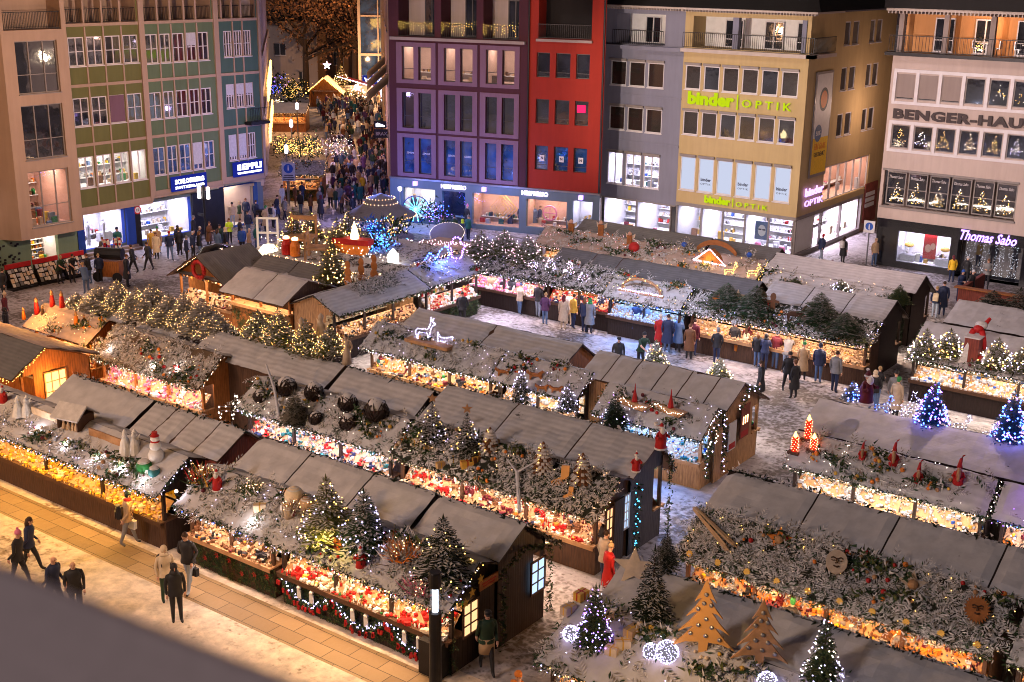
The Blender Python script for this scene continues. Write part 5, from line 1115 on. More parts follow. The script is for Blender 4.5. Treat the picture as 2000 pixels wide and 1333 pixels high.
mb = MB(); q = [(c.x+1.5*cos(pi*(.2+.6*k/10)), c.y+.75, c.z-.1+1.25*sin(pi*(.2+.6*k/10))) for k in range(11)]
for a, b in zip(q, q[1:]): mb.add([a, b, (b[0],b[1],b[2]-.28), (a[0],a[1],a[2]-.28), (a[0],a[1]+.05,a[2]), (b[0],b[1]+.05,b[2]), (b[0],b[1]+.05,b[2]-.28), (a[0],a[1]+.05,a[2]-.28)], [(0,1,2,3),(4,7,6,5),(0,4,5,1),(3,2,6,7)])
ws = mb.build('arched_sign', M['p_orange']); tag(ws, 'arched orange wooden sign behind the pink outlined gable', 'sign')
for i, (u, side) in enumerate(((.12,'left'),(.88,'right'))):
    c = P_('s25', u, .75, .25); t = empty('bauble_bush', c, 'frosty bush with a blue ball on the gold lit stall, '+side+' one', 'decoration', local=True)
    mb = MB(); garland(mb, [(0,0,-.1),(0,0,.35)], .35, 260, (0,1), (1,1), .2); mb.build('twigs', [M['frost'], M['frost_d']], t); MB().ball((0,-.2,.3), .15, 0, 10).build('ball', M['g_blue'], t)
# news stands on the left
for i in range(3):
    y0 = 37.6+i*1.75; ns = empty('news_stand', (-62.4,y0,0), 'red topped rack of newspapers before the bookshop, '+('left','middle','right')[i]+' one', 'rack')
    mb = MB(); mb.box(-62.9,-62.3,y0,y0+1.6,0,.12,0); mb.add([(-62.3,y0,.15),(-62.3,y0+1.6,.15),(-62.9,y0+1.6,1.15),(-62.9,y0,1.15),(-62.95,y0,0),(-62.95,y0+1.6,0)], [(0,1,2,3),(3,2,5,4)]); mb.build('rack', M['metal_d'], ns)
    MB().box(-62.97,-62.85,y0,y0+1.6,1.16,1.42).build('header', M['g_red'], ns)
    mb = MB()
    for r in range(4):
        for k in range(7):
            t = .12+r*.23; yy = y0+.08+k*.215; x = -62.3-.6*t; z = .15+t; mb.obox((x+.03,yy+.08+rnd.uniform(-.03,.03),z+.07+rnd.uniform(-.03,.03)), .012, rnd.uniform(.07,.10), rnd.uniform(.08,.13), 0, rnd.choice((0,0,1,1,2,3)), (0,-.5))
    mb.build('newspapers', [M['g_white'], M['g_cream'], M['g_silver'], M['g_grey']], ns)
for i in range(2):
    p = (-63.3, 44.6+i*.8, 0); ns = empty('card_rack', p, 'tall wire card rack by the blue shop step, '+('left','right')[i]+' one', 'rack'); mb = MB(); mb.tube([p,(p[0],p[1],1.7)], .03, 6)
    mb.build('post', M['metal_d'], ns); mb = MB()
    for k in range(10):
        for j in range(6): a = j*1.05; mb.obox((p[0]+.22*cos(a),p[1]+.22*sin(a),.25+k*.15), .02, .07, .06, a, rnd.randrange(4))
    mb.build('cards', [M['g_white'], M['g_cream'], M['g_blue'], M['g_red']], ns)
# red boarded hut with people behind it on the right
hu = empty('bar_hut', (-18,70,0), 'low red brown slatted bar hut near the black jewellery shop', 'hut'); mb = MB(); mb.box(-19.4,-14,67.8,68.0,0,1.3,0); mb.box(-19.4,-19.2,68.0,72,0,1.3,1); mb.box(-19.6,-14,67.6,68.1,1.3,1.36,2); mb.build('counter', [M['w_red'], M['wy_red'], M['p_orange']], hu)
# hearth like pallet with lights
he = empty('lit_bush', (-27.2,71.0,0), 'orange lit heap of branches on the pavement before the yellow corner', 'decoration', local=True); mb = MB(); garland(mb, [(-.7,0,.3),(.7,0,.4)], .35, 160, (0,1), (1,1), .2); mb.build('twigs', [M['g_wine'], M['needle_d']], he); mb = MB(); bulbs_along(mb, [(-.4,0,.5),(.8,0,.6)], .02, .03, (0,), .25); mb.build('string_lights', M['e_warm'], he)

for nm, lab, c, w_, h_ in (('plaque','terracotta name board standing on the front stall roof',P_('s2b',.30,.30,.16),.55,.26),):
    mb = MB(); mb.obox(c, w_, .03, h_); r = empty('plaque', c, lab, 'sign'); mb.build('board', M['p_orange'], r); fr = Fr((c.x,c.y,0),(1,0,0),(0,-1,0)); mb = MB(fr)
    for k in range(3): mb.box(-w_*.8, w_*.8, .031, .04, c.z+.12-k*.13, c.z+.15-k*.13)
    mb.build('lettering', M['g_red'], r)
c = Vector((-18.02,23.65,2.25)); r = empty('plaque', c, 'terracotta name board on the end wall of the front stall', 'sign'); mb = MB(); mb.obox(c, .02, .4, .14); mb.build('board', M['p_orange'], r)
mb = MB(); mb.box(c.x+.021,c.x+.03,c.y-.3,c.y+.3,c.z+.02,c.z+.05); mb.box(c.x+.021,c.x+.03,c.y-.25,c.y+.25,c.z-.06,c.z-.03); mb.build('lettering', M['g_red'], r)
for i, (yy, zz) in enumerate(((22.9,2.25),(23.25,2.5),(22.62,2.05))):
    r = MB(); star_shape(r, Vector((-17.98,yy,zz)), .14, .03, 0, right=Vector((0,1,0))); tag(r.build('gold_star', M['g_gold']), ('upper left','upper right','lowest')[i]+' gold star nailed to the end gable of the front stall', 'star')
# dried bouquets, baubles and sleigh on the front stall roof
def bush(lab, p, r0, n, mats, L=.2):
    t = empty('dried_bouquet', p, lab, 'decoration', local=True); mb = MB()
    for _ in range(n):
        a = rnd.uniform(0,6.28); e = rnd.uniform(.2,1.3); d = Vector((cos(a)*cos(e), sin(a)*cos(e), sin(e)))*r0*rnd.uniform(.5,1.1); s = d.orthogonal().normalized()*.03; o = Vector((rnd.gauss(0,.3),rnd.gauss(0,.3),0))*r0
        mb.add([o-s, o+d, o+s], [(0,1,2)], rnd.randrange(len(mats)))
    mb.build('twigs', [M[k] for k in mats], t)
    mb = MB()
    for _ in range(26): mb.bulb((rnd.gauss(0,.4)*r0, rnd.gauss(0,.4)*r0, rnd.uniform(.1,.8)*r0), .018, 0)
    mb.build('string_lights', M['e_warm'], t)
bush('reddish dried bouquet left of the yellow lit fir', P_('s2b',.03,.72), .5, 260, ('frost_d','g_tan','g_wine','frost')); bush('large frosted red berry bush in front of the two front firs', P_('s2b',.30,.55), .55, 300, ('g_wine','frost','frost_d'))
bush('snowy dried bouquet left of the right end fir', P_('s2b',.68,.62), .6, 320, ('frost','frost_d','g_orange')); bush('pinkish frosted bouquet low at the right end of the front roof', P_('s2b',.86,.18), .5, 280, ('frost','frost_d','g_pink')); bush('green bush with white frost on the sweets stall roof', P_('s2a',.6,.75), .45, 240, ('needle','frost','needle_y'))
bush('red ribbon wreath of frosted twigs at the left end of the sweets stall', P_('s2a',.05,.6,.1), .6, 300, ('frost','g_red','needle','g_gold'))
for i, (u, v, r0, m_) in enumerate(((.0,.55,.2,'g_beige'),(.06,.8,.24,'g_tan'),(-.03,.85,.30,'g_cream'))):
    p = P_('s2b', u, v, r0*.8); o = empty('bauble', p, ('small lower','middle','large glassy')[i]+' snow topped ball left of the yellow lit fir', 'ball', local=True); MB().ball((0,0,0), r0, 0, 12).build('ball', M[m_], o, smooth=True); MB().ball((0,0,r0*.3), r0*.86, 0, 12, .8).build('snow_cap', M['frost'], o, smooth=True)
p = P_('s2b', .52, .72, .05); o = empty('wooden_sledge', p, 'small old wooden sledge tilted on the front stall roof', 'sledge', local=True, rz=.5); mb = MB()
for sg in (-.18,.18): mb.tube([(-.4,sg,.05),(.3,sg,.05),(.45,sg,.2)], .02, 5)
mb.build('runner', M['p_brown'], o); mb = MB()
for k in range(5): mb.box(-.3+k*.14,-.22+k*.14,-.2,.2,.16,.19)
mb.build('seat', M['p_tan'], o)
# ---------- roof and ground decoration ----------
def proj(p):
    q = Vector(p)-Vector((0,0,H)); c = [sum(AX[j][i]*q[j] for j in range(3)) for i in range(3)]
    return (1000-c[0]/c[2]*FPX, 666.5+c[1]/c[2]*FPX)
def hgt(p, pyt):
    a, b = 0.0, 12.0
    for _ in range(24):
        m = (a+b)/2
        if proj((p[0],p[1],p[2]+m))[1] > pyt: a = m
        else: b = m
    return a
def hit(key, px, py, back=False, dz=.02):
    f = (RB if back else RP)[key]; a, b, c = f(0,0,0), f(1,0,0), f(0,1,0); n = (b-a).cross(c-a); r = _ray(px, py); o = Vector((0,0,H))
    t = n.dot(a-o)/n.dot(r); return o+r*t+Vector((0,0,dz))
def firs(items, mats=('needle','frost'), lights=(), nl=60, group=None, br=.024, back=False, **k):
    for key, px, py, pyt, lab in items:
        p = hit(key, px, py, back) if key else G(px, py, 0); h = hgt(p, pyt)
        fir('fir_tree', lab, p, max(.3, h*.97), mats=mats, lights=lights, nl=nl, group=group, br=br, **k)
firs([('s2b',640,1052,925,'yellow lit snowy fir, left of the three on the front stall roof')], ('needle_y','frost'), ('gold','cool'), 90, w=1.75)
firs([('s2b',712,1072,950,'dark snowy fir with bluish lights, middle of the three on the front stall')], lights=('cool',), nl=60, w=1.6)
firs([('s2b',866,1132,1003,'snow laden fir at the right end of the front stall roof behind the lamp post')], ('needle_d','frost'), ('gold',), 26, w=1.75)
firs([('s3b',845,865,782,'slim fir topped with a star, left one on the knitwear stall'),('s3b',912,892,803,'slim fir topped with a star, right one on the knitwear stall')], ('needle_d','frost'), ('gold','cool'), 40, w=1.1, star='p_tan', br=.02)
firs([('s31b',1017,790,712,'slim fir beside the carved foxes, left one'),('s31b',1108,806,742,'slim fir beside the carved foxes, right one with hanging white lights')], ('needle_d','frost'), ('cool',), 50, w=.95)
firs([('s33',1200,842,765,'dark bushy fir on the blue lit boat stall')], ('needle_d','needle'), ('violet','cool'), 26, w=1.3)
LB = ('leftmost','second','third','fourth','middle','sixth','seventh','eighth','rightmost')
for i, (px, py, pt) in enumerate(((152,604,566),(195,608,548),(232,602,534),(268,618,548),(300,618,540),(333,632,562),(362,634,556),(398,648,568),(425,658,596))):
    p = hit('trees', px, py, True); h = hgt(p, pt)
    fir('fir_tree', LB[i]+' of nine pale lit firs crowded on the dark long roof', p, h*.82, mats=('frost_d','frost'), lights=('warm','warm','gold'), nl=170, br=.014, w=rnd.uniform(1.6,2.5), seed=4+i % 5)
for i, (px, py, pt, lab) in enumerate(((505,655,605,'far left low'),(545,668,600,'left tall'),(598,690,622,'middle'),(645,692,636,'right'))):
    p = hit('r3z', px, py, True); fir('fir_tree', lab+' yellow lit fir beside the angels on the slatted roof', p, hgt(p, pt), mats=('needle_y','frost'), lights=('gold','warm'), nl=120, br=.016, w=1.5)
firs([('s34',1818,830,742,'tall blue lit fir, left one on the smooth snow roof'),('s34',1970,862,755,'tall blue lit fir, right one of the pair')], ('bluefir','bluefir'), ('blue','violet'), 170, w=1.2, br=.03, spiral=0)
firs([('s34',1663,782,742,'small frosted fir with blue bulbs at the left end of the smooth roof')], ('bluefir','frost'), ('blue','cool'), 40, w=.7)
firs([('s40',1805,700,640,'white lit fir at the left corner of the glass stall'),('s40',1852,697,640,'white lit fir second from left on the glass stall'),('s40',1945,715,658,'gold lit fir right of the climbing santa'),('s40',1995,725,676,'gold lit fir farthest right on the glass stall')], ('needle_y','frost'), ('cool','gold','white'), 90, w=1.6, br=.03)
firs([(None,1280,712,662,'small lit fir on the ground behind the orange plank stall'),(None,1404,738,697,'small lit fir standing alone on the square')], ('needle_y','frost'), ('white','gold'), 60, w=1.3, br=.028)
firs([('s23a',940,500,450,'leftmost pink lit snowy fir on the white lit stall'),('s23a',985,496,447,'middle pink lit snowy fir on the white lit stall'),('s23a',1030,512,458,'rightmost pink lit snowy fir on the white lit stall')], ('needle_y','frost'), ('pink',), 60, w=2.2, br=.03)
for i, (px, py, pt) in enumerate(((1042,522,508),(1075,530,500),(1112,536,508),(1140,548,530))):
    p = hit('s23b', px, py); fir('cone_tree', LB[i]+' tiny cone tree wrapped in pink lights on the knitted hats stall', p, hgt(p, pt), mats=('needle_y','frost'), lights=('pink','cool'), nl=60, w=.6, br=.024, cat='cone tree')
firs([('s38',1160,1262,1137,'narrow fir glittering with violet blue lights on the nearest stall')], ('needle','needle_y'), ('cool','violet'), 130, w=.95, br=.018)
firs([('r38',1272,1222,1062,'tall unlit fir thick with snow behind the nearest stall')], ('needle_d','frost'), w=1.2, back=True)
firs([('r38',1300,1110,1032,'small dark fir beyond the snow laden fir')], ('needle_d','frost_d'), w=.8, back=True)
firs([('r38',1603,1350,1195,'narrow fir dotted with cool white lights at the bottom right')], ('needle','needle_y'), ('cool','white'), 110, w=1.0, back=True, br=.018)
firs([('s28b',1420,598,552,'bushy unlit fir bunch left of the gingerbread pair'),('s28b',1475,612,556,'bushy unlit fir bunch behind the gingerbread pair'),('s28b',1600,630,570,'bushy unlit fir bunch behind the two red santas'),('s28b',1650,655,610,'thin pale fir bunch at the right end of the leather stall')], ('needle','frost_d'), w=2.4)
firs([('s41',1935,620,566,'dark fir bough heap at the left of the crates'),('s41',1985,635,560,'tall dark fir bough heap farthest from the aisle')], ('needle_d','frost_d'), w=2.6)
firs([('s3a',578,830,760,'bare needled fir standing among the wicker balls')], ('frost_d','needle_d'), w=1.3)
firs([('s29',1553,575,540,'round green bush at the left end of the wavy facade'),('s29',1755,592,555,'dark green bush at the right end of the wavy facade')], ('needle','needle_y'), w=1.4)
firs([('s29',1640,580,545,'white lit garland tree rising behind the leather stall')], ('needle_y','frost'), ('white','cool'), 70, w=1.6)
for i, (px, py, pt) in enumerate(((1000,1060,1015),)): pass
# cones of snow (pine cone trees)
def conetree(lab, p, h):
    r = empty('cone_ornament', p, lab, 'cone tree', local=True); mb = MB(); k = 9
    for i in range(k):
        t = i/k; rr = h*.26*(1-t)**.7+.03
        for j in range(10): a = 2*pi*j/10+i*.3; mb.obox((rr*cos(a), rr*sin(a), h*(.08+.9*t)), .07, .05, .018, a, rnd.choice((0,0,1)), (0,.5))
    mb.lathe((0,0,0), [(h*.2,0),(h*.24,h*.3),(h*.03,h)], 10, 1); mb.build('scales', [M['frost'], M['g_brown']], r)
    mb = MB(); bulbs_along(mb, [(0,-h*.3,h*.1),(0,-.1,h)], .08, .016, (0,), .06); mb.build('string_lights', M['e_gold'], r)
for i, (px, py, pt) in enumerate(((957,887,835),(1060,925,863),(1137,945,885))):
    p = hit('s3b', px, py); conetree(('left','middle','right')[i]+' snow dusted pine cone tree on the knitwear stall roof', p, hgt(p, pt))
# flat wooden firs
def flatfir(lab, p, h, mat):
    r = empty('wooden_fir', p, lab, 'decoration'); pts = []; lv = [(.0,.06),(.10,.06),(.10,.50),(.36,.20),(.36,.38),(.58,.13),(.58,.26),(.76,.08),(.76,.15),(1.0,.0)]
    R0 = [(.07,.0),(.08,.15),(.30,.135),(.52,.06),(.34,.20),(.17,.36),(.28,.335),(.42,.27),(.24,.42),(.11,.56),(.20,.54),(.30,.48),(.16,.62),(.06,.75),(.12,.735),(.18,.69),(.09,.82)]
    P2 = [(x, z) for x, z in R0]+[(0,1.0)]+[(-x, z) for x, z in R0[::-1]]
    fw = Vector((.45,-.89,0)); rt = Vector((.89,.45,0)); mb = MB()
    mb.prism([Vector(p)+rt*(x*h*.74)+Vector((0,0,z*h)) for x, z in P2], fw*.07, 0)
    mb.build('board', M[mat], r); mb = MB()
    for x, z in ((0,.8),(-.03,.68),(.09,.66),(-.12,.6),(.02,.47),(-.1,.38),(.12,.36),(-.22,.26),(.03,.24),(.26,.2)):
        c = Vector(p)+rt*(x*h*.74)+Vector((0,0,z*h))+fw*.08; mb.ball(c, .055, 0, 8, 1.0, 1, .6)
    mb.build('silver_knobs', M['metal'], r)
M['plywood'] = plain('plywood_tree', (.75,.38,.12), .6, .12, 2)
for lab, px, py, pt, m_ in (('larger flat wooden fir cut-out with silver knobs, left of two',1372,1280,1130,'plywood'),('smaller flat wooden fir cut-out with silver knobs, right of two',1482,1305,1168,'p_tan')):
    p = hit('s38', px, py-6); flatfir(lab, p, hgt(p, pt), m_)
# glowing balls, parcels
for px, py, r0, lab in ((1115,1250,.20,'glowing lace ball beside the narrow lit fir'),(1272,1285,.20,'smaller glowing lace ball left of the big one'),(1302,1290,.27,'largest glowing lace ball in the middle of the nearest roof'),(1497,1345,.22,'glowing lace ball at the bottom edge under the wooden firs')):
    p = hit('s38', px, py, dz=r0*.8); o = empty('glowing_ball', p, lab, 'lamp', local=True)
    MB().ball((0,0,0), r0*.9, 0, 14).build('globe', emit('globe_glow_%d' % px, (.95,.85,1), .22), o); mb = MB()
    for _ in range(int(r0*1300)):
        a, b = rnd.uniform(0,6.28), math.acos(rnd.uniform(-1,1)); mb.bulb((r0*sin(b)*cos(a), r0*sin(b)*sin(a), r0*cos(b)), .012, 0)
    mb.build('string_lights', M['e_cool'], o)
pc = 0
PCL = ['tan ribboned parcel upright beside the narrow violet lit fir','cream ribboned parcel nearest the left glowing ball','largest tan parcel right of the narrow violet lit fir','cream parcel between the tan parcel and the glowing balls','beige parcel at the upper left of the nearest roof','gold parcel at the top left corner of the nearest roof','cream parcel left of the two slim star firs','tan parcel just under the left slim star fir','white parcel between the two slim star firs','gold parcel below the right slim star fir','brown parcel right of the right slim star fir','small tan parcel low between the slim star firs','white ribboned parcel beside the yellow lit fir','cream ribboned parcel on the sweets stall roof']
for key, px, py, w_, m_ in (('s38',1180,1220,.28,'g_tan'),('s38',1195,1280,.22,'g_cream'),('s38',1235,1245,.30,'g_tan'),('s38',1215,1268,.26,'g_cream'),('s38',1110,1200,.25,'g_beige'),('s38',1135,1172,.25,'g_gold'),('s3b',813,872,.25,'g_cream'),('s3b',835,885,.2,'g_tan'),('s3b',885,905,.22,'g_white'),('s3b',912,915,.28,'g_gold'),('s3b',930,905,.2,'g_brown'),('s3b',860,915,.2,'g_tan'),('s2b',560,1000,.22,'g_white'),('s2a',508,1000,.26,'g_cream')):
    pc += 1; p = hit(key, px, py, dz=.12); a_ = rnd.uniform(0,1.5)
    g = empty('parcel', p, None, None, local=True, rz=a_); mb = MB(); mb.box(-w_*.7, w_*.7, -w_*.45, w_*.45, -.1, w_*.5); mb.build('box', M[m_], g); mb = MB(); mb.box(-.02, .02, -w_*.46, w_*.46, -.1, w_*.51); mb.box(-w_*.71, w_*.71, -.02, .02, -.09, w_*.505); mb.build('ribbon', M['g_gold' if m_ != 'g_gold' else 'g_red'], g)
    tag(g, {'s38':'ribboned parcel under snow beside the lit fir on the nearest stall','s3b':'small ribboned parcel among the firs on the knitwear stall roof','s2b':'white ribboned parcel beside the yellow lit fir','s2a':'cream ribboned parcel on the sweets stall roof'}[key], 'parcel'); g['label'] = PCL[pc-1]
# gnomes
def gnome(lab, p, h):
    r = empty('wooden_gnome', p, lab, 'figure', local=True, rz=radians(15)); MB().lathe((0,0,0), [(h*.13,0),(h*.17,h*.05),(h*.15,h*.2),(h*.11,h*.42),(h*.06,h*.5)], 12).build('body', M['g_red'], r, smooth=True)
    mb = MB(); mb.tube([(0,-h*.10,h*.56),(0,-h*.16,h*.40),(0,-h*.15,h*.20),(0,-h*.1,h*.1)], [h*.06,h*.07,h*.045,.01], 8); mb.build('beard', M['p_tan'], r); MB().ball((0,-.02*h,h*.55), h*.075, 0, 10).build('head', M['g_skin'], r)
    mb = MB(); mb.tube([(0,0,h*.56),(0,0,h*.7),(.02*h,0,h*.86),(.06*h,0,h*.96),(.12*h,0,h)], [h*.09,h*.06,h*.045,h*.03,.01], 8); mb.build('cap', M['g_red'], r, smooth=True)
    mb = MB()
    for sg in (1,-1): mb.tube([(sg*h*.1,0,h*.42),(sg*h*.17,-h*.04,h*.28),(sg*h*.10,-h*.14,h*.26)], [h*.04,h*.04,h*.035], 6)
    mb.build('arm', M['g_red'], r)
for i, (px, py, pt) in enumerate(((1683,900,860),(1744,912,858),(1792,945,898),(1870,948,888))):
    p = hit('s35', px, py); gnome(('leftmost','second','third','rightmost')[i]+' of four red wooden gnomes with tall bent caps', p, hgt(p, pt))
for i, (px, py, pt) in enumerate(((1551,885,852),(1577,860,818),(1588,882,856))):
    p = hit('s35', px, py); h = hgt(p, pt); r = empty('candle', p, ('left short','middle tall','right short')[i]+' red glowing candle of bulbs on the gnome stall', 'candle', local=True)
    MB().lathe((0,0,.05), [(.10,0),(.10,h*.85)], 10).build('wax', emit('red_candle_glow', (1,.05,.02), .7), r); MB().box(-.2,.2,-.15,.15,-.05,.05).build('base', M['p_brown'], r)
    MB().lathe((0,0,.05+h*.85), [(.05,0),(.07,.06),(.01,.2)], 8).build('flame', M['e_gold'], r); mb = MB()
    for k in range(46): a = k*2.4; mb.bulb((.115*cos(a), .115*sin(a), .08+h*.84*k/46), .017, k % 2)
    mb.build('string_lights', [emit('red_bulb', (1,.08,.03), 20, 'NONE'), M['e_warm']], r)
# santas and figures
def santa(lab, p, h, rz=20, pose=0, robe='g_red'):
    r = empty('santa_figure', p, lab, 'figure', local=True, rz=radians(rz)); MB().lathe((0,0,0), [(h*.20,0),(h*.22,h*.04),(h*.19,h*.25),(h*.20,h*.42),(h*.13,h*.62),(h*.06,h*.68)], 12, 0).build('coat', M[robe], r, smooth=True)
    mb = MB(); mb.lathe((0,0,0), [(h*.225,0),(h*.235,h*.05),(h*.22,h*.07)], 12); mb.ball((0,-h*.09,h*.70), h*.10, 0, 8, 1.3); mb.ball((0,.03*h,h*.99), h*.045, 0, 8); mb.lathe((0,0,h*.80), [(h*.10,0),(h*.11,.03),(h*.09,.05)], 10); mb.build('fur_trim', M['g_white'], r)
    MB().ball((0,-h*.02,h*.76), h*.085, 0, 10).build('head', M['g_skin'], r); MB().lathe((0,0,h*.82), [(h*.095,0),(h*.06,h*.08),(h*.015,h*.16)], 10).build('hat', M[robe], r)
    for sg in (1,-1): mb = MB(); mb.tube([(sg*h*.13,0,h*.58),(sg*h*.24,-h*.08,h*.46),(sg*h*.2,-h*.2,h*.5)], [h*.06,h*.055,h*.05], 7); mb.build('arm', M[robe], r)
for key, px, py, pt, lab, rz_ in (('s2b',705,1112,1065,'small santa with a rocking horse in snow on the front stall',30),('r3b',1242,922,882,'flat red santa leaning on the gable end of the long middle roof',40),('s28b',1572,632,608,'left of two small red santas on the leather stall',20),('s28b',1585,637,614,'right of two small red santas on the leather stall',20),('s2a',425,960,915,'small santa in the light wreath at the left end of the sweets stall',20),('s1',8,790,752,'santa with sledge at the left end of the nativity roof',10),('s23a',1000,500,485,'tiny red figure between the pink lit firs',0)):
    p = hit(key, px, py, key == 'r3b'); santa(lab, p, hgt(p, pt), rz_)
p = hit('r3b', 1290, 880, True, .05); santa('larger grey bearded santa doll lying on the ridge end of the middle roof', p, .9, 60)
p = hit('s1', 306, 905); r = empty('snowman', p, 'snowman with red scarf beside two glass balls on the nativity roof', 'figure', local=True); h = .85
mb = MB(); mb.ball((0,0,.25), .26, 0, 12); mb.ball((0,0,.58), .19, 0, 12); mb.ball((0,0,.82), .14, 0, 12); mb.build('body', M['g_white'], r, smooth=True); MB().lathe((0,0,.68), [(.13,0),(.15,.04),(.12,.07)], 10).build('scarf', M['g_red'], r); MB().lathe((0,0,.9), [(.15,0),(.15,.02),(.1,.03),(.09,.15)], 10).build('hat', M['g_red'], r)
for px, py, r0, m_, lab in ((282,922,.26,'g_green','green glass ball left of the snowman'),(302,930,.20,'g_teal','teal glass ball in front of the snowman'),(292,1008,.01,'g_red',None)):
    if lab: p = hit('s1', px, py, dz=r0*.7); o = empty('glass_ball', p, lab, 'ball', local=True); MB().ball((0,0,0), r0, 0, 14).build('ball', M[m_], o, smooth=True); MB().ball((0,0,r0*.35), r0*.85, 0, 14, .8).build('snow_cap', M['frost'], o, smooth=True)
# nativity hut and kneeling figures, spot lamps
p = hit('s1', 145, 838, dz=.05); nh = empty('nativity_hut', p, 'small snow roofed wooden nativity hut in the middle of the long stall roof', 'figure', local=True, rz=.2)
mb = MB(); mb.box(-.45,.45,.1,.5,0,.5); mb.box(-.45,-.4,-.3,.1,0,.5); mb.box(.4,.45,-.3,.1,0,.5); mb.build('wall', M['p_brown'], nh); mb = MB(); mb.prism([(-.6,-.45,.45),(.6,-.45,.45),(.6,.05,.85),(-.6,.05,.85)], (0,.02,-.06)); mb.prism([(-.6,.6,.45),(.6,.6,.45),(.6,.05,.85),(-.6,.05,.85)], (0,.02,-.06)); mb.build('roof', M['frost'], nh)
mb = MB()
for x in (-.25,-.05,.15,.3): mb.lathe((x,-.2,0), [(.08,0),(.06,.15),(.03,.22),(.05,.28),(.01,.33)], 8)
mb.build('manger_figures', M['g_tan'], nh)
for i, (px, py, s_) in enumerate(((45,812,1.0),(255,885,1.1))):
    p = hit('s1', px, py); k = empty('angel_figure', p, ('left','right')[i]+' white papery angel group beside the nativity hut', 'figure', local=True); mb = MB()
    for q in range(4): a = q*1.6; mb.lathe((.22*cos(a), .2*sin(a), 0), [(.20*s_,0),(.14*s_,.3*s_),(.05*s_,.5*s_),(.08*s_,.58*s_),(.02,.68*s_)], 9)
    mb.add([(0,.05,.3),(-.45,.12,.75),(-.15,.12,.25)], [(0,1,2)]); mb.add([(0,.05,.3),(.45,.12,.75),(.15,.12,.25)], [(0,1,2)]); mb.build('robe', M['g_white'], k)
sl_ = []
for i, (key, px, py, col) in enumerate((('s1',75,845,(1,.95,1)),('s1',130,878,(1,.95,1)),('s1',190,905,(1,.95,1)),('s1',235,925,(1,.95,1)),('s1',280,952,(1,.95,1)),('s2a',345,970,(.8,.8,1)),('s2b',492,1030,(1,.95,.95)),('fur',215,690,(1,.9,.85)),('fur',300,725,(1,.9,.85)),('fur',345,728,(1,.9,.85)))):
    p = hit(key, px, py, dz=.10); o = empty('roof_spotlight', p, 'small spotlight glaring on the snow of a stall roof', 'lamp', 'roof spotlights', local=True)
    MB().lathe((0,0,-.06), [(.05,0),(.07,.05),(.06,.1)], 8).build('housing', M['metal_d'], o); MB().ball((0,0,.07), .055, 0, 8).build('bulb', M['e_white'], o); sl_.append((p, col))
p = hit('s1', 95, 822); 
for i, (px, py) in enumerate(((95,822),(210,865))):
    p = hit('s1', px, py, dz=0); o = MB(); o.obox(p+Vector((0,0,.14)), .95, .03, .16, 0); t = tag(o.build('light_board', M['p_tan'] if i else M['g_cream']), ('left','right')[i]+' yellow lit board standing on the nativity roof', 'board')
# dark wicker balls and birch pole
for i, (px, py, r0) in enumerate(((508,785,.26),(560,772,.40),(614,780,.36),(617,828,.26),(680,802,.36),(680,838,.32),(735,822,.46))):
    p = hit('s3a', px, py, dz=r0*.75); o = empty('wicker_ball', p, ('leftmost','largest upper left','upper middle','lower middle','third upper','lower right','biggest rightmost')[i]+' snow capped dark wicker ball on the birch pole stall', 'ball', local=True)
    mb = MB()
    for _ in range(34):
        a, b = rnd.uniform(0,6.28), rnd.uniform(0,3.14); u = Vector((cos(a)*sin(b), sin(a)*sin(b), cos(b))); v_ = u.orthogonal().normalized(); w_ = u.cross(v_)
        mb.tube([(v_*cos(t)+w_*sin(t))*r0*rnd.uniform(.92,1.03) for t in [k*.52 for k in range(rnd.randint(4,9))]], .022, 4, 0, False)
    mb.ball((0,0,0), r0*.86, 0, 10); mb.build('wicker', M['p_dark'], o); MB().ball((0,0,r0*.38), r0*.80, 0, 10, .85).build('snow_cap', M['frost'], o, smooth=True)
a_, b_ = hit('s3a', 545, 818, dz=.1), hit('s3a', 522, 762, dz=1.0); mb = MB(); mb.tube([a_, a_.lerp(b_,.5)+Vector((.1,0,.1)), b_], [.06,.055,.035], 7); tag(mb.build('birch_pole', M['g_silver']), 'pale birch pole leaning across the wicker ball roof', 'pole')
a_, b_ = hit('s3b', 1015, 1000, dz=.0), hit('s3b', 1010, 940, dz=.3); mb = MB(); mb.tube([a_, a_.lerp(b_,.5), b_], .07, 7); mb.tube([b_, b_+Vector((-.5,.1,.3))], [.04,.02], 6); mb.tube([b_, b_+Vector((.5,.2,.4))], [.045,.02], 6); tag(mb.build('birch_pole', M['g_silver']), 'forked white branch standing at the eave of the knitwear stall', 'pole')
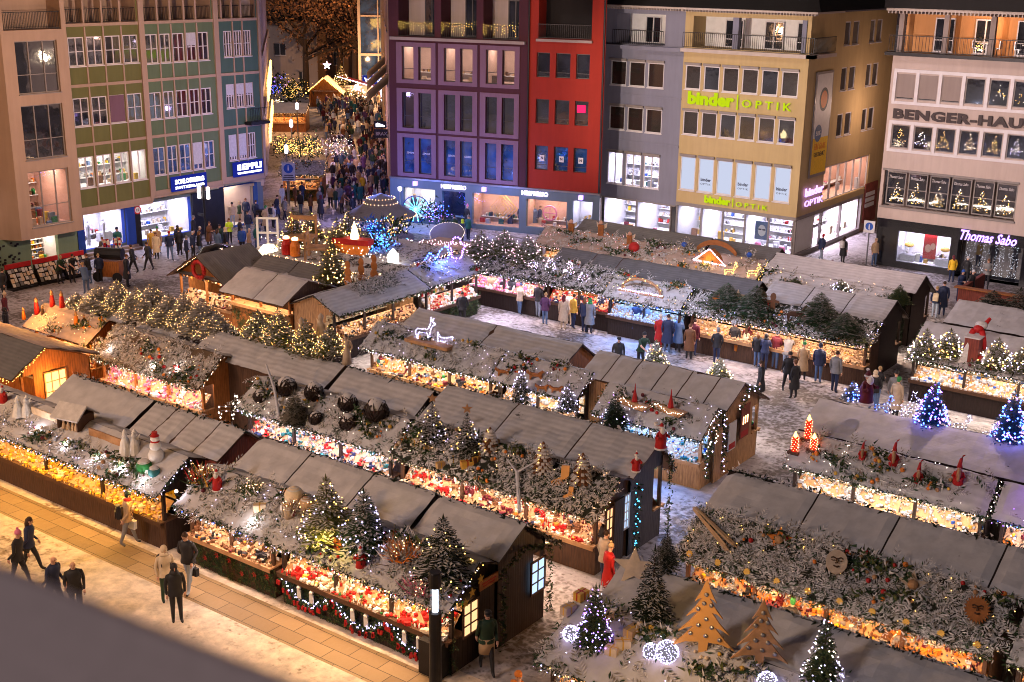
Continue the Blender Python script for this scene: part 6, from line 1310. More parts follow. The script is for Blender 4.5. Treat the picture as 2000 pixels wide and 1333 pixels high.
# wooden boots
def flat(name, lab, cat, p, poly, s, mat, th=.05, lean=0, fw=Vector((.45,-.89,0))):
    rt = Vector((-fw.y, fw.x, 0)); mb = MB(); mb.prism([Vector(p)+rt*(x*s)+Vector((0,0,z*s))-fw*(z*s*lean) for x, z in poly], fw*th); return tag(mb.build(name, M[mat]), lab, cat)
boot = [(-.45,0),(.4,0),(.4,1),(.0,1),(-.02,.42),(-.5,.2)]
p = hit('s3b', 1095, 950); flat('wooden_boot', 'larger flat wooden boot on the knitwear stall', 'decoration', p, boot, .62, 'plywood', .06, .3)
p = hit('s3b', 1110, 975); flat('wooden_boot', 'smaller flat wooden boot below the larger one', 'decoration', p, boot, .36, 'plywood', .05, .3)
starp = star_pts(1, 5, .42)
for key, px, py, s_, m_, lab in (('r38',1238,1135,.55,'g_cream','big pale wooden star on the dark branches left of the snow laden fir'),('s28b',1403,602,.35,'g_orange','orange star on the leather stall fir bunch'),('s28b',1440,596,.38,'g_tan','pale wooden star on the leather stall fir bunch')):
    p = hit(key, px, py, key == 'r38', dz=.4); flat('wooden_star', lab, 'star', p, starp, s_, m_, .06)
fox = [(-.5,0),(-.4,0),(-.3,.25),(.2,.25),(.3,0),(.4,0),(.38,.45),(.6,.62),(.42,.7),(.3,.62),(.1,.5),(-.35,.5),(-.7,.75),(-.75,.5),(-.5,.35)]
for i, (px, py, s_) in enumerate(((1048,742,.55),(1060,765,.42),(1088,768,.42),(985,735,.5))):
    p = hit('s31b' if i < 3 else 's31b', px, py); flat('wooden_fox', ('large upper','small lower left','small lower right','upright left')[i]+' carved brown fox figure on the roof between the firs', 'figure', p, fox, s_, 'p_orange', .10)
deer = [(-.5,0),(-.43,0),(-.38,.45),(.25,.45),(.3,0),(.38,0),(.42,.55),(.62,1.0),(.8,1.05),(.78,1.15),(.62,1.2),(.72,1.55),(.6,1.3),(.5,1.6),(.5,1.2),(.3,.72),(-.45,.72),(-.58,.6)]
def outline(name, lab, p, poly, s, em, fw=Vector((.45,-.89,0)), th=.03, step=.07):
    rt = Vector((-fw.y, fw.x, 0)); pts = [Vector(p)+rt*(x*s)+Vector((0,0,z*s)) for x, z in poly]; pts.append(pts[0]); r = empty(name, p, lab, 'light figure'); mb = MB(); mb.tube(pts, .012, 4, 0, False); mb.build('wire', M['metal'], r)
    mb = MB(); bulbs_along(mb, pts, step, th, (0,), .01); mb.build('string_lights', M['e_'+em], r); return r
p = hit('s31a', 828, 668, dz=.12); outline('light_deer', 'glowing white wire deer pulling a sledge on the toy stall', p, deer, .62, 'cool'); outline('light_sledge', 'glowing white wire sledge behind the deer', p+Vector((1.05,.1,0)), [(-.5,.1),(.5,.1),(.6,.5),(.2,.4),(-.3,.4),(-.5,.8)], .6, 'cool')
q = MB(); q.obox(p+Vector((.45,0,-.06)), 1.15, .45, .07); tag(q.build('wooden_platform', M['p_tan']), 'lit wooden platform under the glowing deer', 'platform')
for px, py, lab in ((1425,550,'left'),(1470,553,'right')): p = hit('s25', px, py-10); outline('light_deer', lab+' small yellow glowing deer on the gold lit stall eave', p, deer, .5, 'gold')
for i, (px, py, s_) in enumerate(((1722,808,.55),(1757,820,.85),(1775,818,.6),(1875,845,.5),(1930,862,.5))):
    p = hit('s34', px, py); outline('light_deer', ('small leftmost','largest','narrow','resting middle','resting right')[i]+' icy glowing deer along the blue lit ridge', p, deer, s_*.8, 'cool' if i else 'blue', step=.11, th=.022)
p = hit('fur', 462, 700) if False else hit('r2b', 445, 818, True); outline('light_deer', 'pale wire deer standing on the ridge of the ribbed roof', p, deer, .55, 'white', step=.5)
p = hit('r3b', 1100, 800, True)
# angels on slatted roof, brown curved hats
for i, (px, py, pt) in enumerate(((590,672,620),(628,668,612),(680,705,665))):
    p = hit('r3z', px, py, True) if i < 2 else hit('r3z', 678, 712, True); h = hgt(p, pt); r = empty('angel_figure', p, ('left pale angel statue among the yellow lit firs','right pale angel statue among the yellow lit firs','grey hare like statue at the roof end right of the angels')[i], 'figure', local=True)
    MB().lathe((0,0,0), [(h*.2,0),(h*.17,h*.3),(h*.12,h*.6),(h*.06,h*.72),(h*.09,h*.8),(h*.1,h*.9),(h*.02,h)], 10).build('robe', M['g_beige'], r, smooth=True)
    if i < 2:
        mb = MB(); mb.add([(0,.05,h*.6),(-h*.3,.1,h*.75),(-h*.2,.1,h*.35)], [(0,1,2)]); mb.add([(0,.05,h*.6),(h*.3,.1,h*.75),(h*.2,.1,h*.35)], [(0,1,2)]); mb.build('wing', M['g_cream'], r)
    else:
        mb = MB(); mb.tube([(.03,0,h*.9),(.12,0,h*1.25)], [.03,.01], 5); mb.tube([(-.03,0,h*.9),(-.1,0,h*1.25)], [.03,.01], 5); mb.build('ear', M['g_beige'], r)
for i, (px, py) in enumerate(((553,620),(598,632),(633,650))):
    p = G(px, py, 3.9); q = MB(); fw = Vector((.3,-.95,0)); rt = Vector((.95,.3,0)); pr = []
    for k in range(7): t = -1+k/3; pr.append((rt*(t*.34)+Vector((0,0,.12*(1-t*t))), ))
    for a, b in zip(pr, pr[1:]): q.add([p+a[0], p+b[0], p+b[0]+fw*.45+Vector((0,0,-.35)), p+a[0]+fw*.45+Vector((0,0,-.35))], [(0,1,2,3)])
    q.tube([p+Vector((0,0,-.1)), p+Vector((0,0,-1.1))], .03, 5); tag(q.build('curved_board', M['p_tan']), ('left','middle','right')[i]+' curved tan board raised on a rod above the angels', 'decoration')
# moon, sun and stars on the fir bough stall
def disc(name, lab, p, r0, mat, rays=0, fw=Vector((.25,-.75,.6))):
    fw = fw.normalized(); rt = fw.cross(Vector((0,0,1))).normalized(); up = rt.cross(fw); r = empty(name, p, lab, 'decoration'); mb = MB(); n = 24; P = []
    for i in range(n*(2 if rays else 1)):
        a = 2*pi*i/(n*(2 if rays else 1)); rr = r0*(1.0 if not rays or i % 2 else 1.32); P.append(Vector(p)+rt*(rr*cos(a))+up*(rr*sin(a)*1.15))
    mb.prism(P, fw*.10); mb.build('disc', M[mat], r); mb = MB()
    def c_(x, y, d=.12): return Vector(p)+rt*x*r0+up*y*r0+fw*d
    mb.tube([c_(-.55,.3),c_(-.35,.42),c_(-.12,.28)], .018, 5); mb.tube([c_(.12,.28),c_(.35,.42),c_(.55,.3)], .018, 5); mb.tube([c_(0,.3),c_(.02,0,.17),c_(-.08,-.12,.18),c_(.1,-.14)], .022, 5); mb.tube([c_(-.25,-.42),c_(0,-.52,.14),c_(.25,-.42)], .022, 5); mb.tube([c_(-.5,.12),c_(-.35,.06),c_(-.15,.12)], .014, 5); mb.tube([c_(.15,.12),c_(.35,.06),c_(.5,.12)], .014, 5); mb.build('face', M['p_brown'], r); return r
disc('carved_moon', 'round pale carved moon face on the fir bough stall', hit('s37', 1632, 1120, dz=.32), .28, 'g_beige')
disc('carved_sun', 'dark orange carved sun face at the right end of the fir bough stall', hit('s37', 1905, 1214, dz=.32), .24, 'p_orange', 1)
for px, py, m_, lab in ((1522,1062,'g_orange','orange carved star with round face on the fir bough stall'),(1782,1150,'g_beige','pale carved star with round face right of the moon')):
    p = hit('s37', px, py, dz=.1); fw = Vector((.25,-.75,.6)).normalized(); rt = fw.cross(Vector((0,0,1))).normalized(); up = rt.cross(fw); r = empty('carved_star', p, lab, 'star'); mb = MB(); mb.prism([p+rt*x*.38+up*z*.38 for x, z in star_pts(1,5,.45)], fw*.06); mb.build('star_board', M[m_], r); mb = MB(); mb.ball(p+fw*.07, .14, 0, 12, 1); mb.build('face', M['p_tan'], r)
for i in range(10):
    p = RP['s37'](.03+.105*i, .06, .12); q = empty('small_sun', p, 'small gold sun ornament along the eave of the fir bough stall', 'decoration', 'small gold suns along the eave'); mb = MB(); fw = Vector((.1,-.9,.4)).normalized(); rt = Vector((1,0,0)); up = Vector((0,.4,.9)); mb.prism([Vector(p)+rt*x*.11+up*z*.11 for x, z in star_pts(1,10,.7)], fw*.03); mb.build('disc', M['g_gold'], q)
a_, b_ = hit('s37', 1425, 1085, dz=.25), hit('s37', 1355, 1015, dz=.35); mb = MB()
for k in range(14): o = Vector((rnd.uniform(-.1,.1),rnd.uniform(-.1,.1),rnd.uniform(-.06,.06))); mb.tube([a_+o*1.7, b_+o*.6], .02, 4)
tag(mb.build('comet_bundle', M['g_tan']), 'bundle of pale sticks shaped like a comet tail on the fir bough stall', 'decoration')
# boats of the blue stall, hats, sundries
for i, (px, py) in enumerate(((1235,800),(1305,812))):
    p = hit('s33', px, py, dz=.08); r = empty('wooden_boat', p, ('left','right')[i]+' toy wooden boat with red sail and light string on the blue lit stall', 'figure', local=True, rz=-.25); mb = MB(); mb.prism([(-.7,-.12,.02),(.6,-.12,.02),(.85,-.12,.28),(-.8,-.12,.22)], (0,.24,0)); mb.build('hull', M['p_tan'], r)
    MB().lathe((.1,0,.2), [(.12,0),(.09,.2),(.03,.5),(.01,.75)], 8).build('sailor', M['g_red'], r); mb = MB(); bulbs_along(mb, [(-.8,-.2,.1),(-.3,-.2,.3),(.2,-.2,.1),(.9,-.2,.3)], .07, .018, (0,), .03); mb.build('string_lights', M['e_white'], r)
for i, (px, py, m_) in enumerate(((1490,608,'g_brown'),(1508,610,'g_brown'))):
    p = hit('s28b', px, py); gb_ = [(-.12,0),(-.02,0),(0,.25),(.02,0),(.12,0),(.12,.3),(.1,.45),(.28,.42),(.28,.52),(.1,.58),(.14,.72),(.1,.86),(0,.92),(-.1,.86),(-.14,.72),(-.1,.58),(-.28,.52),(-.28,.42),(-.1,.45),(-.12,.3)]
    q = empty('gingerbread_man', p, ('left','right')[i]+' brown gingerbread figure holding a candy cane', 'figure'); flat('body', None, None, p, gb_, 1.0, m_).parent = q; bpy.data.objects[q.name].location = p
    for ch in q.children: ch.matrix_parent_inverse = Matrix.Translation(-Vector(p))
p = hit('s28b', 1499, 612); mb = MB(); mb.tube([p, p+Vector((0,0,.5)), p+Vector((.06,.02,.6)), p+Vector((.14,.04,.55))], .035, 6); tag(mb.build('candy_cane', M['g_red']), 'red and white candy cane between the gingerbread figures', 'figure')
horse = [(-.5,0),(-.42,0),(-.36,.3),(.2,.3),(.28,0),(.36,0),(.36,.5),(.55,.75),(.7,.65),(.72,.78),(.5,.98),(.35,.85),(.2,.58),(-.35,.58),(-.6,.4)]
p = hit('s28b', 1555, 628); flat('rocking_horse', 'brown rocking horse beside the two red santas', 'toy', p, horse, .8, 'p_brown', .15)
p = hit('s37', 1, 1) if False else None
# chimney santa of the glass stall
p = hit('s40', 1898, 702); ch_ = empty('chimney', p, 'brick chimney on the white glass stall roof', 'chimney'); mb = MB(); mb.box(p.x-.3,p.x+.3,p.y-.3,p.y+.3,p.z-.2,p.z+.95,0); mb.box(p.x-.33,p.x+.33,p.y-.33,p.y+.33,p.z+.95,p.z+1.0,1); mb.build('bricks', [M['w_red'], M['frost']], ch_)
sc = empty('climbing_santa', (p.x,p.y+.3,p.z+.4), 'large santa figure straddling the brick chimney head down', 'figure', local=True); mb = MB()
for sg in (1,-1): mb.tube([(sg*.50,0,-.1),(sg*.42,0,.4),(sg*.2,.1,.95)], [.09,.12,.17], 8)
mb.ball((0,.2,1.0), .28, 0, 12, .8); mb.build('trousers', M['g_red'], sc, smooth=True); mb = MB()
for sg in (1,-1): mb.tube([(sg*.52,0,-.45),(sg*.50,0,-.05)], [.09,.11], 8)
mb.build('boots', M['g_brown'], sc); mb = MB(); mb.ball((.05,.45,1.15), .33, 0, 12, .7); mb.build('snowy_back', M['frost'], sc, smooth=True); sc.scale = (.8,.8,.8); mb = MB(); mb.tube([(.15,.7,1.15),(.3,1.0,1.45)], [.12,.09], 8); mb.build('arm', M['g_red'], sc)
for i, (px, py) in enumerate(((1850,697),(1915,710),(1960,722))):
    p = hit('s40', px, py, dz=.15); q = empty('ornament_ball', p, ('left red','middle red','right gold')[i]+' shiny ball on the glass stall roof edge', 'ball', local=True); MB().ball((0,0,0), .2, 0, 12).build('ball', M['g_gold' if i == 2 else 'g_red'], q, smooth=True)
for i, (px, py) in enumerate(((1885,665+45),(1925,680+40))):
    p = hit('s40', px, py); flat('snow_fir_board', ('left','right')[i]+' flat white wooden fir beside the brick chimney', 'decoration', p, [(-.35,0),(.35,0),(.18,.35),(.26,.35),(.1,.65),(.16,.65),(0,1),(-.16,.65),(-.1,.65),(-.26,.35),(-.18,.35)], .9, 'g_white')
# santa with robe on the blue ridge
p = hit('s34', 1690, 790); h = hgt(p, 722); santa('tall santa in white and crimson robe at the left end of the blue lit ridge', p, h, 70, robe='g_wine')
p = G(1710, 790, 3.4); 
# wooden angels / santas in back row and left roof
for i, (px, py, pt) in enumerate(((1115,458,428),(1173,462,430),(1229,480,452))):
    p = hit('s24', px, py); h = hgt(p, pt); r = empty('angel_figure', p, ('left','middle','right')[i]+' reddish wooden angel post with halo in the back row', 'figure', local=True); mb = MB(); mb.box(-.18*h,.18*h,-.06,.06,0,h*.7); mb.build('post', M['p_orange'], r); mb = MB(); mb.lathe((0,0,h*.68), [(.02,0),(h*.14,h*.08),(h*.14,h*.2),(.02,h*.3)], 10); mb.build('head', M['g_skin'], r)
    mb = MB()
    for sg in (1,-1): mb.add([(0,.08,h*.6),(sg*h*.4,.1,h*.85),(sg*h*.35,.1,h*.55),(sg*.1,.08,h*.4)], [(0,1,2,3)])
    mb.build('wing', M['g_cream'], r)
p = hit('s24', 1238, 492, dz=.25); q = empty('ornament_ball', p, 'single bright red ball on the wooden angels stall', 'ball', local=True); MB().ball((0,0,0), .32, 0, 12).build('ball', M['g_red'], q, smooth=True)
for i, (px, py, pt, m_) in enumerate(((47,625,600,'g_orange'),(73,615,580,'g_red'),(84,617,597,'p_brown'),(103,600,566,'g_red'),(122,602,568,'g_red'),(150,640,607,'g_orange'),(165,634,614,'p_brown'))):
    p = hit('santas', px, py); h = hgt(p, pt); r = empty('carved_santa', p, ('far left small orange','tall red left','small brown crowned left','tall dark red before the globe','tall dark red by the pink hats','tall orange right','small brown crowned right')[i]+' carved wooden figure on the boarded roof', 'figure', local=True)
    MB().lathe((0,0,0), [(h*.17,0),(h*.15,h*.3),(h*.11,h*.65),(h*.07,h*.7)], 10).build('robe', M[m_], r, smooth=True); MB().lathe((0,0,h*.68), [(h*.09,0),(h*.11,h*.08),(h*.08,h*.2),(.01,h*.32)], 10).build('head', M['p_tan'], r, smooth=True)
p = G(108, 600, .0); 
for x_, lab in ((1,'a'),): pass
for i, (px, py) in enumerate(((680,548),(706,542),(731,535))):
    p = G(px, py+10, 3.0); r = empty('wooden_pendants', p, ('left','middle','right')[i]+' rust brown figure of stacked ovals between the roofs left of centre', 'figure', local=True); mb = MB(); mb.tube([(0,0,-1),(0,0,0)], .04, 5)
    for z, s_ in ((.2,.27),(.65,.22),(1.02,.18)): mb.ball((0,0,z), s_, 0, 12, 1.15, 1, .25)
    mb.build('ovals', M['p_orange'], r)
# cosy blue glowing figures on stall 20
p = RP['s20'](.45, .8, .1); outline('light_teddy', 'blue violet glowing bear and sledge figures on the blue lit roof', p, [(-.9,.1),(-.5,.7),(-.1,.3),(.2,.9),(.6,1.2),(.8,.7),(.6,.1)], .8, 'blue', Vector((.45,-.89,0)), .06, .14)
p2 = p+Vector((.3,1.2,.1)); outline('light_bear', 'white violet glowing bear standing right on the blue lit roof', p2, [(-.3,0),(.3,0),(.4,.6),(.6,.9),(.3,1),(.2,1.4),(-.2,1.4),(-.3,1),(-.6,.8),(-.35,.6)], .8, 'violet', Vector((.45,-.89,0)), .06, .12)
blue_p = p
# ---------- centre stage, rides, street ----------
sg_ = empty('advent_stage', (-45.5,46.5,0), 'large advent stage roof crowded with giant chairs lanterns and lit firs', 'stage')
mb = MB(); mb.box(-50.5,-41.6,45,51,0,2.75,0); mb.build('wall', M['w_brown'], sg_)
mb = MB(); slab(mb, (-50.8,44.7,2.8),(-41.3,44.7,2.8),(-41.3,51.2,3.1),(-50.8,51.2,3.1), .08, 0, 1, step=.3); mb.build('roof', [M['snowf'], M['p_brown']], sg_)
mb = MB(); scatter_sprigs(mb, lambda u, v: Vector((-50.5+9*u, 44.8+6*v, 2.95+.3*v)), (0,0,1), 330, (.3,.6), lift=.15); mb.build('fir_branches', [M['frost'], M['needle_d'], M['g_brown']], sg_)
mb = MB(); pts = [(-50.7,44.6,2.8),(-41.4,44.6,2.8),(-41.2,51,3.0)]; bulbs_along(mb, pts, .07, .03, (0,), .12); bulbs_along(mb, [(-50.6,46,3.1),(-41.6,47,3.2)], .06, .03, (1,), .5); mb.build('string_lights', [M['e_warm'], M['e_white']], sg_)
mb = MB()
for i in range(60): x = -50.4+i*.055; l = rnd.uniform(.25,.5); mb.add([(x,44.58,2.75),(x+.05,44.58,2.75),(x+.025,44.58,2.75-l)], [(0,1,2)])
mb.build('icicles', emit('icicle_glow', (1,.85,.8), 2.2), sg_)
for i, (px, py, pt, lab) in enumerate(((575,478,405,'left rear lit fir on the advent stage'),(660,492,425,'middle lit fir on the advent stage'),(682,468,405,'right rear lit fir on the advent stage'),(607,462,412,'slim lit fir between the giant chairs'),(648,545,470,'hanging lit branch tree at the front edge of the stage'))):
    p = G(px, py+6, 2.95); fir('fir_tree', lab, p, hgt(p, pt), mats=('needle_y','frost_d'), lights=('warm','gold'), nl=80, br=.035, w=1.9)
def chair(lab, p, s, rz):
    r = empty('giant_chair', p, lab, 'chair', local=True, rz=rz); mb = MB(); mb.box(-s*.5,s*.5,-s*.5,s*.5,s*.45,s*.53); mb.build('seat', M['p_tan'], r)
    for x, y in ((-.45,-.45),(.45,-.45),(-.45,.45),(.45,.45)): MB().box(x*s-.06,x*s+.06,y*s-.06,y*s+.06,0,s*(1.25 if y > 0 else .45)).build('leg', M['p_tan'], r)
    MB().box(-s*.5,s*.5,s*.4,s*.47,s*1.05,s*1.2).build('backrest', M['p_tan'], r)
chair('large wooden chair lying left on the advent stage', G(588,490,3.0), 1.5, .5); chair('large wooden bench chair at the front of the advent stage', G(620,505,3.0), 1.2, 2.2)
for i, (px, py, m_) in enumerate(((560,497,'g_red'),(577,500,'g_orange'))):
    p = G(px, py, 2.95); r = empty('giant_lantern', p, ('red','orange')[i]+' glowing milk can lantern on the advent stage', 'lantern', local=True); MB().lathe((0,0,0), [(.26,0),(.28,.1),(.28,.55),(.18,.75),(.2,.85)], 12).build('can', M[m_], r); MB().lathe((0,0,.86), [(.17,0),(.17,.1),(.05,.16)], 10).build('light', M['e_warm'], r)
p = G(524,485,2.95); r = empty('light_window', p, 'white lit window frame standing at the left end of the advent stage', 'decoration', local=True, rz=.6); mb = MB()
for x in (-.55,0,.55): mb.box(x-.05,x+.05,-.05,.05,0,1.7)
for z in (0,.8,1.6): mb.box(-.5,.5,-.04,.04,z,z+.1)
mb.build('frame', emit('cream_glow', (1,.70,.52), .7), r)
p = G(690,500,3.0); r = empty('boat_basket', p, 'red and orange boat with bright flame on the advent stage', 'decoration', local=True, rz=.3); mb = MB(); mb.prism([(-.7,-.3,.1),(.7,-.3,.1),(1.0,-.3,.65),(-1.0,-.3,.65)], (0,.6,0)); mb.build('hull', M['g_orange'], r); mb = MB(); mb.box(-1.05,1.05,-.35,.35,.66,.95); mb.build('rim', M['g_red'], r); mb = MB(); mb.lathe((.1,0,.95), [(.25,0),(.2,.3),(.02,.9)], 8); mb.build('flame', emit('flame_glow', (1,.75,.4), 8), r)
p = G(768,520,2.9); mb = MB(); mb.lathe(p, [(.3,0),(.28,.6),(.05,.9)], 10); tag(mb.build('glowing_cone', emit('white_cone_glow', (1,.93,.85), 9)), 'blazing white light cone at the right end of the advent stage', 'lamp')
p = G(525,500,2.6); mb = MB(); mb.lathe(p, [(.5,0),(.55,.3),(.3,.6)], 12); tag(mb.build('glowing_bush', emit('cream_bush_glow', (1,.85,.6), 4)), 'blazing cream lamp bush at the left end of the advent stage', 'lamp')
hz = empty('icicle_roof', G(700,530,2.7), 'dark roof with white painted icicle fringe in front of the advent stage', 'roof', local=True); mb = MB(); slab(mb, (-2.6,-.6,-.2),(2.8,-.6,-.2),(2.8,.9,.5),(-2.6,.9,.5), .06, 0, 1); mb.build('roof', [M['snowp'], M['p_tan']], hz); mb = MB()
for i in range(26): x = -2.5+i*.2; mb.add([(x,-.66,-.15),(x+.17,-.66,-.15),(x+.08,-.66,-.15-rnd.uniform(.25,.55))], [(0,1,2)])
mb.build('fringe', M['g_white'], hz); MB().box(-2.5,2.7,.5,.7,-2.6,.1).build('wall', M['w_brown'], hz)
S_('fr2', 'market_stall', 'low ribbed roof with warm lights between the pottery stall and the stage', -44.0, 41.8, 90, 4.5, 2.4, ze=2.3, ov=.5, yr=1.0, zr=2.95, zb=2.4, bulbs=('warm',), garl=False, roof='snowc', roofb='snowp', wall='brown', lamp='warm')
# flat wooden kiosk
fk = empty('flat_kiosk', (-44,52,0), 'flat snow topped wooden kiosk right of the advent stage', 'kiosk'); MB().box(-45.4,-41.2,50.9,54.6,0,2.55).build('wall', M['w_orange'], fk); mb = MB(); slab(mb, (-45.6,50.7,2.56),(-41.0,50.7,2.56),(-41.0,54.8,2.62),(-45.6,54.8,2.62), .08, 0, 1); mb.build('roof', [M['snowpink'], M['p_dark']], fk); mb = MB(); bulbs_along(mb, [(-45.6,52,2.8),(-41.2,54.6,2.8)], .05, .03, (0,), .14); mb.build('string_lights', M['e_pink'], fk)
# carousel, disc, ferris wheel
p = G(745,470,0); cr = empty('carousel', p, 'grey children carousel roof with bulb ringed turret before the crowd', 'ride', local=True)
MB().lathe((0,0,0), [(2.2,0),(2.2,.3),(.3,.31),(.3,2.0)], 20).build('platform', M['greyb'], cr); MB().lathe((0,0,1.7), [(2.3,0),(2.35,.12),(1.2,.75),(1.1,.77),(1.1,1.05),(.9,1.2),(.05,1.5)], 24).build('roof', M['snowd'], cr)
mb = MB()
for k in range(60): a = k*2*pi/60; mb.bulb((2.36*cos(a),2.36*sin(a),1.8), .03)
for k in range(26): a = k*2*pi/26; mb.bulb((1.14*cos(a),1.14*sin(a),2.6), .03); mb.bulb((.95*cos(a),.95*sin(a),2.92), .028)
mb.build('string_lights', M['e_warm'], cr)
p = G(873,455,2.0); dk = empty('tilted_disc', p, 'tilted grey disc ride top with bulbs round its rim', 'ride', local=True); dk.rotation_euler = (radians(24), radians(14), 0)
MB().lathe((0,0,-.12), [(1.0,0),(1.05,.06),(1.0,.14),(.1,.16)], 28).build('disc', M['greyb'], dk); mb = MB()
for k in range(64): a = k*2*pi/64; mb.bulb((1.07*cos(a),1.07*sin(a),-.03), .014)
mb.build('string_lights', M['e_white'], dk); MB().tube([(0,0,-2.2),(0,0,-.1)], .12, 8).build('post', M['metal_d'], dk)
p = G(812,440,0)+Vector((0,0,1.15)); fw_ = empty('ferris_wheel', p, 'small ferris wheel with glowing cyan spokes before the coffee shop', 'ride', local=True, rz=radians(37)); mb = MB(); pts = [(.95*cos(k*pi/12), 0, .95*sin(k*pi/12)) for k in range(25)]; mb.tube(pts, .035, 5); mb.build('rim', M['bluew'], fw_); mb = MB()
for k in range(14): a = k*2*pi/14; mb.tube([(0,-.03,0),(.9*cos(a),-.03,.9*sin(a))], .022, 4)
mb.build('spokes', emit('cyan_spokes', (.15,.75,1), 5), fw_); MB().lathe((0,0,0), [(.02,0)], 3) if False else None
mb = MB(); mb.tube([(-.5,.05,-1.15),(0,.05,0),(.5,.05,-1.15)], .04, 5); mb.build('stand', M['metal_d'], fw_)
def glowbush(lab, p, r0, cols, n, mats=('needle_d','needle')):
    r = empty('lit_bush', p, lab, 'decoration', local=True); mb = MB()
    for _ in range(200):
        v = Vector((rnd.gauss(0,.5), rnd.gauss(0,.5), rnd.gauss(0,.4)+.5))*r0; d = Vector((rnd.uniform(-1,1),rnd.uniform(-1,1),rnd.uniform(-1,1)))*r0*.3; mb.add([v, v+d, v+d.orthogonal()*.3], [(0,1,2)], rnd.randrange(2))
    mb.build('twigs', [M[k] for k in mats], r); mb = MB()
    for _ in range(n): mb.bulb((rnd.gauss(0,.45)*r0, rnd.gauss(0,.45)*r0, abs(rnd.gauss(.5,.35))*r0), .03, rnd.randrange(len(cols)))
    mb.build('string_lights', [M['e_'+c] for c in cols], r); return r
glowbush('violet blue glittering bush beside the ferris wheel', G(846,430,1.0), 1.0, ('violet','blue'), 130); glowbush('cyan blue glittering bush on the stage beside the carousel', G(740,492,2.9), .9, ('cyan','blue','blue'), 200)
glowbush('tall blue feathered bush in front of the carousel roof', G(728,462,2.6), .9, ('cyan','blue'), 60, ('g_blue','bluefir')); glowbush('yellow lit bush right of the carousel turret', G(772,455,2.2), .9, ('gold',), 60)
# wreath on the shingled hut
p = Vector((-48.9,39.75,2.95)); wr = empty('wreath', p, 'large red wreath hanging in the lit gable', 'wreath'); mb = MB(); pts = [p+Vector((.42*cos(k*pi/8),0,.42*sin(k*pi/8))) for k in range(17)]; mb.tube(pts, .10, 6); garland(mb, pts, .12, 120, (0,), (1,), .1); mb.build('ring', M['g_red'], wr)
mb = MB(); bulbs_along(mb, [(-51,39.8,2.45),(-48.95,39.75,3.65),(-46.9,39.8,2.45)], .12, .025, (0,), .02); tag(mb.build('gable_lights', M['e_warm']), 'row of warm bulbs under the eaves of the wreath gable', 'lights')
hutg = MB(); hutg.prism([(-51,40.15,2.4),(-46.9,40.15,2.4),(-48.95,40.15,3.62)], (0,.08,0)); hutg.prism([(-51.2,39.7,2.35),(-46.7,39.7,2.35),(-48.95,39.7,3.72)], (0,3.4,0), 1) if False else None
tag(hutg.build('gable_boards', M['w_orange']), 'boarded gable triangle lit from inside behind the red wreath', 'gable')
mb = MB(); slab(mb, (-46.6,39.6,2.32),(-46.6,43.3,2.32),(-48.95,43.3,3.72),(-48.95,39.6,3.72), .05, 0, 1); slab(mb, (-51.3,43.3,2.32),(-51.3,39.6,2.32),(-48.95,39.6,3.72),(-48.95,43.3,3.72), .05, 0, 1); tag(mb.build('shingle_roof', [M['snowd'], M['p_brown']]), 'steep dark shingle roof above the wreath gable', 'roof')
# lamp posts
def cyl_lamp(lab, base, pt, r0, lens=True):
    h = hgt(base, pt); r = empty('street_lamp', base, lab, 'street lamp', local=True); MB().lathe((0,0,0), [(r0*1.1,0),(r0,.1),(r0,h-r0*7)], 16).build('post', M['metal_d'], r); MB().lathe((0,0,h-r0*2.6), [(r0,0),(r0,r0*2.4),(r0*.9,r0*2.6)], 16).build('cap', M['metal_d'], r)
    MB().lathe((0,0,h-r0*7), [(r0*.95,0),(r0*.95,r0*4.4)], 16).build('glass', M['glass'], r); MB().lathe((0,0,h-r0*6.9), [(r0*.5,0),(r0*.5,r0*4.2)], 10).build('lamp_core', emit('lamp_core', (.85,.9,1), 3), r); return r
cyl_lamp('large black cylindrical lamp post with white glass in the foreground', G(851,1400,0), 1117, .155)
p = G(403,468,0); h = hgt(p, 362); r = empty('street_lamp', p, 'black lamp post with two white glass heads at the corner of the green building', 'street lamp', local=True); MB().tube([(0,0,0),(0,0,h)], .09, 8).build('post', M['metal_d'], r)
for sg in (-1,1): MB().lathe((sg*.33,sg*.1,h-.9), [(.12,0),(.12,.75),(.08,.8)], 10).build('lamp_head', emit('lamp_head_%d' % sg, (1,.86,.8), 5), r)
MB().tube([(-.33,-.1,h-.95),(.33,.1,h-.95)], .04, 6).build('arm', M['metal_d'], r); mb = MB(); mb.box(-.7,.1,-.03,.03,h*.42,h*.42+.2); mb.build('direction_sign', M['metal_d'], r)
for i, (px, py, pt) in enumerate(((782,442,365),(563,398,275),(583,290,195),(572,330,228))):
    p = G(px, py, 0); h = hgt(p, pt); r = empty('street_lamp', p, ('slender lamp post with bright head before the coffee shop','lamp post beside the first street stall','thin lamp post far along the street','thin lamp post halfway along the street')[i], 'street lamp', local=True); MB().tube([(0,0,0),(0,0,h)], .06, 6).build('post', M['metal'], r); MB().lathe((0,0,h*.8 if i else h-.3), [(.1,0),(.14,.1),(.14,.6 if i else .25),(.05,.65 if i else .3)], 8).build('lamp_head', emit('street_head_%d' % i, (.95,.85,1), 9), r)
p = G(566,402,0); r = empty('pedestrian_sign', p, 'blue pedestrian zone sign on a post at the first street stall', 'sign'); fr = Fr((p.x,p.y,0), VR, -VF); MB(fr).box(-.04,.04,-.04,.04,0,2.0).build('post', M['metal'], r); MB(fr).box(-.5,.5,-.03,.03,1.9,3.3).build('plate', M['g_silver'], r)
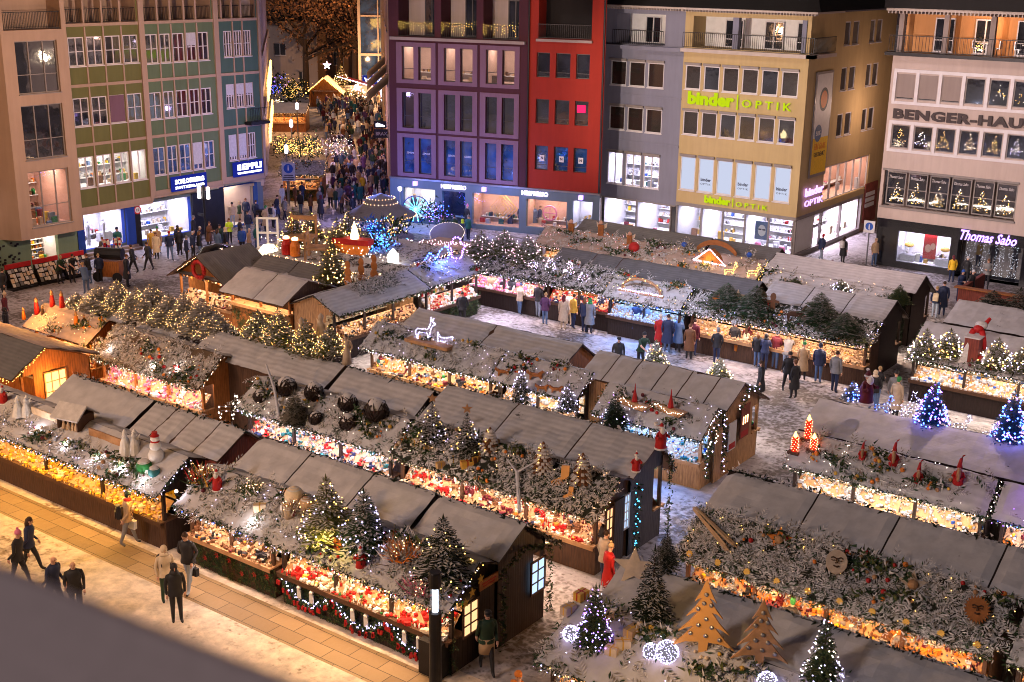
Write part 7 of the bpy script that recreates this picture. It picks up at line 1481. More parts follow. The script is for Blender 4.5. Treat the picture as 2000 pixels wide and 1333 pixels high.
mb = MB(fr); mb.add([(.36*cos(t*pi/8), .04, 2.85+.36*sin(t*pi/8)) for t in range(16)], [tuple(range(16))], 0); mb.box(-.05,.05,.045,.055,2.7,2.95,1); mb.box(-.04,.04,.045,.055,3.0,3.08,1); mb.box(-.4,.4,.04,.05,2.0,2.06,2); mb.box(-.4,.4,.04,.05,2.15,2.21,2); mb.box(-.35,.35,.04,.05,2.3,2.36,2); mb.build('symbol', [M['g_blue'], M['white'], M['letters_b']], r)
p = G(425,432,0); r = empty('advert_column', p, 'dark advertising pillar with blue screen by the corner shop', 'pillar', local=True, rz=.6); MB().box(-.5,.5,-.3,.3,0,2.9).build('body', M['metal_d'], r); MB().box(-.4,.4,-.32,-.31,1.7,2.6).build('screen', emit('pillar_screen', (.1,.25,.6), .8), r)
p = G(511,440,0); MBx = MB(); MBx.obox((p.x,p.y,.55), .3, .3, .55, .6); tag(MBx.build('litter_bin', M['metal_d']), 'dark square litter bin at the corner of the teal building', 'bin')
p = G(843,1325,0); mb = MB(); mb.obox((p.x-.1,p.y+.3,.5), .35, .3, .5, 0); tag(mb.build('black_cabinet', M['metal_d']), 'black metal cabinet at the foot of the big lamp post', 'cabinet')
p = G(425,505,1.6); mb = MB(); mb.lathe(p, [(1.25,0),(1.2,.3),(.8,.7),(.05,.85)], 20); tag(mb.build('black_canopy', M['black'], smooth=True), 'glossy black domed canopy behind the shingled hut', 'canopy')
p = G(218,548,0); r = empty('roaster_cart', p, 'wooden chestnut cart with dark drum roof behind the lit firs', 'cart', local=True, rz=.5); MB().box(-.7,.7,-.4,.4,.3,1.2).build('body', M['w_orange'], r); mb = MB(); mb.tube([(-.8,0,1.6),(.8,0,1.6)], .35, 10); mb.build('drum_roof', M['metal_d'], r)
for sg in (-1,1): mb = MB(); mb.tube([(sg*.6,-.45,.3),(sg*.6,-.5,.3)], .3, 14); mb.build('wheel', M['metal_d'], r)
# street stalls
def small_stall(key, lab, px, py, w, d, rot=37, **k):
    p = G(px, py, 0); k.setdefault('ze', 2.1); k.setdefault('zr', 3.0); k.setdefault('zb', 2.4); k.setdefault('yr', d*.5)
    a = radians(rot); o = Vector((p.x-cos(a)*w/2, p.y-sin(a)*w/2, 0)); return S_(key, 'street_stall', lab, o.x, o.y, rot, w, d, cat='street stall', **k)
small_stall('st1', 'small street stall with snowy fir roof nearest the square', 592, 393, 3.0, 2.4, lamp='warm', pal='food', roof='snowf', sprigs=130, bulbs=('warm',), wall='orange', fir_apron=True, dens=2)
small_stall('st2', 'open snow roofed street stall under the round clock light', 556, 258, 4.6, 3.0, lamp='orange', pal='wood', roof='snow', roofb='snow', wall='orange', bulbs=('warm',), garl=False)
p = G(600,345,0); glowbush('golden figure tree blazing above the first street stall', p+Vector((-1.2,1.2,1.6)), 1.4, ('gold','gold','warm'), 330); glowbush('yellow glowing golden column left of the street figure tree', p+Vector((-2.8,.2,1.8)), 1.1, ('gold',), 240); glowbush('pale lit snowy bough arch right of the street figure tree', p+Vector((1.0,2.6,1.8)), 1.2, ('white','warm'), 120, ('frost','frost_d'))
p = G(635,210,0); a_ = radians(37); rt = VR; fwd = -VF; hh = empty('gable_hut', p, 'far gabled wooden hut outlined in golden lights at the end of the street', 'hut'); fr = Fr((p.x,p.y,0), VR, -VF)
mb = MB(fr); mb.box(-1.9,1.9,-3,-.4,0,2.0,0); mb.add([(-2.0,0,2.1),(2.0,0,2.1),(0,0,3.7),(-2.0,-3,2.1),(2.0,-3,2.1),(0,-3,3.7)], [(0,1,2),(3,5,4)], 0); mb.box(-2,-1.75,-.3,0,0,2.2,0); mb.box(1.75,2,-.3,0,0,2.2,0); mb.build('wall', M['w_orange'], hh)
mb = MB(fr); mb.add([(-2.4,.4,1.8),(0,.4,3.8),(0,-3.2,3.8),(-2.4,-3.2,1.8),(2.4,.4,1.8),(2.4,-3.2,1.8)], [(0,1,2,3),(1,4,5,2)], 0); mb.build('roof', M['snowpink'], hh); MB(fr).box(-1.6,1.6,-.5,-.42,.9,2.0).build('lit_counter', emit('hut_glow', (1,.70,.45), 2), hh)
mb = MB(fr); bulbs_along(mb, [(-2.4,.5,1.75),(0,.5,3.75),(2.4,.5,1.75)], .2, .09, (0,), .02); mb.build('string_lights', M['e_gold'], hh)
for i, (px, py, pt, w_, cs_) in enumerate(((668,205,128,4.5,('gold','warm')),(700,208,160,3.5,('warm','white')),(545,232,190,4,('warm','white')))):
    p = G(px, py, 0); fir('fir_tree', ('gold blazing fir behind the far gabled hut','lower warm lit fir right of the far gabled hut','lit fir under the round clock light')[i], p, hgt(p, pt), mats=('needle_y','frost_d'), lights=cs_, nl=150, br=.065, w=w_)
p = G(543,230,0); z = hgt(p, 178); mb = MB(); fr = Fr((p.x,p.y,0), VR, -VF)
mb.add([(.62*cos(t*pi/10), .0, z-.6+.62*sin(t*pi/10)) for t in range(20)], [tuple(range(20))], 0); mb.add([(.42*cos(t*pi/10), .03, z-.6+.42*sin(t*pi/10)) for t in range(20)], [tuple(range(20))], 1); mb.box(-.05,.05,-.1,-.02,0,z,2); tag(mb.build('round_clock', [emit('clock_ring', (1,1,1), 4), emit('clock_face', (.2,.45,.9), 1.5), M['metal_d']]), 'round white ringed clock with blue face on a pole in the street', 'clock')
for px, py, lab, cols in ((575,215,'golden glowing street ornament above the open stall',('gold',)),(533,205,'blue glowing arc ornament at the light net wall',('blue','violet'))): glowbush(lab, G(px, py+28, 0)+Vector((0,0,3)), 1.8, cols, 160)
for i, (px, py, lab) in enumerate(((700,172,'pink glowing star ornament high left of the dark building'),(641,128,'white glowing star ornament above the gold blazing fir'))):
    p = G(px, 212, 0); z = hgt(p, py); mb = MB(); star_shape(mb, Vector((p.x,p.y,z)), .55, .1, 0); tag(mb.build('light_star', M['e_pink']), lab, 'star')
# red canopy in the distance
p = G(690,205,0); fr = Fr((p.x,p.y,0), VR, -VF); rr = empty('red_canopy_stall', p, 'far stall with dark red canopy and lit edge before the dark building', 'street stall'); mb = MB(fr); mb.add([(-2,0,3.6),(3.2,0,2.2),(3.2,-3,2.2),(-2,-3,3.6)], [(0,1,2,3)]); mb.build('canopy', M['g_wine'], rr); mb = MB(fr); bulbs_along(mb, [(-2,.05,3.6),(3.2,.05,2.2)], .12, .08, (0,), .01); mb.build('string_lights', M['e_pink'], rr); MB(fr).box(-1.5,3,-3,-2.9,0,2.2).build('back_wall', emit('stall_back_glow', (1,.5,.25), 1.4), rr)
# far houses and trees
def far_house(lab, px, py, w, h, mat, wins, roofc='roofd'):
    p = G(px, py, 0); fr = Fr((p.x,p.y,0), VR, -VF); r = empty('far_house', p, lab, 'building'); wall_mesh(fr, -w/2, w/2, 0, h, [(a,b,c,d,.2) for a,b,c,d in wins]).build('wall', M[mat], r)
    for a,b,c,d in wins: window(fr, a, b, c, d, r, vbars=(.5,), dep=.15, fw=.1)
    mb = MB(fr); mb.add([(-w/2-.5,.6,h),(w/2+.5,.6,h),(w/2-2,-5,h+5),(-w/2+2,-5,h+5),(-w/2,-12,h),(w/2,-12,h)], [(0,1,2,3),(3,2,5,4)]); mb.build('roof', M[roofc], r); return r
far_house('pale apricot house with arched window behind the brown trees', 572, 172, 7.5, 9.5, 'pinkw', [(-2.6,-.8,4.6,6.4),(.9,2.0,.0,2.4)])
far_house('tan house wall half hidden at the end of the street', 640, 168, 9, 16, 'tanwall', [(-3,-1.5,3,5),(1,2.5,3,5),(-3,-1.5,8,10),(1,2.5,8,10)])
far_house('dark brown tall house behind the street trees', 690, 166, 12, 22, 'purple', [(-3,-1.5,6,8)])
far_house('pale tall house beyond the light nets', 520, 165, 9, 20, 'tanwall', [(2,3.2,9,11)])
M['leaf'] = plain('brown_leaves', (.30,.15,.08), .8, .45, .8, bmp=0); M['leaf2'] = plain('rust_leaves', (.17,.085,.05), .8, .45, .8, bmp=0)
def broad_tree(lab, p, h, rad, seed, n=5200):
    r = random.Random(seed); root = empty('broadleaf_tree', p, lab, 'tree', local=True); mb = MB(); ends = []
    mb.tube([(0,0,-.2),(.1,0,h*.2),(0,.1,h*.38)], [.55,.42,.34], 9)
    def limb(a, d, l, rr, dep):
        b = a+d*l; m_ = a.lerp(b,.5)+Vector((r.uniform(-1,1),r.uniform(-1,1),r.uniform(-.5,.8)))*l*.12; mb.tube([a, m_, b], [rr, rr*.8, rr*.55], 6)
        if dep == 0: ends.append(b); return
        for _ in range(r.randint(2,3)): limb(b, (d+Vector((r.uniform(-1,1),r.uniform(-1,1),r.uniform(-.45,.55)))*.8).normalized(), l*.72, rr*.55, dep-1)
        ends.append(m_)
    for k in range(7): a = k*.9+r.random(); limb(Vector((0,0,h*(.24+.03*k))), Vector((cos(a),sin(a),.35+.12*k)).normalized(), rad*.55, .26, 3)
    mb.build('trunk', M['bark'], root); lf = MB()
    for _ in range(n):
        e = r.choice(ends); q = e+Vector((r.gauss(0,1),r.gauss(0,1),r.gauss(0,.8)))*rad*.13; s = r.uniform(.14,.30); d = Vector((r.uniform(-1,1),r.uniform(-1,1),r.uniform(-1,1))).normalized(); o = d.orthogonal().normalized()
        lf.add([q, q+d*s+o*s*.5, q+d*s*1.9, q+d*s-o*s*.5], [(0,1,2,3)], 0 if r.random() < .55 else 1)
    lf.build('crown', [M['leaf'], M['leaf2']], root)
broad_tree('big rust brown leafed tree left in the street gap', G(598,186,0), 20, 10, 3, 9000); broad_tree('second rust brown tree behind the gold blazing fir', G(665,184,0), 21, 10, 5, 9000); broad_tree('darker rust tree close to the dark glass building', G(694,190,0), 22, 7, 8, 5000)
# ---------- people ----------
def PP(px, py): return G(px, py, 0)
PL = [
 (251,1067,'tan','jacket','grey','beanie','dgreen','walk',150,'person in tan jacket green hat and red scarf at the nativity stall counter',[('scarf','red')],1.75),
 (347,1216,'black','jacket','black','hood','black','stand',60,'person in black hooded parka standing nearest on the snowy paving',None,1.72),
 (327,1177,'cream','jacket','dgreen','hood','cream','stand',70,'person in cream hood with black backpack beside two companions',None,1.7),
 (372,1154,'black','jacket','ldenim','hair','hair','walk',20,'bearded man in black vest and light jeans looking at the sweets stall',None,1.82),
 (40,1146,'black','jacket','black','bobble','pink','walk',120,'person in black coat and dusty pink hat behind the ledge',None,1.72),
 (62,1118,'navy','jacket','black','longhair','hair','walk',130,'dark haired person in navy jacket ahead of the pink hat',None,1.72),
 (110,1202,'navy','jacket','black',None,'grey','walk',100,'bald man in dark jacket half hidden behind the ledge, left of two',None,1.78),
 (152,1210,'black','jacket','black',None,'brown','walk',60,'bald man in black jacket half hidden behind the ledge, right of two',None,1.76),
 (950,1312,'dgreen','jacket','black','cap','black','walk',50,'seller in dark jacket peaked cap and beige apron at the front stall end',[('apron','tan')],1.75),
 (1012,1440,'orange','jacket','black','beanie','orange','stand',0,'person in bright orange knit hat beside the nearest stall',None,1.7),
 (1187,1172,'red','coat','navy','bobble','tan','stand',150,'woman in bright red coat near the knitwear stall door',None,1.7),
 (1179,1150,'beige','jacket','navy','hair','hair','stand',160,'person in beige jacket just behind the red coat',None,1.8),
 (1483,784,'black','coat','black','longhair','hair','stand',300,'long haired woman in long black coat on the square',None,1.72),
 (1536,768,'black','jacket','black','beanie','black','walk',40,'man in open black jacket and cap facing the camera on the square',None,1.8),
 (1549,780,'black','coat','black','beanie','brown','stand',250,'person in black coat and brown hat, right of the three on the square',None,1.66),
 (1512,722,'wine','jacket','denim','beanie','black','hold',180,'person in dark wine jacket and jeans at the leather stall',None,1.75),
 (1534,728,'grey','jacket','ldenim','hair','blond','bend',190,'person in grey coat bending over the leather stall counter',None,1.7),
 (1628,768,'grey','jacket','navy','hair','hair','stand',170,'man in dark grey jacket at the right end of the leather stall',None,1.82),
 (1432,703,'black','jacket','black','hair','hair','stand',180,'person in black with orange shopping bag at the leather stall',None,1.78),
 (1457,706,'wine','jacket','black','longhair','wine','stand',190,'long haired person in wine coat with pale backpack',None,1.7),
 (1240,661,'navy','coat','navy','hair','hair','hold',180,'person in long navy coat at the blue lit stall, left pair',None,1.78),
 (1230,655,'purple','jacket','navy','longhair','blond','hold',170,'blond person in purple jacket at the blue lit stall',None,1.65),
 (1262,664,'grey','puffer','ldenim','beanie','grey','hold',190,'person in grey quilted coat between two windows of the blue stall',None,1.72),
 (1302,690,'navy','coat','denim','hair','hair','stand',200,'tall person in dark blue coat seen from behind at the blue stall',None,1.82),
 (1287,684,'red','coat','red','bobble','cream','stand',190,'person in red coat and cream hat beside the tall dark blue coat',None,1.66),
 (1296,652,'navy','jacket','navy','beanie','teal','hold',180,'person in teal hat close to the blue stall counter',None,1.7),
 (1051,621,'black','jacket','ldenim','hair','tan','stand',180,'man in black jacket and pale jeans standing alone at the hats stall',None,1.8),
 (1100,645,'beige','coat','beige','longhair','wine','stand',200,'woman in long beige coat in the group of three',None,1.72),
 (1119,643,'gold','jacket','navy','hair','hair','stand',160,'person in mustard jacket in the group of three',None,1.74),
 (1111,636,'white','jacket','cream','hair','grey','stand',20,'grey haired person in white jacket facing the group of three',None,1.7),
 (958,598,'tan','jacket','black','hair','navy','hold',180,'person in light tan jacket at the white lit stall, leftmost',None,1.72),
 (985,600,'white','jacket','black','longhair','hair','hold',185,'person in white jacket with black backpack at the white lit stall',None,1.72),
 (998,606,'black','puffer','denim','hood','black','hold',180,'person in black hooded jacket and blue jeans at the white lit stall',None,1.78),
 (903,640,'black','jacket','black','hair','hair','pocket',30,'man in dark jacket walking beside the blue lit stall end',None,1.8),
 (1206,735,'black','jacket','black','cap','black','stand',40,'person in black cap peeking over the orange plank stall roof',None,1.75),
 (1250,722,'dgreen','jacket','black','beanie','black','bend',60,'person in dark jacket and black hat beside the small lit ground fir',None,1.75),
 (1824,622,'navy','jacket','ldenim','hair','blond','stand',190,'blond person in navy jacket with white backpack in the right aisle',None,1.66),
 (1838,618,'navy','coat','navy','hair','hair','stand',200,'taller person in long navy coat in the right aisle',None,1.82),
 (1602,511,'navy','puffer','ldenim','beanie','red','walk',160,'person in blue quilted jacket and red hat before the optician window',None,1.74),
 (1645,514,'black','coat','black','longhair','hair','stand',170,'person in black coat with white backpack before the optician window',None,1.7),
 (1706,520,'tan','jacket','denim','beanie','tan','stand',60,'person in hooded tan jacket beside the pedestrian sign',None,1.76),
 (1857,553,'yellow','jacket','navy','longhair','wine','stand',220,'person in bright yellow jacket at the jewellery window',None,1.68),
 (1884,558,'black','jacket','black','hair','silver','stand',180,'grey haired person in black at the jewellery door',None,1.76),
 (1872,590,'navy','jacket','navy','beanie','blue','hold',60,'person in blue hat left of the bar hut',None,1.74),
 (1893,592,'black','jacket','black','hair','silver','stand',80,'grey haired person in black leaning at the bar hut',None,1.8),
 (1924,566,'grey','jacket','black','hair','brown','hold',20,'barman in grey jacket behind the red brown bar hut',None,1.76),
 (205,517,'grey','jacket','black','hair','brown','hold',20,'person in grey jacket looking at a phone by the blue shop step',None,1.72),
 (262,536,'black','jacket','black','hair','hair','walk',300,'person in black walking left before the dark pier',None,1.78),
 (292,530,'black','jacket','black','hair','hair','walk',280,'second person in black walking behind the first at the dark pier',None,1.76),
 (298,500,'gold','coat','gold','hair','hair','stand',40,'woman in long mustard coat at the lit display window',None,1.7),
 (307,507,'cream','coat','black','longhair','brown','stand',30,'woman in long cream coat at the lit display window',None,1.7),
 (333,508,'navy','jacket','denim','beanie','red','walk',60,'man in navy jacket and red hat walking before the lit display window',None,1.8),
 (352,500,'black','jacket','black','hair','hair','stand',250,'person in black jacket turned away beside the red hat',None,1.74),
 (250,562,'black','coat','black','hair','brown','stand',150,'man in long black coat behind the lit firs',None,1.82),
 (176,556,'black','jacket','denim','hair','brown','hold',300,'man in black jacket at the chestnut cart',None,1.8),
 (196,552,'navy','jacket','black','hair','blond','stand',250,'person in navy behind the chestnut cart',None,1.68),
 (170,575,'denim','jacket','denim','hair','blond','bend',260,'person in blue jeans bending beside the chestnut cart',None,1.66),
 (118,555,'dgreen','jacket','black','hair','blond','bend',90,'person in dark green parka browsing the news stand, left',None,1.7),
 (142,553,'black','jacket','black','hair','hair','bend',80,'person in black browsing the news stand, right',None,1.74),
 (8,590,'black','jacket','black','hair','hair','walk',200,'person in black walking just below the news stands',None,1.74),
 (14,640,'wine','jacket','black','bobble','cream','stand',150,'person in cream bobble hat among the three by the carved santas',None,1.7),
 (16,672,'black','jacket','black','hood','black','stand',140,'person in black hood nearest the chalet roof',None,1.7),
 (378,505,'navy','puffer','black','hair','silver','stand',120,'person in navy quilted jacket in the group by the hut canopy, left',None,1.72),
 (392,495,'black','jacket','black','hair','silver','stand',140,'grey haired person in black by the hut canopy',None,1.74),
 (366,515,'navy','jacket','black','beanie','grey','stand',160,'person in navy and grey hat behind the wreath gable',None,1.7),
 (449,477,'hivis','jacket','black','longhair','brown','hold',60,'person in glowing lime jacket near the corner lamp post',None,1.72),
 (470,478,'black','jacket','black','hair','hair','stand',120,'person in black beside the lime jacket',None,1.72),
 (486,462,'navy','jacket','denim','hair','hair','stand',20,'person in navy behind the lime jacket',None,1.74),
 (455,443,'beige','jacket','ldenim','beanie','black','stand',60,'person in beige jacket before the corner shop entrance',None,1.7),
 (469,440,'dgreen','jacket','tan','beanie','cream','stand',150,'person in dark green jacket and cream hat before the corner shop',None,1.68),
 (482,436,'navy','jacket','navy','hair','brown','stand',30,'person in navy with brown hair before the corner shop entrance',None,1.78),
 (501,440,'navy','jacket','navy','hair','hair','stand',200,'dark clothed person right end of the corner shop group',None,1.76),
 (474,495,'blue','puffer','black','beanie','navy','stand',60,'person in blue quilted coat and navy hat left of the stage',None,1.7),
 (488,498,'tan','jacket','black','beanie','cream','stand',120,'person in tan jacket and cream hat left of the stage',None,1.66),
 (503,490,'teal','jacket','denim','beanie','teal','stand',90,'person in bright teal jacket left of the lit window frame',None,1.7),
 (541,432,'navy','coat','black','hair','hair','walk',160,'tall person in long navy coat walking behind the stage',None,1.86),
 (556,432,'grey','jacket','black','hair','brown','walk',180,'person in grey brown jacket with red bag behind the stage',None,1.66),
 (534,446,'white','jacket','black','hair','hair','stand',180,'person in white jacket and dark backpack at the lit stage trees',None,1.7),
 (577,405,'brown','jacket','brown','hair','hair','stand',160,'person in rust brown jacket behind the stage lit fir',None,1.72),
 (552,405,'white','jacket','white','longhair','hair','stand',90,'long haired person in white coat near the street stall',None,1.7),
 (590,402,'navy','jacket','denim','hair','hair','hold',190,'person in navy jacket at the first street stall counter',None,1.8),
 (628,402,'dgreen','jacket','denim','beanie','grey','stand',180,'person in olive coat with rucksack facing up the street',None,1.78),
 (643,398,'black','jacket','navy','hair','blond','stand',180,'person in black jacket with brown bag facing up the street',None,1.74),
 (657,392,'beige','jacket','black','hair','hair','stand',130,'person in beige jacket with shoulder bag in the street front row',None,1.7),
 (679,383,'black','coat','black','hair','silver','walk',20,'man in long black coat walking out of the street crowd',None,1.86),
 (708,384,'yellow','jacket','navy','beanie','white','stand',180,'person in yellow jacket and white hat in the street crowd',None,1.74),
 (750,385,'teal','coat','black','bobble','grey','stand',180,'person in long grey green coat near the purple building corner',None,1.72),
 (668,418,'brown','jacket','black','beanie','navy','bend',100,'person in brown jacket stooping behind the carousel',None,1.7),
 (715,418,'wine','jacket','black','hair','brown','bend',80,'person in wine jacket leaning behind the carousel',None,1.7),
 (912,449,'black','coat','black','bobble','pink','stand',170,'person in black coat and pink hat at the gold rhombus window',None,1.74),
 (1016,449,'navy','jacket','navy','hair','hair','stand',170,'person in navy at the coffee shop display, first of four',None,1.74),
 (1027,449,'black','jacket','black','hair','brown','stand',150,'person in black at the coffee shop display, second of four',None,1.74),
 (1043,449,'denim','coat','navy','hair','blond','stand',190,'person in blue grey coat at the coffee shop display, third of four',None,1.72),
 (1054,450,'navy','jacket','navy','hair','brown','stand',120,'person in navy at the coffee shop display, fourth of four',None,1.72),
 (832,418,'dgreen','jacket','black','hair','brown','stand',30,'person in green jacket beside the ferris wheel',None,1.74),
 (893,425,'black','jacket','black','beanie','white','stand',330,'person in black and white hat right of the ferris wheel',None,1.7),
 (903,478,'navy','jacket','black','hood','hivis','stand',150,'person in navy with lime hood at the stall with pink lit firs',None,1.7),
 (887,470,'dgreen','coat','black','hair','hair','stand',200,'person in dark green coat behind the flat kiosk',None,1.72),
 (1183,1130,'tan','jacket','black','hair','hair','stand',10,'person partly hidden behind the beige jacket at the knitwear door',None,1.7),
]
for px, py, coat, kind, legs, head, hcol, pose, rz, label, extra, h in PL[:-1]:
    person(label, PP(px, py), rz, coat, kind, legs, head, hcol, pose, h*(1.08 if py > 560 else 1.02), extra=extra)
for px, py, c, hd, hc, lb in ((1511,1160,'wine','bobble','cream','person in wine coat and cream hat at the fir bough stall counter'),(1548,1172,'black','beanie','green','person in black and green hat at the fir bough stall counter'),(1600,1190,'navy','beanie','orange','person in navy and orange hat at the fir bough stall counter')):
    q = G(px, py, 1.72); person(lb, (q.x, q.y, 0), 190, c, 'jacket', 'black', hd, hc, 'hold', 1.74)
def bp(px, py, rz, col, lab): backpack(lab, PP(px, py), rz, col)
bp(327,1177,70,'black','black backpack worn with the cream hood'); bp(251,1067,150,'black','dark backpack on the tan jacket at the nativity stall'); bp(1457,706,190,'cream','pale backpack on the wine coat'); bp(1824,622,190,'cream','white backpack on the navy jacket in the right aisle'); bp(1645,514,170,'white','white backpack before the optician window'); bp(985,600,185,'black','black backpack on the white jacket'); bp(534,446,180,'black','dark backpack on the white jacket by the stage trees'); bp(628,402,180,'brown','brown rucksack on the olive coat')
p = PP(262,1067); bag('white carrier bag held by the person in tan jacket', (p.x,p.y,.62), 'white', .9); p = PP(1437,703); bag('orange shopping bag held at the leather stall', (p.x,p.y-.15,.5), 'orange', .9); p = PP(383,1157); bag('black bag carried by the man in light jeans', (p.x,p.y,.55), 'black', .8); p = PP(1225,645); bag('blue gift bag standing under the blue stall counter', (p.x-.6,p.y,.02), 'blue', 1.4)
# crowd in the street
NO = [(552,300,632,404)]
coats = ['black','black','navy','navy','dgreen','grey','brown','wine','denim','black','tan','beige','purple','teal','navy','white']
GL = {'black':'person in black among the crowd filling the street','navy':'person in navy among the crowd filling the street','dgreen':'person in dark green among the crowd filling the street','grey':'person in grey among the crowd filling the street','brown':'person in brown among the crowd filling the street','wine':'person in wine red among the crowd filling the street','denim':'person in faded blue among the crowd filling the street','tan':'person in tan among the crowd filling the street','beige':'person in beige among the crowd filling the street','purple':'person in purple among the crowd filling the street','teal':'person in teal among the crowd filling the street','white':'person in white among the crowd filling the street'}
def edge(py):      # left and right limits of the street crowd
    T = [(196,612,742),(230,625,745),(262,632,752),(300,640,757),(345,640,762),(380,650,764),(408,640,765)]
    for (y0,a0_,b0_), (y1,a1_,b1_) in zip(T, T[1:]):
        if y0 <= py <= y1: t = (py-y0)/(y1-y0); return a0_+(a1_-a0_)*t, b0_+(b1_-b0_)*t
cr_ = random.Random(21); placed = []
for k in range(2600):
    if len(placed) >= 240: break
    t = cr_.random(); py = 196+(408-196)*t**1.45; a, b = edge(py); px = cr_.uniform(a, b); p = PP(px, py)
    if 275 < py < 335 and px < 705 and cr_.random() < .45: continue
    if any((p-q).length < (.50 if py < 290 else .60) for q in placed): continue
    placed.append(p); c = cr_.choice(coats); back = cr_.random() < .55
    hd = cr_.choice(('hair','hair','longhair','beanie','hood','bobble')); hc = cr_.choice(('hair','hair','brown','black','blond','grey','wine','white') if hd != 'hair' else ('hair','hair','brown','blond','silver')); zone = 'at the far end of' if py < 230 else 'in the middle of' if py < 320 else 'at the near end of'
    lb_ = 'person in %s with %s %s, %s the street crowd' % (c, {'hair':'dark','silver':'grey'}.get(hc, hc), {'hair':'short hair','longhair':'long hair','beanie':'knit hat','hood':'hood','bobble':'bobble hat'}[hd], zone)
    person(lb_, p, (180 if back else 0)+cr_.uniform(-50,60)+36, c, cr_.choice(('jacket','jacket','coat','puffer')), cr_.choice(('navy','black','denim','black','ldenim')), hd, hc, cr_.choice(('stand','stand','walk','pocket')), cr_.uniform(1.6,1.85), group='crowd filling the street')

# more visitors round the stage, shop fronts and lanes
more = [(px_, py_, rzb, zn) for px_, py_, rzb, zn in (
 (388,478,120,'before the lit display windows'),(415,486,100,'before the lit display windows'),(400,500,140,'before the lit display windows'),(360,488,30,'before the lit display windows'),(318,494,60,'before the lit display windows'),(236,500,20,'before the lit display windows'),(430,492,60,'beside the corner lamp post'),(440,500,200,'beside the corner lamp post'),(460,500,160,'beside the corner lamp post'),(508,470,40,'beside the corner lamp post'),(520,455,200,'beside the corner lamp post'),
 (600,418,180,'behind the advent stage'),(612,425,160,'behind the advent stage'),(640,428,190,'behind the advent stage'),(655,412,170,'behind the advent stage'),(690,402,200,'behind the carousel'),(700,412,150,'behind the carousel'),(728,405,170,'behind the carousel'),(740,415,160,'behind the carousel'),(690,425,100,'behind the carousel'),(622,412,190,'behind the advent stage'),(668,398,180,'behind the advent stage'),
 (822,428,10,'near the ferris wheel'),(842,422,350,'near the ferris wheel'),(925,470,190,'between the coffee shop and the pink lit firs'),(868,470,170,'between the coffee shop and the pink lit firs'),
 (1070,628,190,'at the hats stall'),(1140,650,180,'at the hats stall'),(1160,652,200,'at the hats stall'),(1018,612,180,'at the hats stall'),(1395,705,180,'at the leather stall'),(1370,700,190,'at the leather stall'),(1475,712,180,'at the leather stall'),(1490,716,175,'at the leather stall'),(1560,738,185,'at the leather stall'),(1590,745,180,'at the leather stall'),(1350,690,185,'at the leather stall'),(1330,686,180,'at the leather stall'),
 (1715,800,200,'behind the blue lit ridge'),(1740,800,180,'behind the blue lit ridge'),(1757,812,170,'behind the blue lit ridge'),(1700,790,190,'behind the blue lit ridge'),(700,720,20,'at the toy stall'),(760,760,180,'at the toy stall'),(830,770,185,'at the toy stall'))]
C2 = ['black','navy','dgreen','wine','grey','brown','tan','purple','denim','beige','black','teal','navy','black']
for i, (px_, py_, rzb, zn) in enumerate(more):
    c = C2[(i*5+i//7) % 14]; hd = ('beanie','hair','longhair','hood','bobble')[i % 5]; hc = {'hair':('hair','brown','blond')[i % 3], 'longhair':('hair','brown','blond')[(i//2) % 3]}.get(hd, ('grey','wine','cream','black','green','navy')[i % 6])
    hn = {'hair':'dark','brown':'brown','blond':'blond'}.get(hc, hc)
    person('person in %s with %s %s %s' % (c, hn, {'hair':'short hair','longhair':'long hair','beanie':'knit hat','hood':'hood','bobble':'bobble hat'}[hd], zn), PP(px_, py_)+Vector((cr_.uniform(-.35,.35), cr_.uniform(-.75,.05), 0)), rzb+cr_.uniform(-20,20), c, ('jacket','coat','puffer')[i % 3], ('navy','black','denim')[i % 3], hd, hc, ('stand','hold','pocket','stand')[i % 4], cr_.uniform(1.66,1.86)*1.03)
# ---------- ledge in the foreground ----------
zl = 17.45
a, b = G(-60,1050,zl), G(640,1322,zl)
dr = (b-a).normalized(); nr = Vector((dr.y,-dr.x,0))
if nr.dot(Vector((-.595,.8,0))) > 0: nr = -nr
A, B = a-dr*2, b+dr*1.2; C, D = B+nr*.50, A+nr*.50
mb = MB(); mb.add([A,B,C,D]+[p-Vector((0,0,.35)) for p in (A,B,C,D)], [(0,1,2,3),(7,6,5,4),(0,4,5,1),(1,5,6,2),(2,6,7,3),(3,7,4,0)])
lo = mb.build('stone_ledge', M['ledge']); tag(lo, 'large smooth mauve grey stone ledge close to the viewer', 'ledge')
bv = lo.modifiers.new('b', 'BEVEL'); bv.width = .03; bv.segments = 3
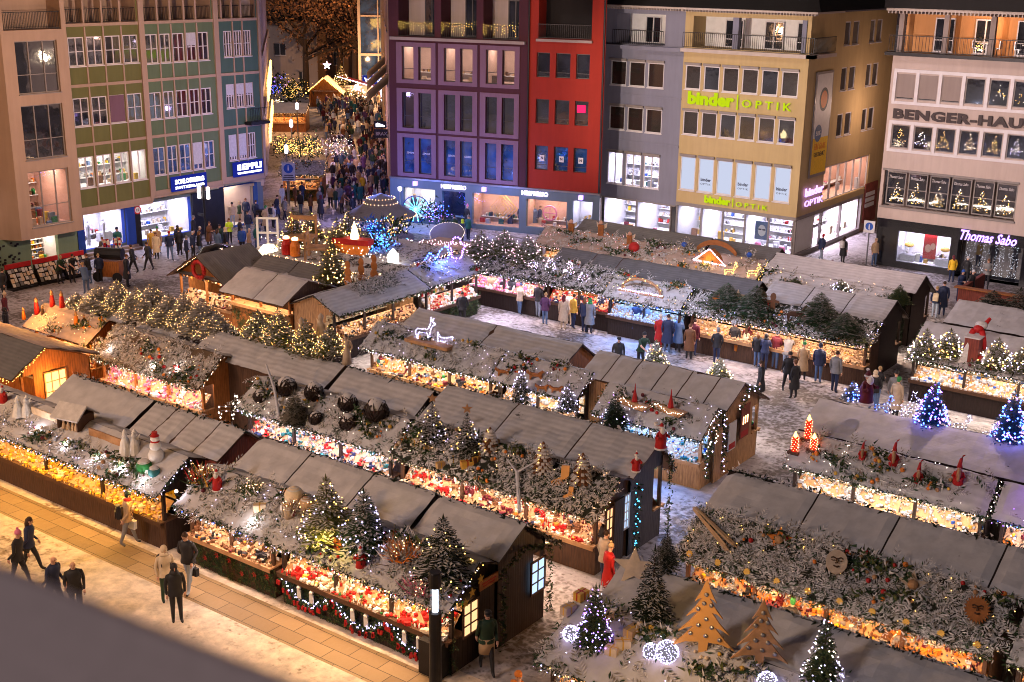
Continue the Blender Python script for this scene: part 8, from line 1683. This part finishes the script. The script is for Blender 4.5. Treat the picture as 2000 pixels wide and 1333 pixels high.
# ---------- light ----------
w = bpy.data.worlds.new('World'); SC.world = w; w.use_nodes = True; nt = w.node_tree
bg = nt.nodes['Background']; sky = nt.nodes.new('ShaderNodeTexSky'); sky.sky_type = 'NISHITA'; sky.sun_disc = False
sky.sun_elevation = -3*pi/180; sky.sun_rotation = radians(-40); sky.altitude = 250
bg.inputs[1].default_value = .10; nt.links.new(sky.outputs[0], bg.inputs[0])
bg2 = nt.nodes.new('ShaderNodeBackground'); bg2.inputs[0].default_value = (.60,.47,.54,1); bg2.inputs[1].default_value = .032
ad = nt.nodes.new('ShaderNodeAddShader'); nt.links.new(bg.outputs[0], ad.inputs[0]); nt.links.new(bg2.outputs[0], ad.inputs[1]); nt.links.new(ad.outputs[0], nt.nodes['World Output'].inputs[0])
def lamp(name, typ, loc, energy, col, size=.3, target=None, **k):
    l = bpy.data.lights.new(name, typ); l.energy = energy; l.color = col
    if typ == 'SUN': l.angle = size
    elif typ == 'AREA': l.size = size
    else: l.shadow_soft_size = size
    for a_, v_ in k.items(): setattr(l, a_, v_)
    o = bpy.data.objects.new(name, l); COL.objects.link(o); o.location = loc
    if target is not None: o.rotation_euler = (Vector(target)-Vector(loc)).to_track_quat('-Z', 'Y').to_euler()
    return o
sun = lamp('floodlight_glow', 'SUN', (0,0,40), .80, (1,.82,.80), 8*pi/180); sun.rotation_euler = Vector((.30,.80,-.52)).to_track_quat('-Z', 'Y').to_euler()
lamp('town_hall_floodlight', 'SPOT', (-40,-6,28), 13000, (1,.72,.62), .15, (-36,34,2), spot_size=1.1, spot_blend=.9)
lamp('facade_fill_spot', 'SPOT', (-26,40,15), 34000, (1,.78,.70), .05, (-20,75.7,9.5), spot_size=.62, spot_blend=.5); lamp('facade_fill_spot', 'SPOT', (-38,38,15), 30000, (1,.80,.66), .05, (-38,73.4,9.5), spot_size=.60, spot_blend=.5)  # unseen spots added in mid-air to brighten the facades, clear of the roofs
lamp('facade_fill_spot', 'SPOT', (-48,36,14), 13500, (1,.76,.62), .05, (-53,68.5,9), spot_size=.62, spot_blend=.5); lamp('facade_fill_spot', 'SPOT', (-40,42,14), 14500, (1,.70,.52), .05, (-66,48,9), spot_size=.95, spot_blend=.6)
lamp('sodium_lamp', 'POINT', (-42,12,9), 3500, (1,.48,.10), .12)
lamp('sodium_lamp', 'POINT', (-24,13,9), 1900, (1,.55,.24), .12)
lamp('left_warm_fill', 'POINT', (-53,34,12), 2400, (1,.50,.24), .12)  # unseen warm light added for the left facade, no post
lamp('right_side_lamp', 'POINT', (-12,44,9), 1500, (1,.70,.58), .12)  # point light above the right-hand stalls
lamp('blue_shop_glow', 'POINT', (-57,62,3.8), 1500, (.16,.26,1), .12)
lamp('violet_shop_glow', 'POINT', (-61,56,8), 250, (.6,.42,1), .12)
lamp('blue_shop_glow', 'POINT', (-51,66,3.6), 420, (.2,.3,1), .12)
lamp('square_lamp', 'POINT', (-30,47,7), 1500, (.66,.70,1), .12)
lamp('street_glow', 'POINT', (-90,92,7), 1500, (1,.50,.24), .12); lamp('street_glow', 'POINT', (-112,118,5), 5000, (1,.50,.20), .12); lamp('street_glow', 'POINT', (-74,76,6), 1500, (.9,.6,.9), .12)
lamp('pink_front_fill', 'POINT', (-22,60,10), 1300, (1,.68,.62), .12)  # added in mid-air to lift the pink front
lamp('red_facade_fill', 'POINT', (-45,62,12), 500, (1,.55,.4), .12); lamp('yellow_facade_fill', 'POINT', (-36,62,10), 700, (1,.75,.5), .12)  # both added without fixtures to brighten the red and yellow walls
lamp('fir_lamp', 'POINT', tuple(bpy.data.objects['fir_tree'].location+Vector((.55,-.75,.5))), 45, (1,.72,.12), .05)
for p_, c_ in sl_: lamp('roof_spot', 'POINT', tuple(p_+Vector((0,-.05,.13))), 14, c_, .04)
lamp('blue_figures_lamp', 'POINT', tuple(blue_p+Vector((.2,0,.5))), 200, (.08,.16,1), .1); lamp('blue_snow_lamp', 'POINT', (-24.3,45.5,2.6), 260, (.35,.55,1), .1)
lamp('gnome_house_lamp', 'POINT', tuple(RP['s25'](.45,.2,.5)), 30, (1,.55,.08), .1)
lamp('wooden_fir_spot', 'POINT', (-11.3,20.8,4.2), 110, (1,.6,.25), .05); lamp('tree_uplight', 'POINT', (-106,124,3), 5500, (1,.5,.2), .12); lamp('chalet_glow', 'POINT', (-41.2,26.2,2.2), 150, (1,.42,.08), .1); lamp('chalet_glow', 'POINT', (-44.0,29.0,2.9), 170, (1,.45,.10), .1); lamp('chalet_glow', 'POINT', (-48,29.6,3.4), 200, (1,.45,.10), .1)
lamp('left_facade_fill', 'POINT', (-56,50,12), 700, (1,.62,.45), .12); lamp('purple_facade_fill', 'POINT', (-53,60,12), 120, (.9,.68,1), .12)  # fill lights added for the left and purple walls
lamp('square_glow_blue', 'POINT', (-50,58,3.5), 260, (.22,.30,1), .1)
lamp('violet_lamp', 'POINT', (-7.0,36.8,3.2), 60, (.35,.12,1), .1); lamp('aisle_blue_lamp', 'POINT', (-15.9,33.6,1.6), 60, (.35,.5,1), .1); lamp('aisle_lamp', 'POINT', (-25,49,5), 350, (.55,.65,1), .1)
lamp('aisle_warm_lamp', 'POINT', (-16.6,27.6,2.4), 110, (1,.5,.2), .1)
lamp('loggia_lamp', 'POINT', (-22,76.5,14.8), 90, (1,.55,.3), .2); lamp('alley_lamp', 'POINT', (-29,82,9), 350, (1,.66,.5), .12)
# ---------- camera ----------
cd = bpy.data.cameras.new('camera'); co = bpy.data.objects.new('camera', cd); COL.objects.link(co); SC.camera = co
cd.sensor_width = 36; cd.lens = FPX*36/2000; cd.clip_end = 900; cd.clip_start = .05
co.matrix_world = Matrix([(*AX[0], 0), (*AX[1], 0), (*AX[2], H), (0,0,0,1)])
cd.dof.use_dof = True; cd.dof.focus_distance = 48; cd.dof.aperture_fstop = 2.8
SC.view_settings.view_transform = 'Standard'; SC.view_settings.look = 'None'; SC.view_settings.gamma = 1; SC.view_settings.exposure = 0
c = SC.cycles; c.filter_width = 1.0; c.use_denoising = True; c.max_bounces = 5; c.diffuse_bounces = 2; c.glossy_bounces = 2; c.transmission_bounces = 2; c.transparent_max_bounces = 6
c.sample_clamp_indirect = 2.0; c.use_light_tree = True; c.caustics_reflective = False; c.caustics_refractive = False
for o in bpy.data.objects:
    for k in ('_local', '_yr'):
        if k in o: del o[k]
print('OBJS', len(bpy.data.objects), 'faces', sum(len(m.polygons) for m in bpy.data.meshes))
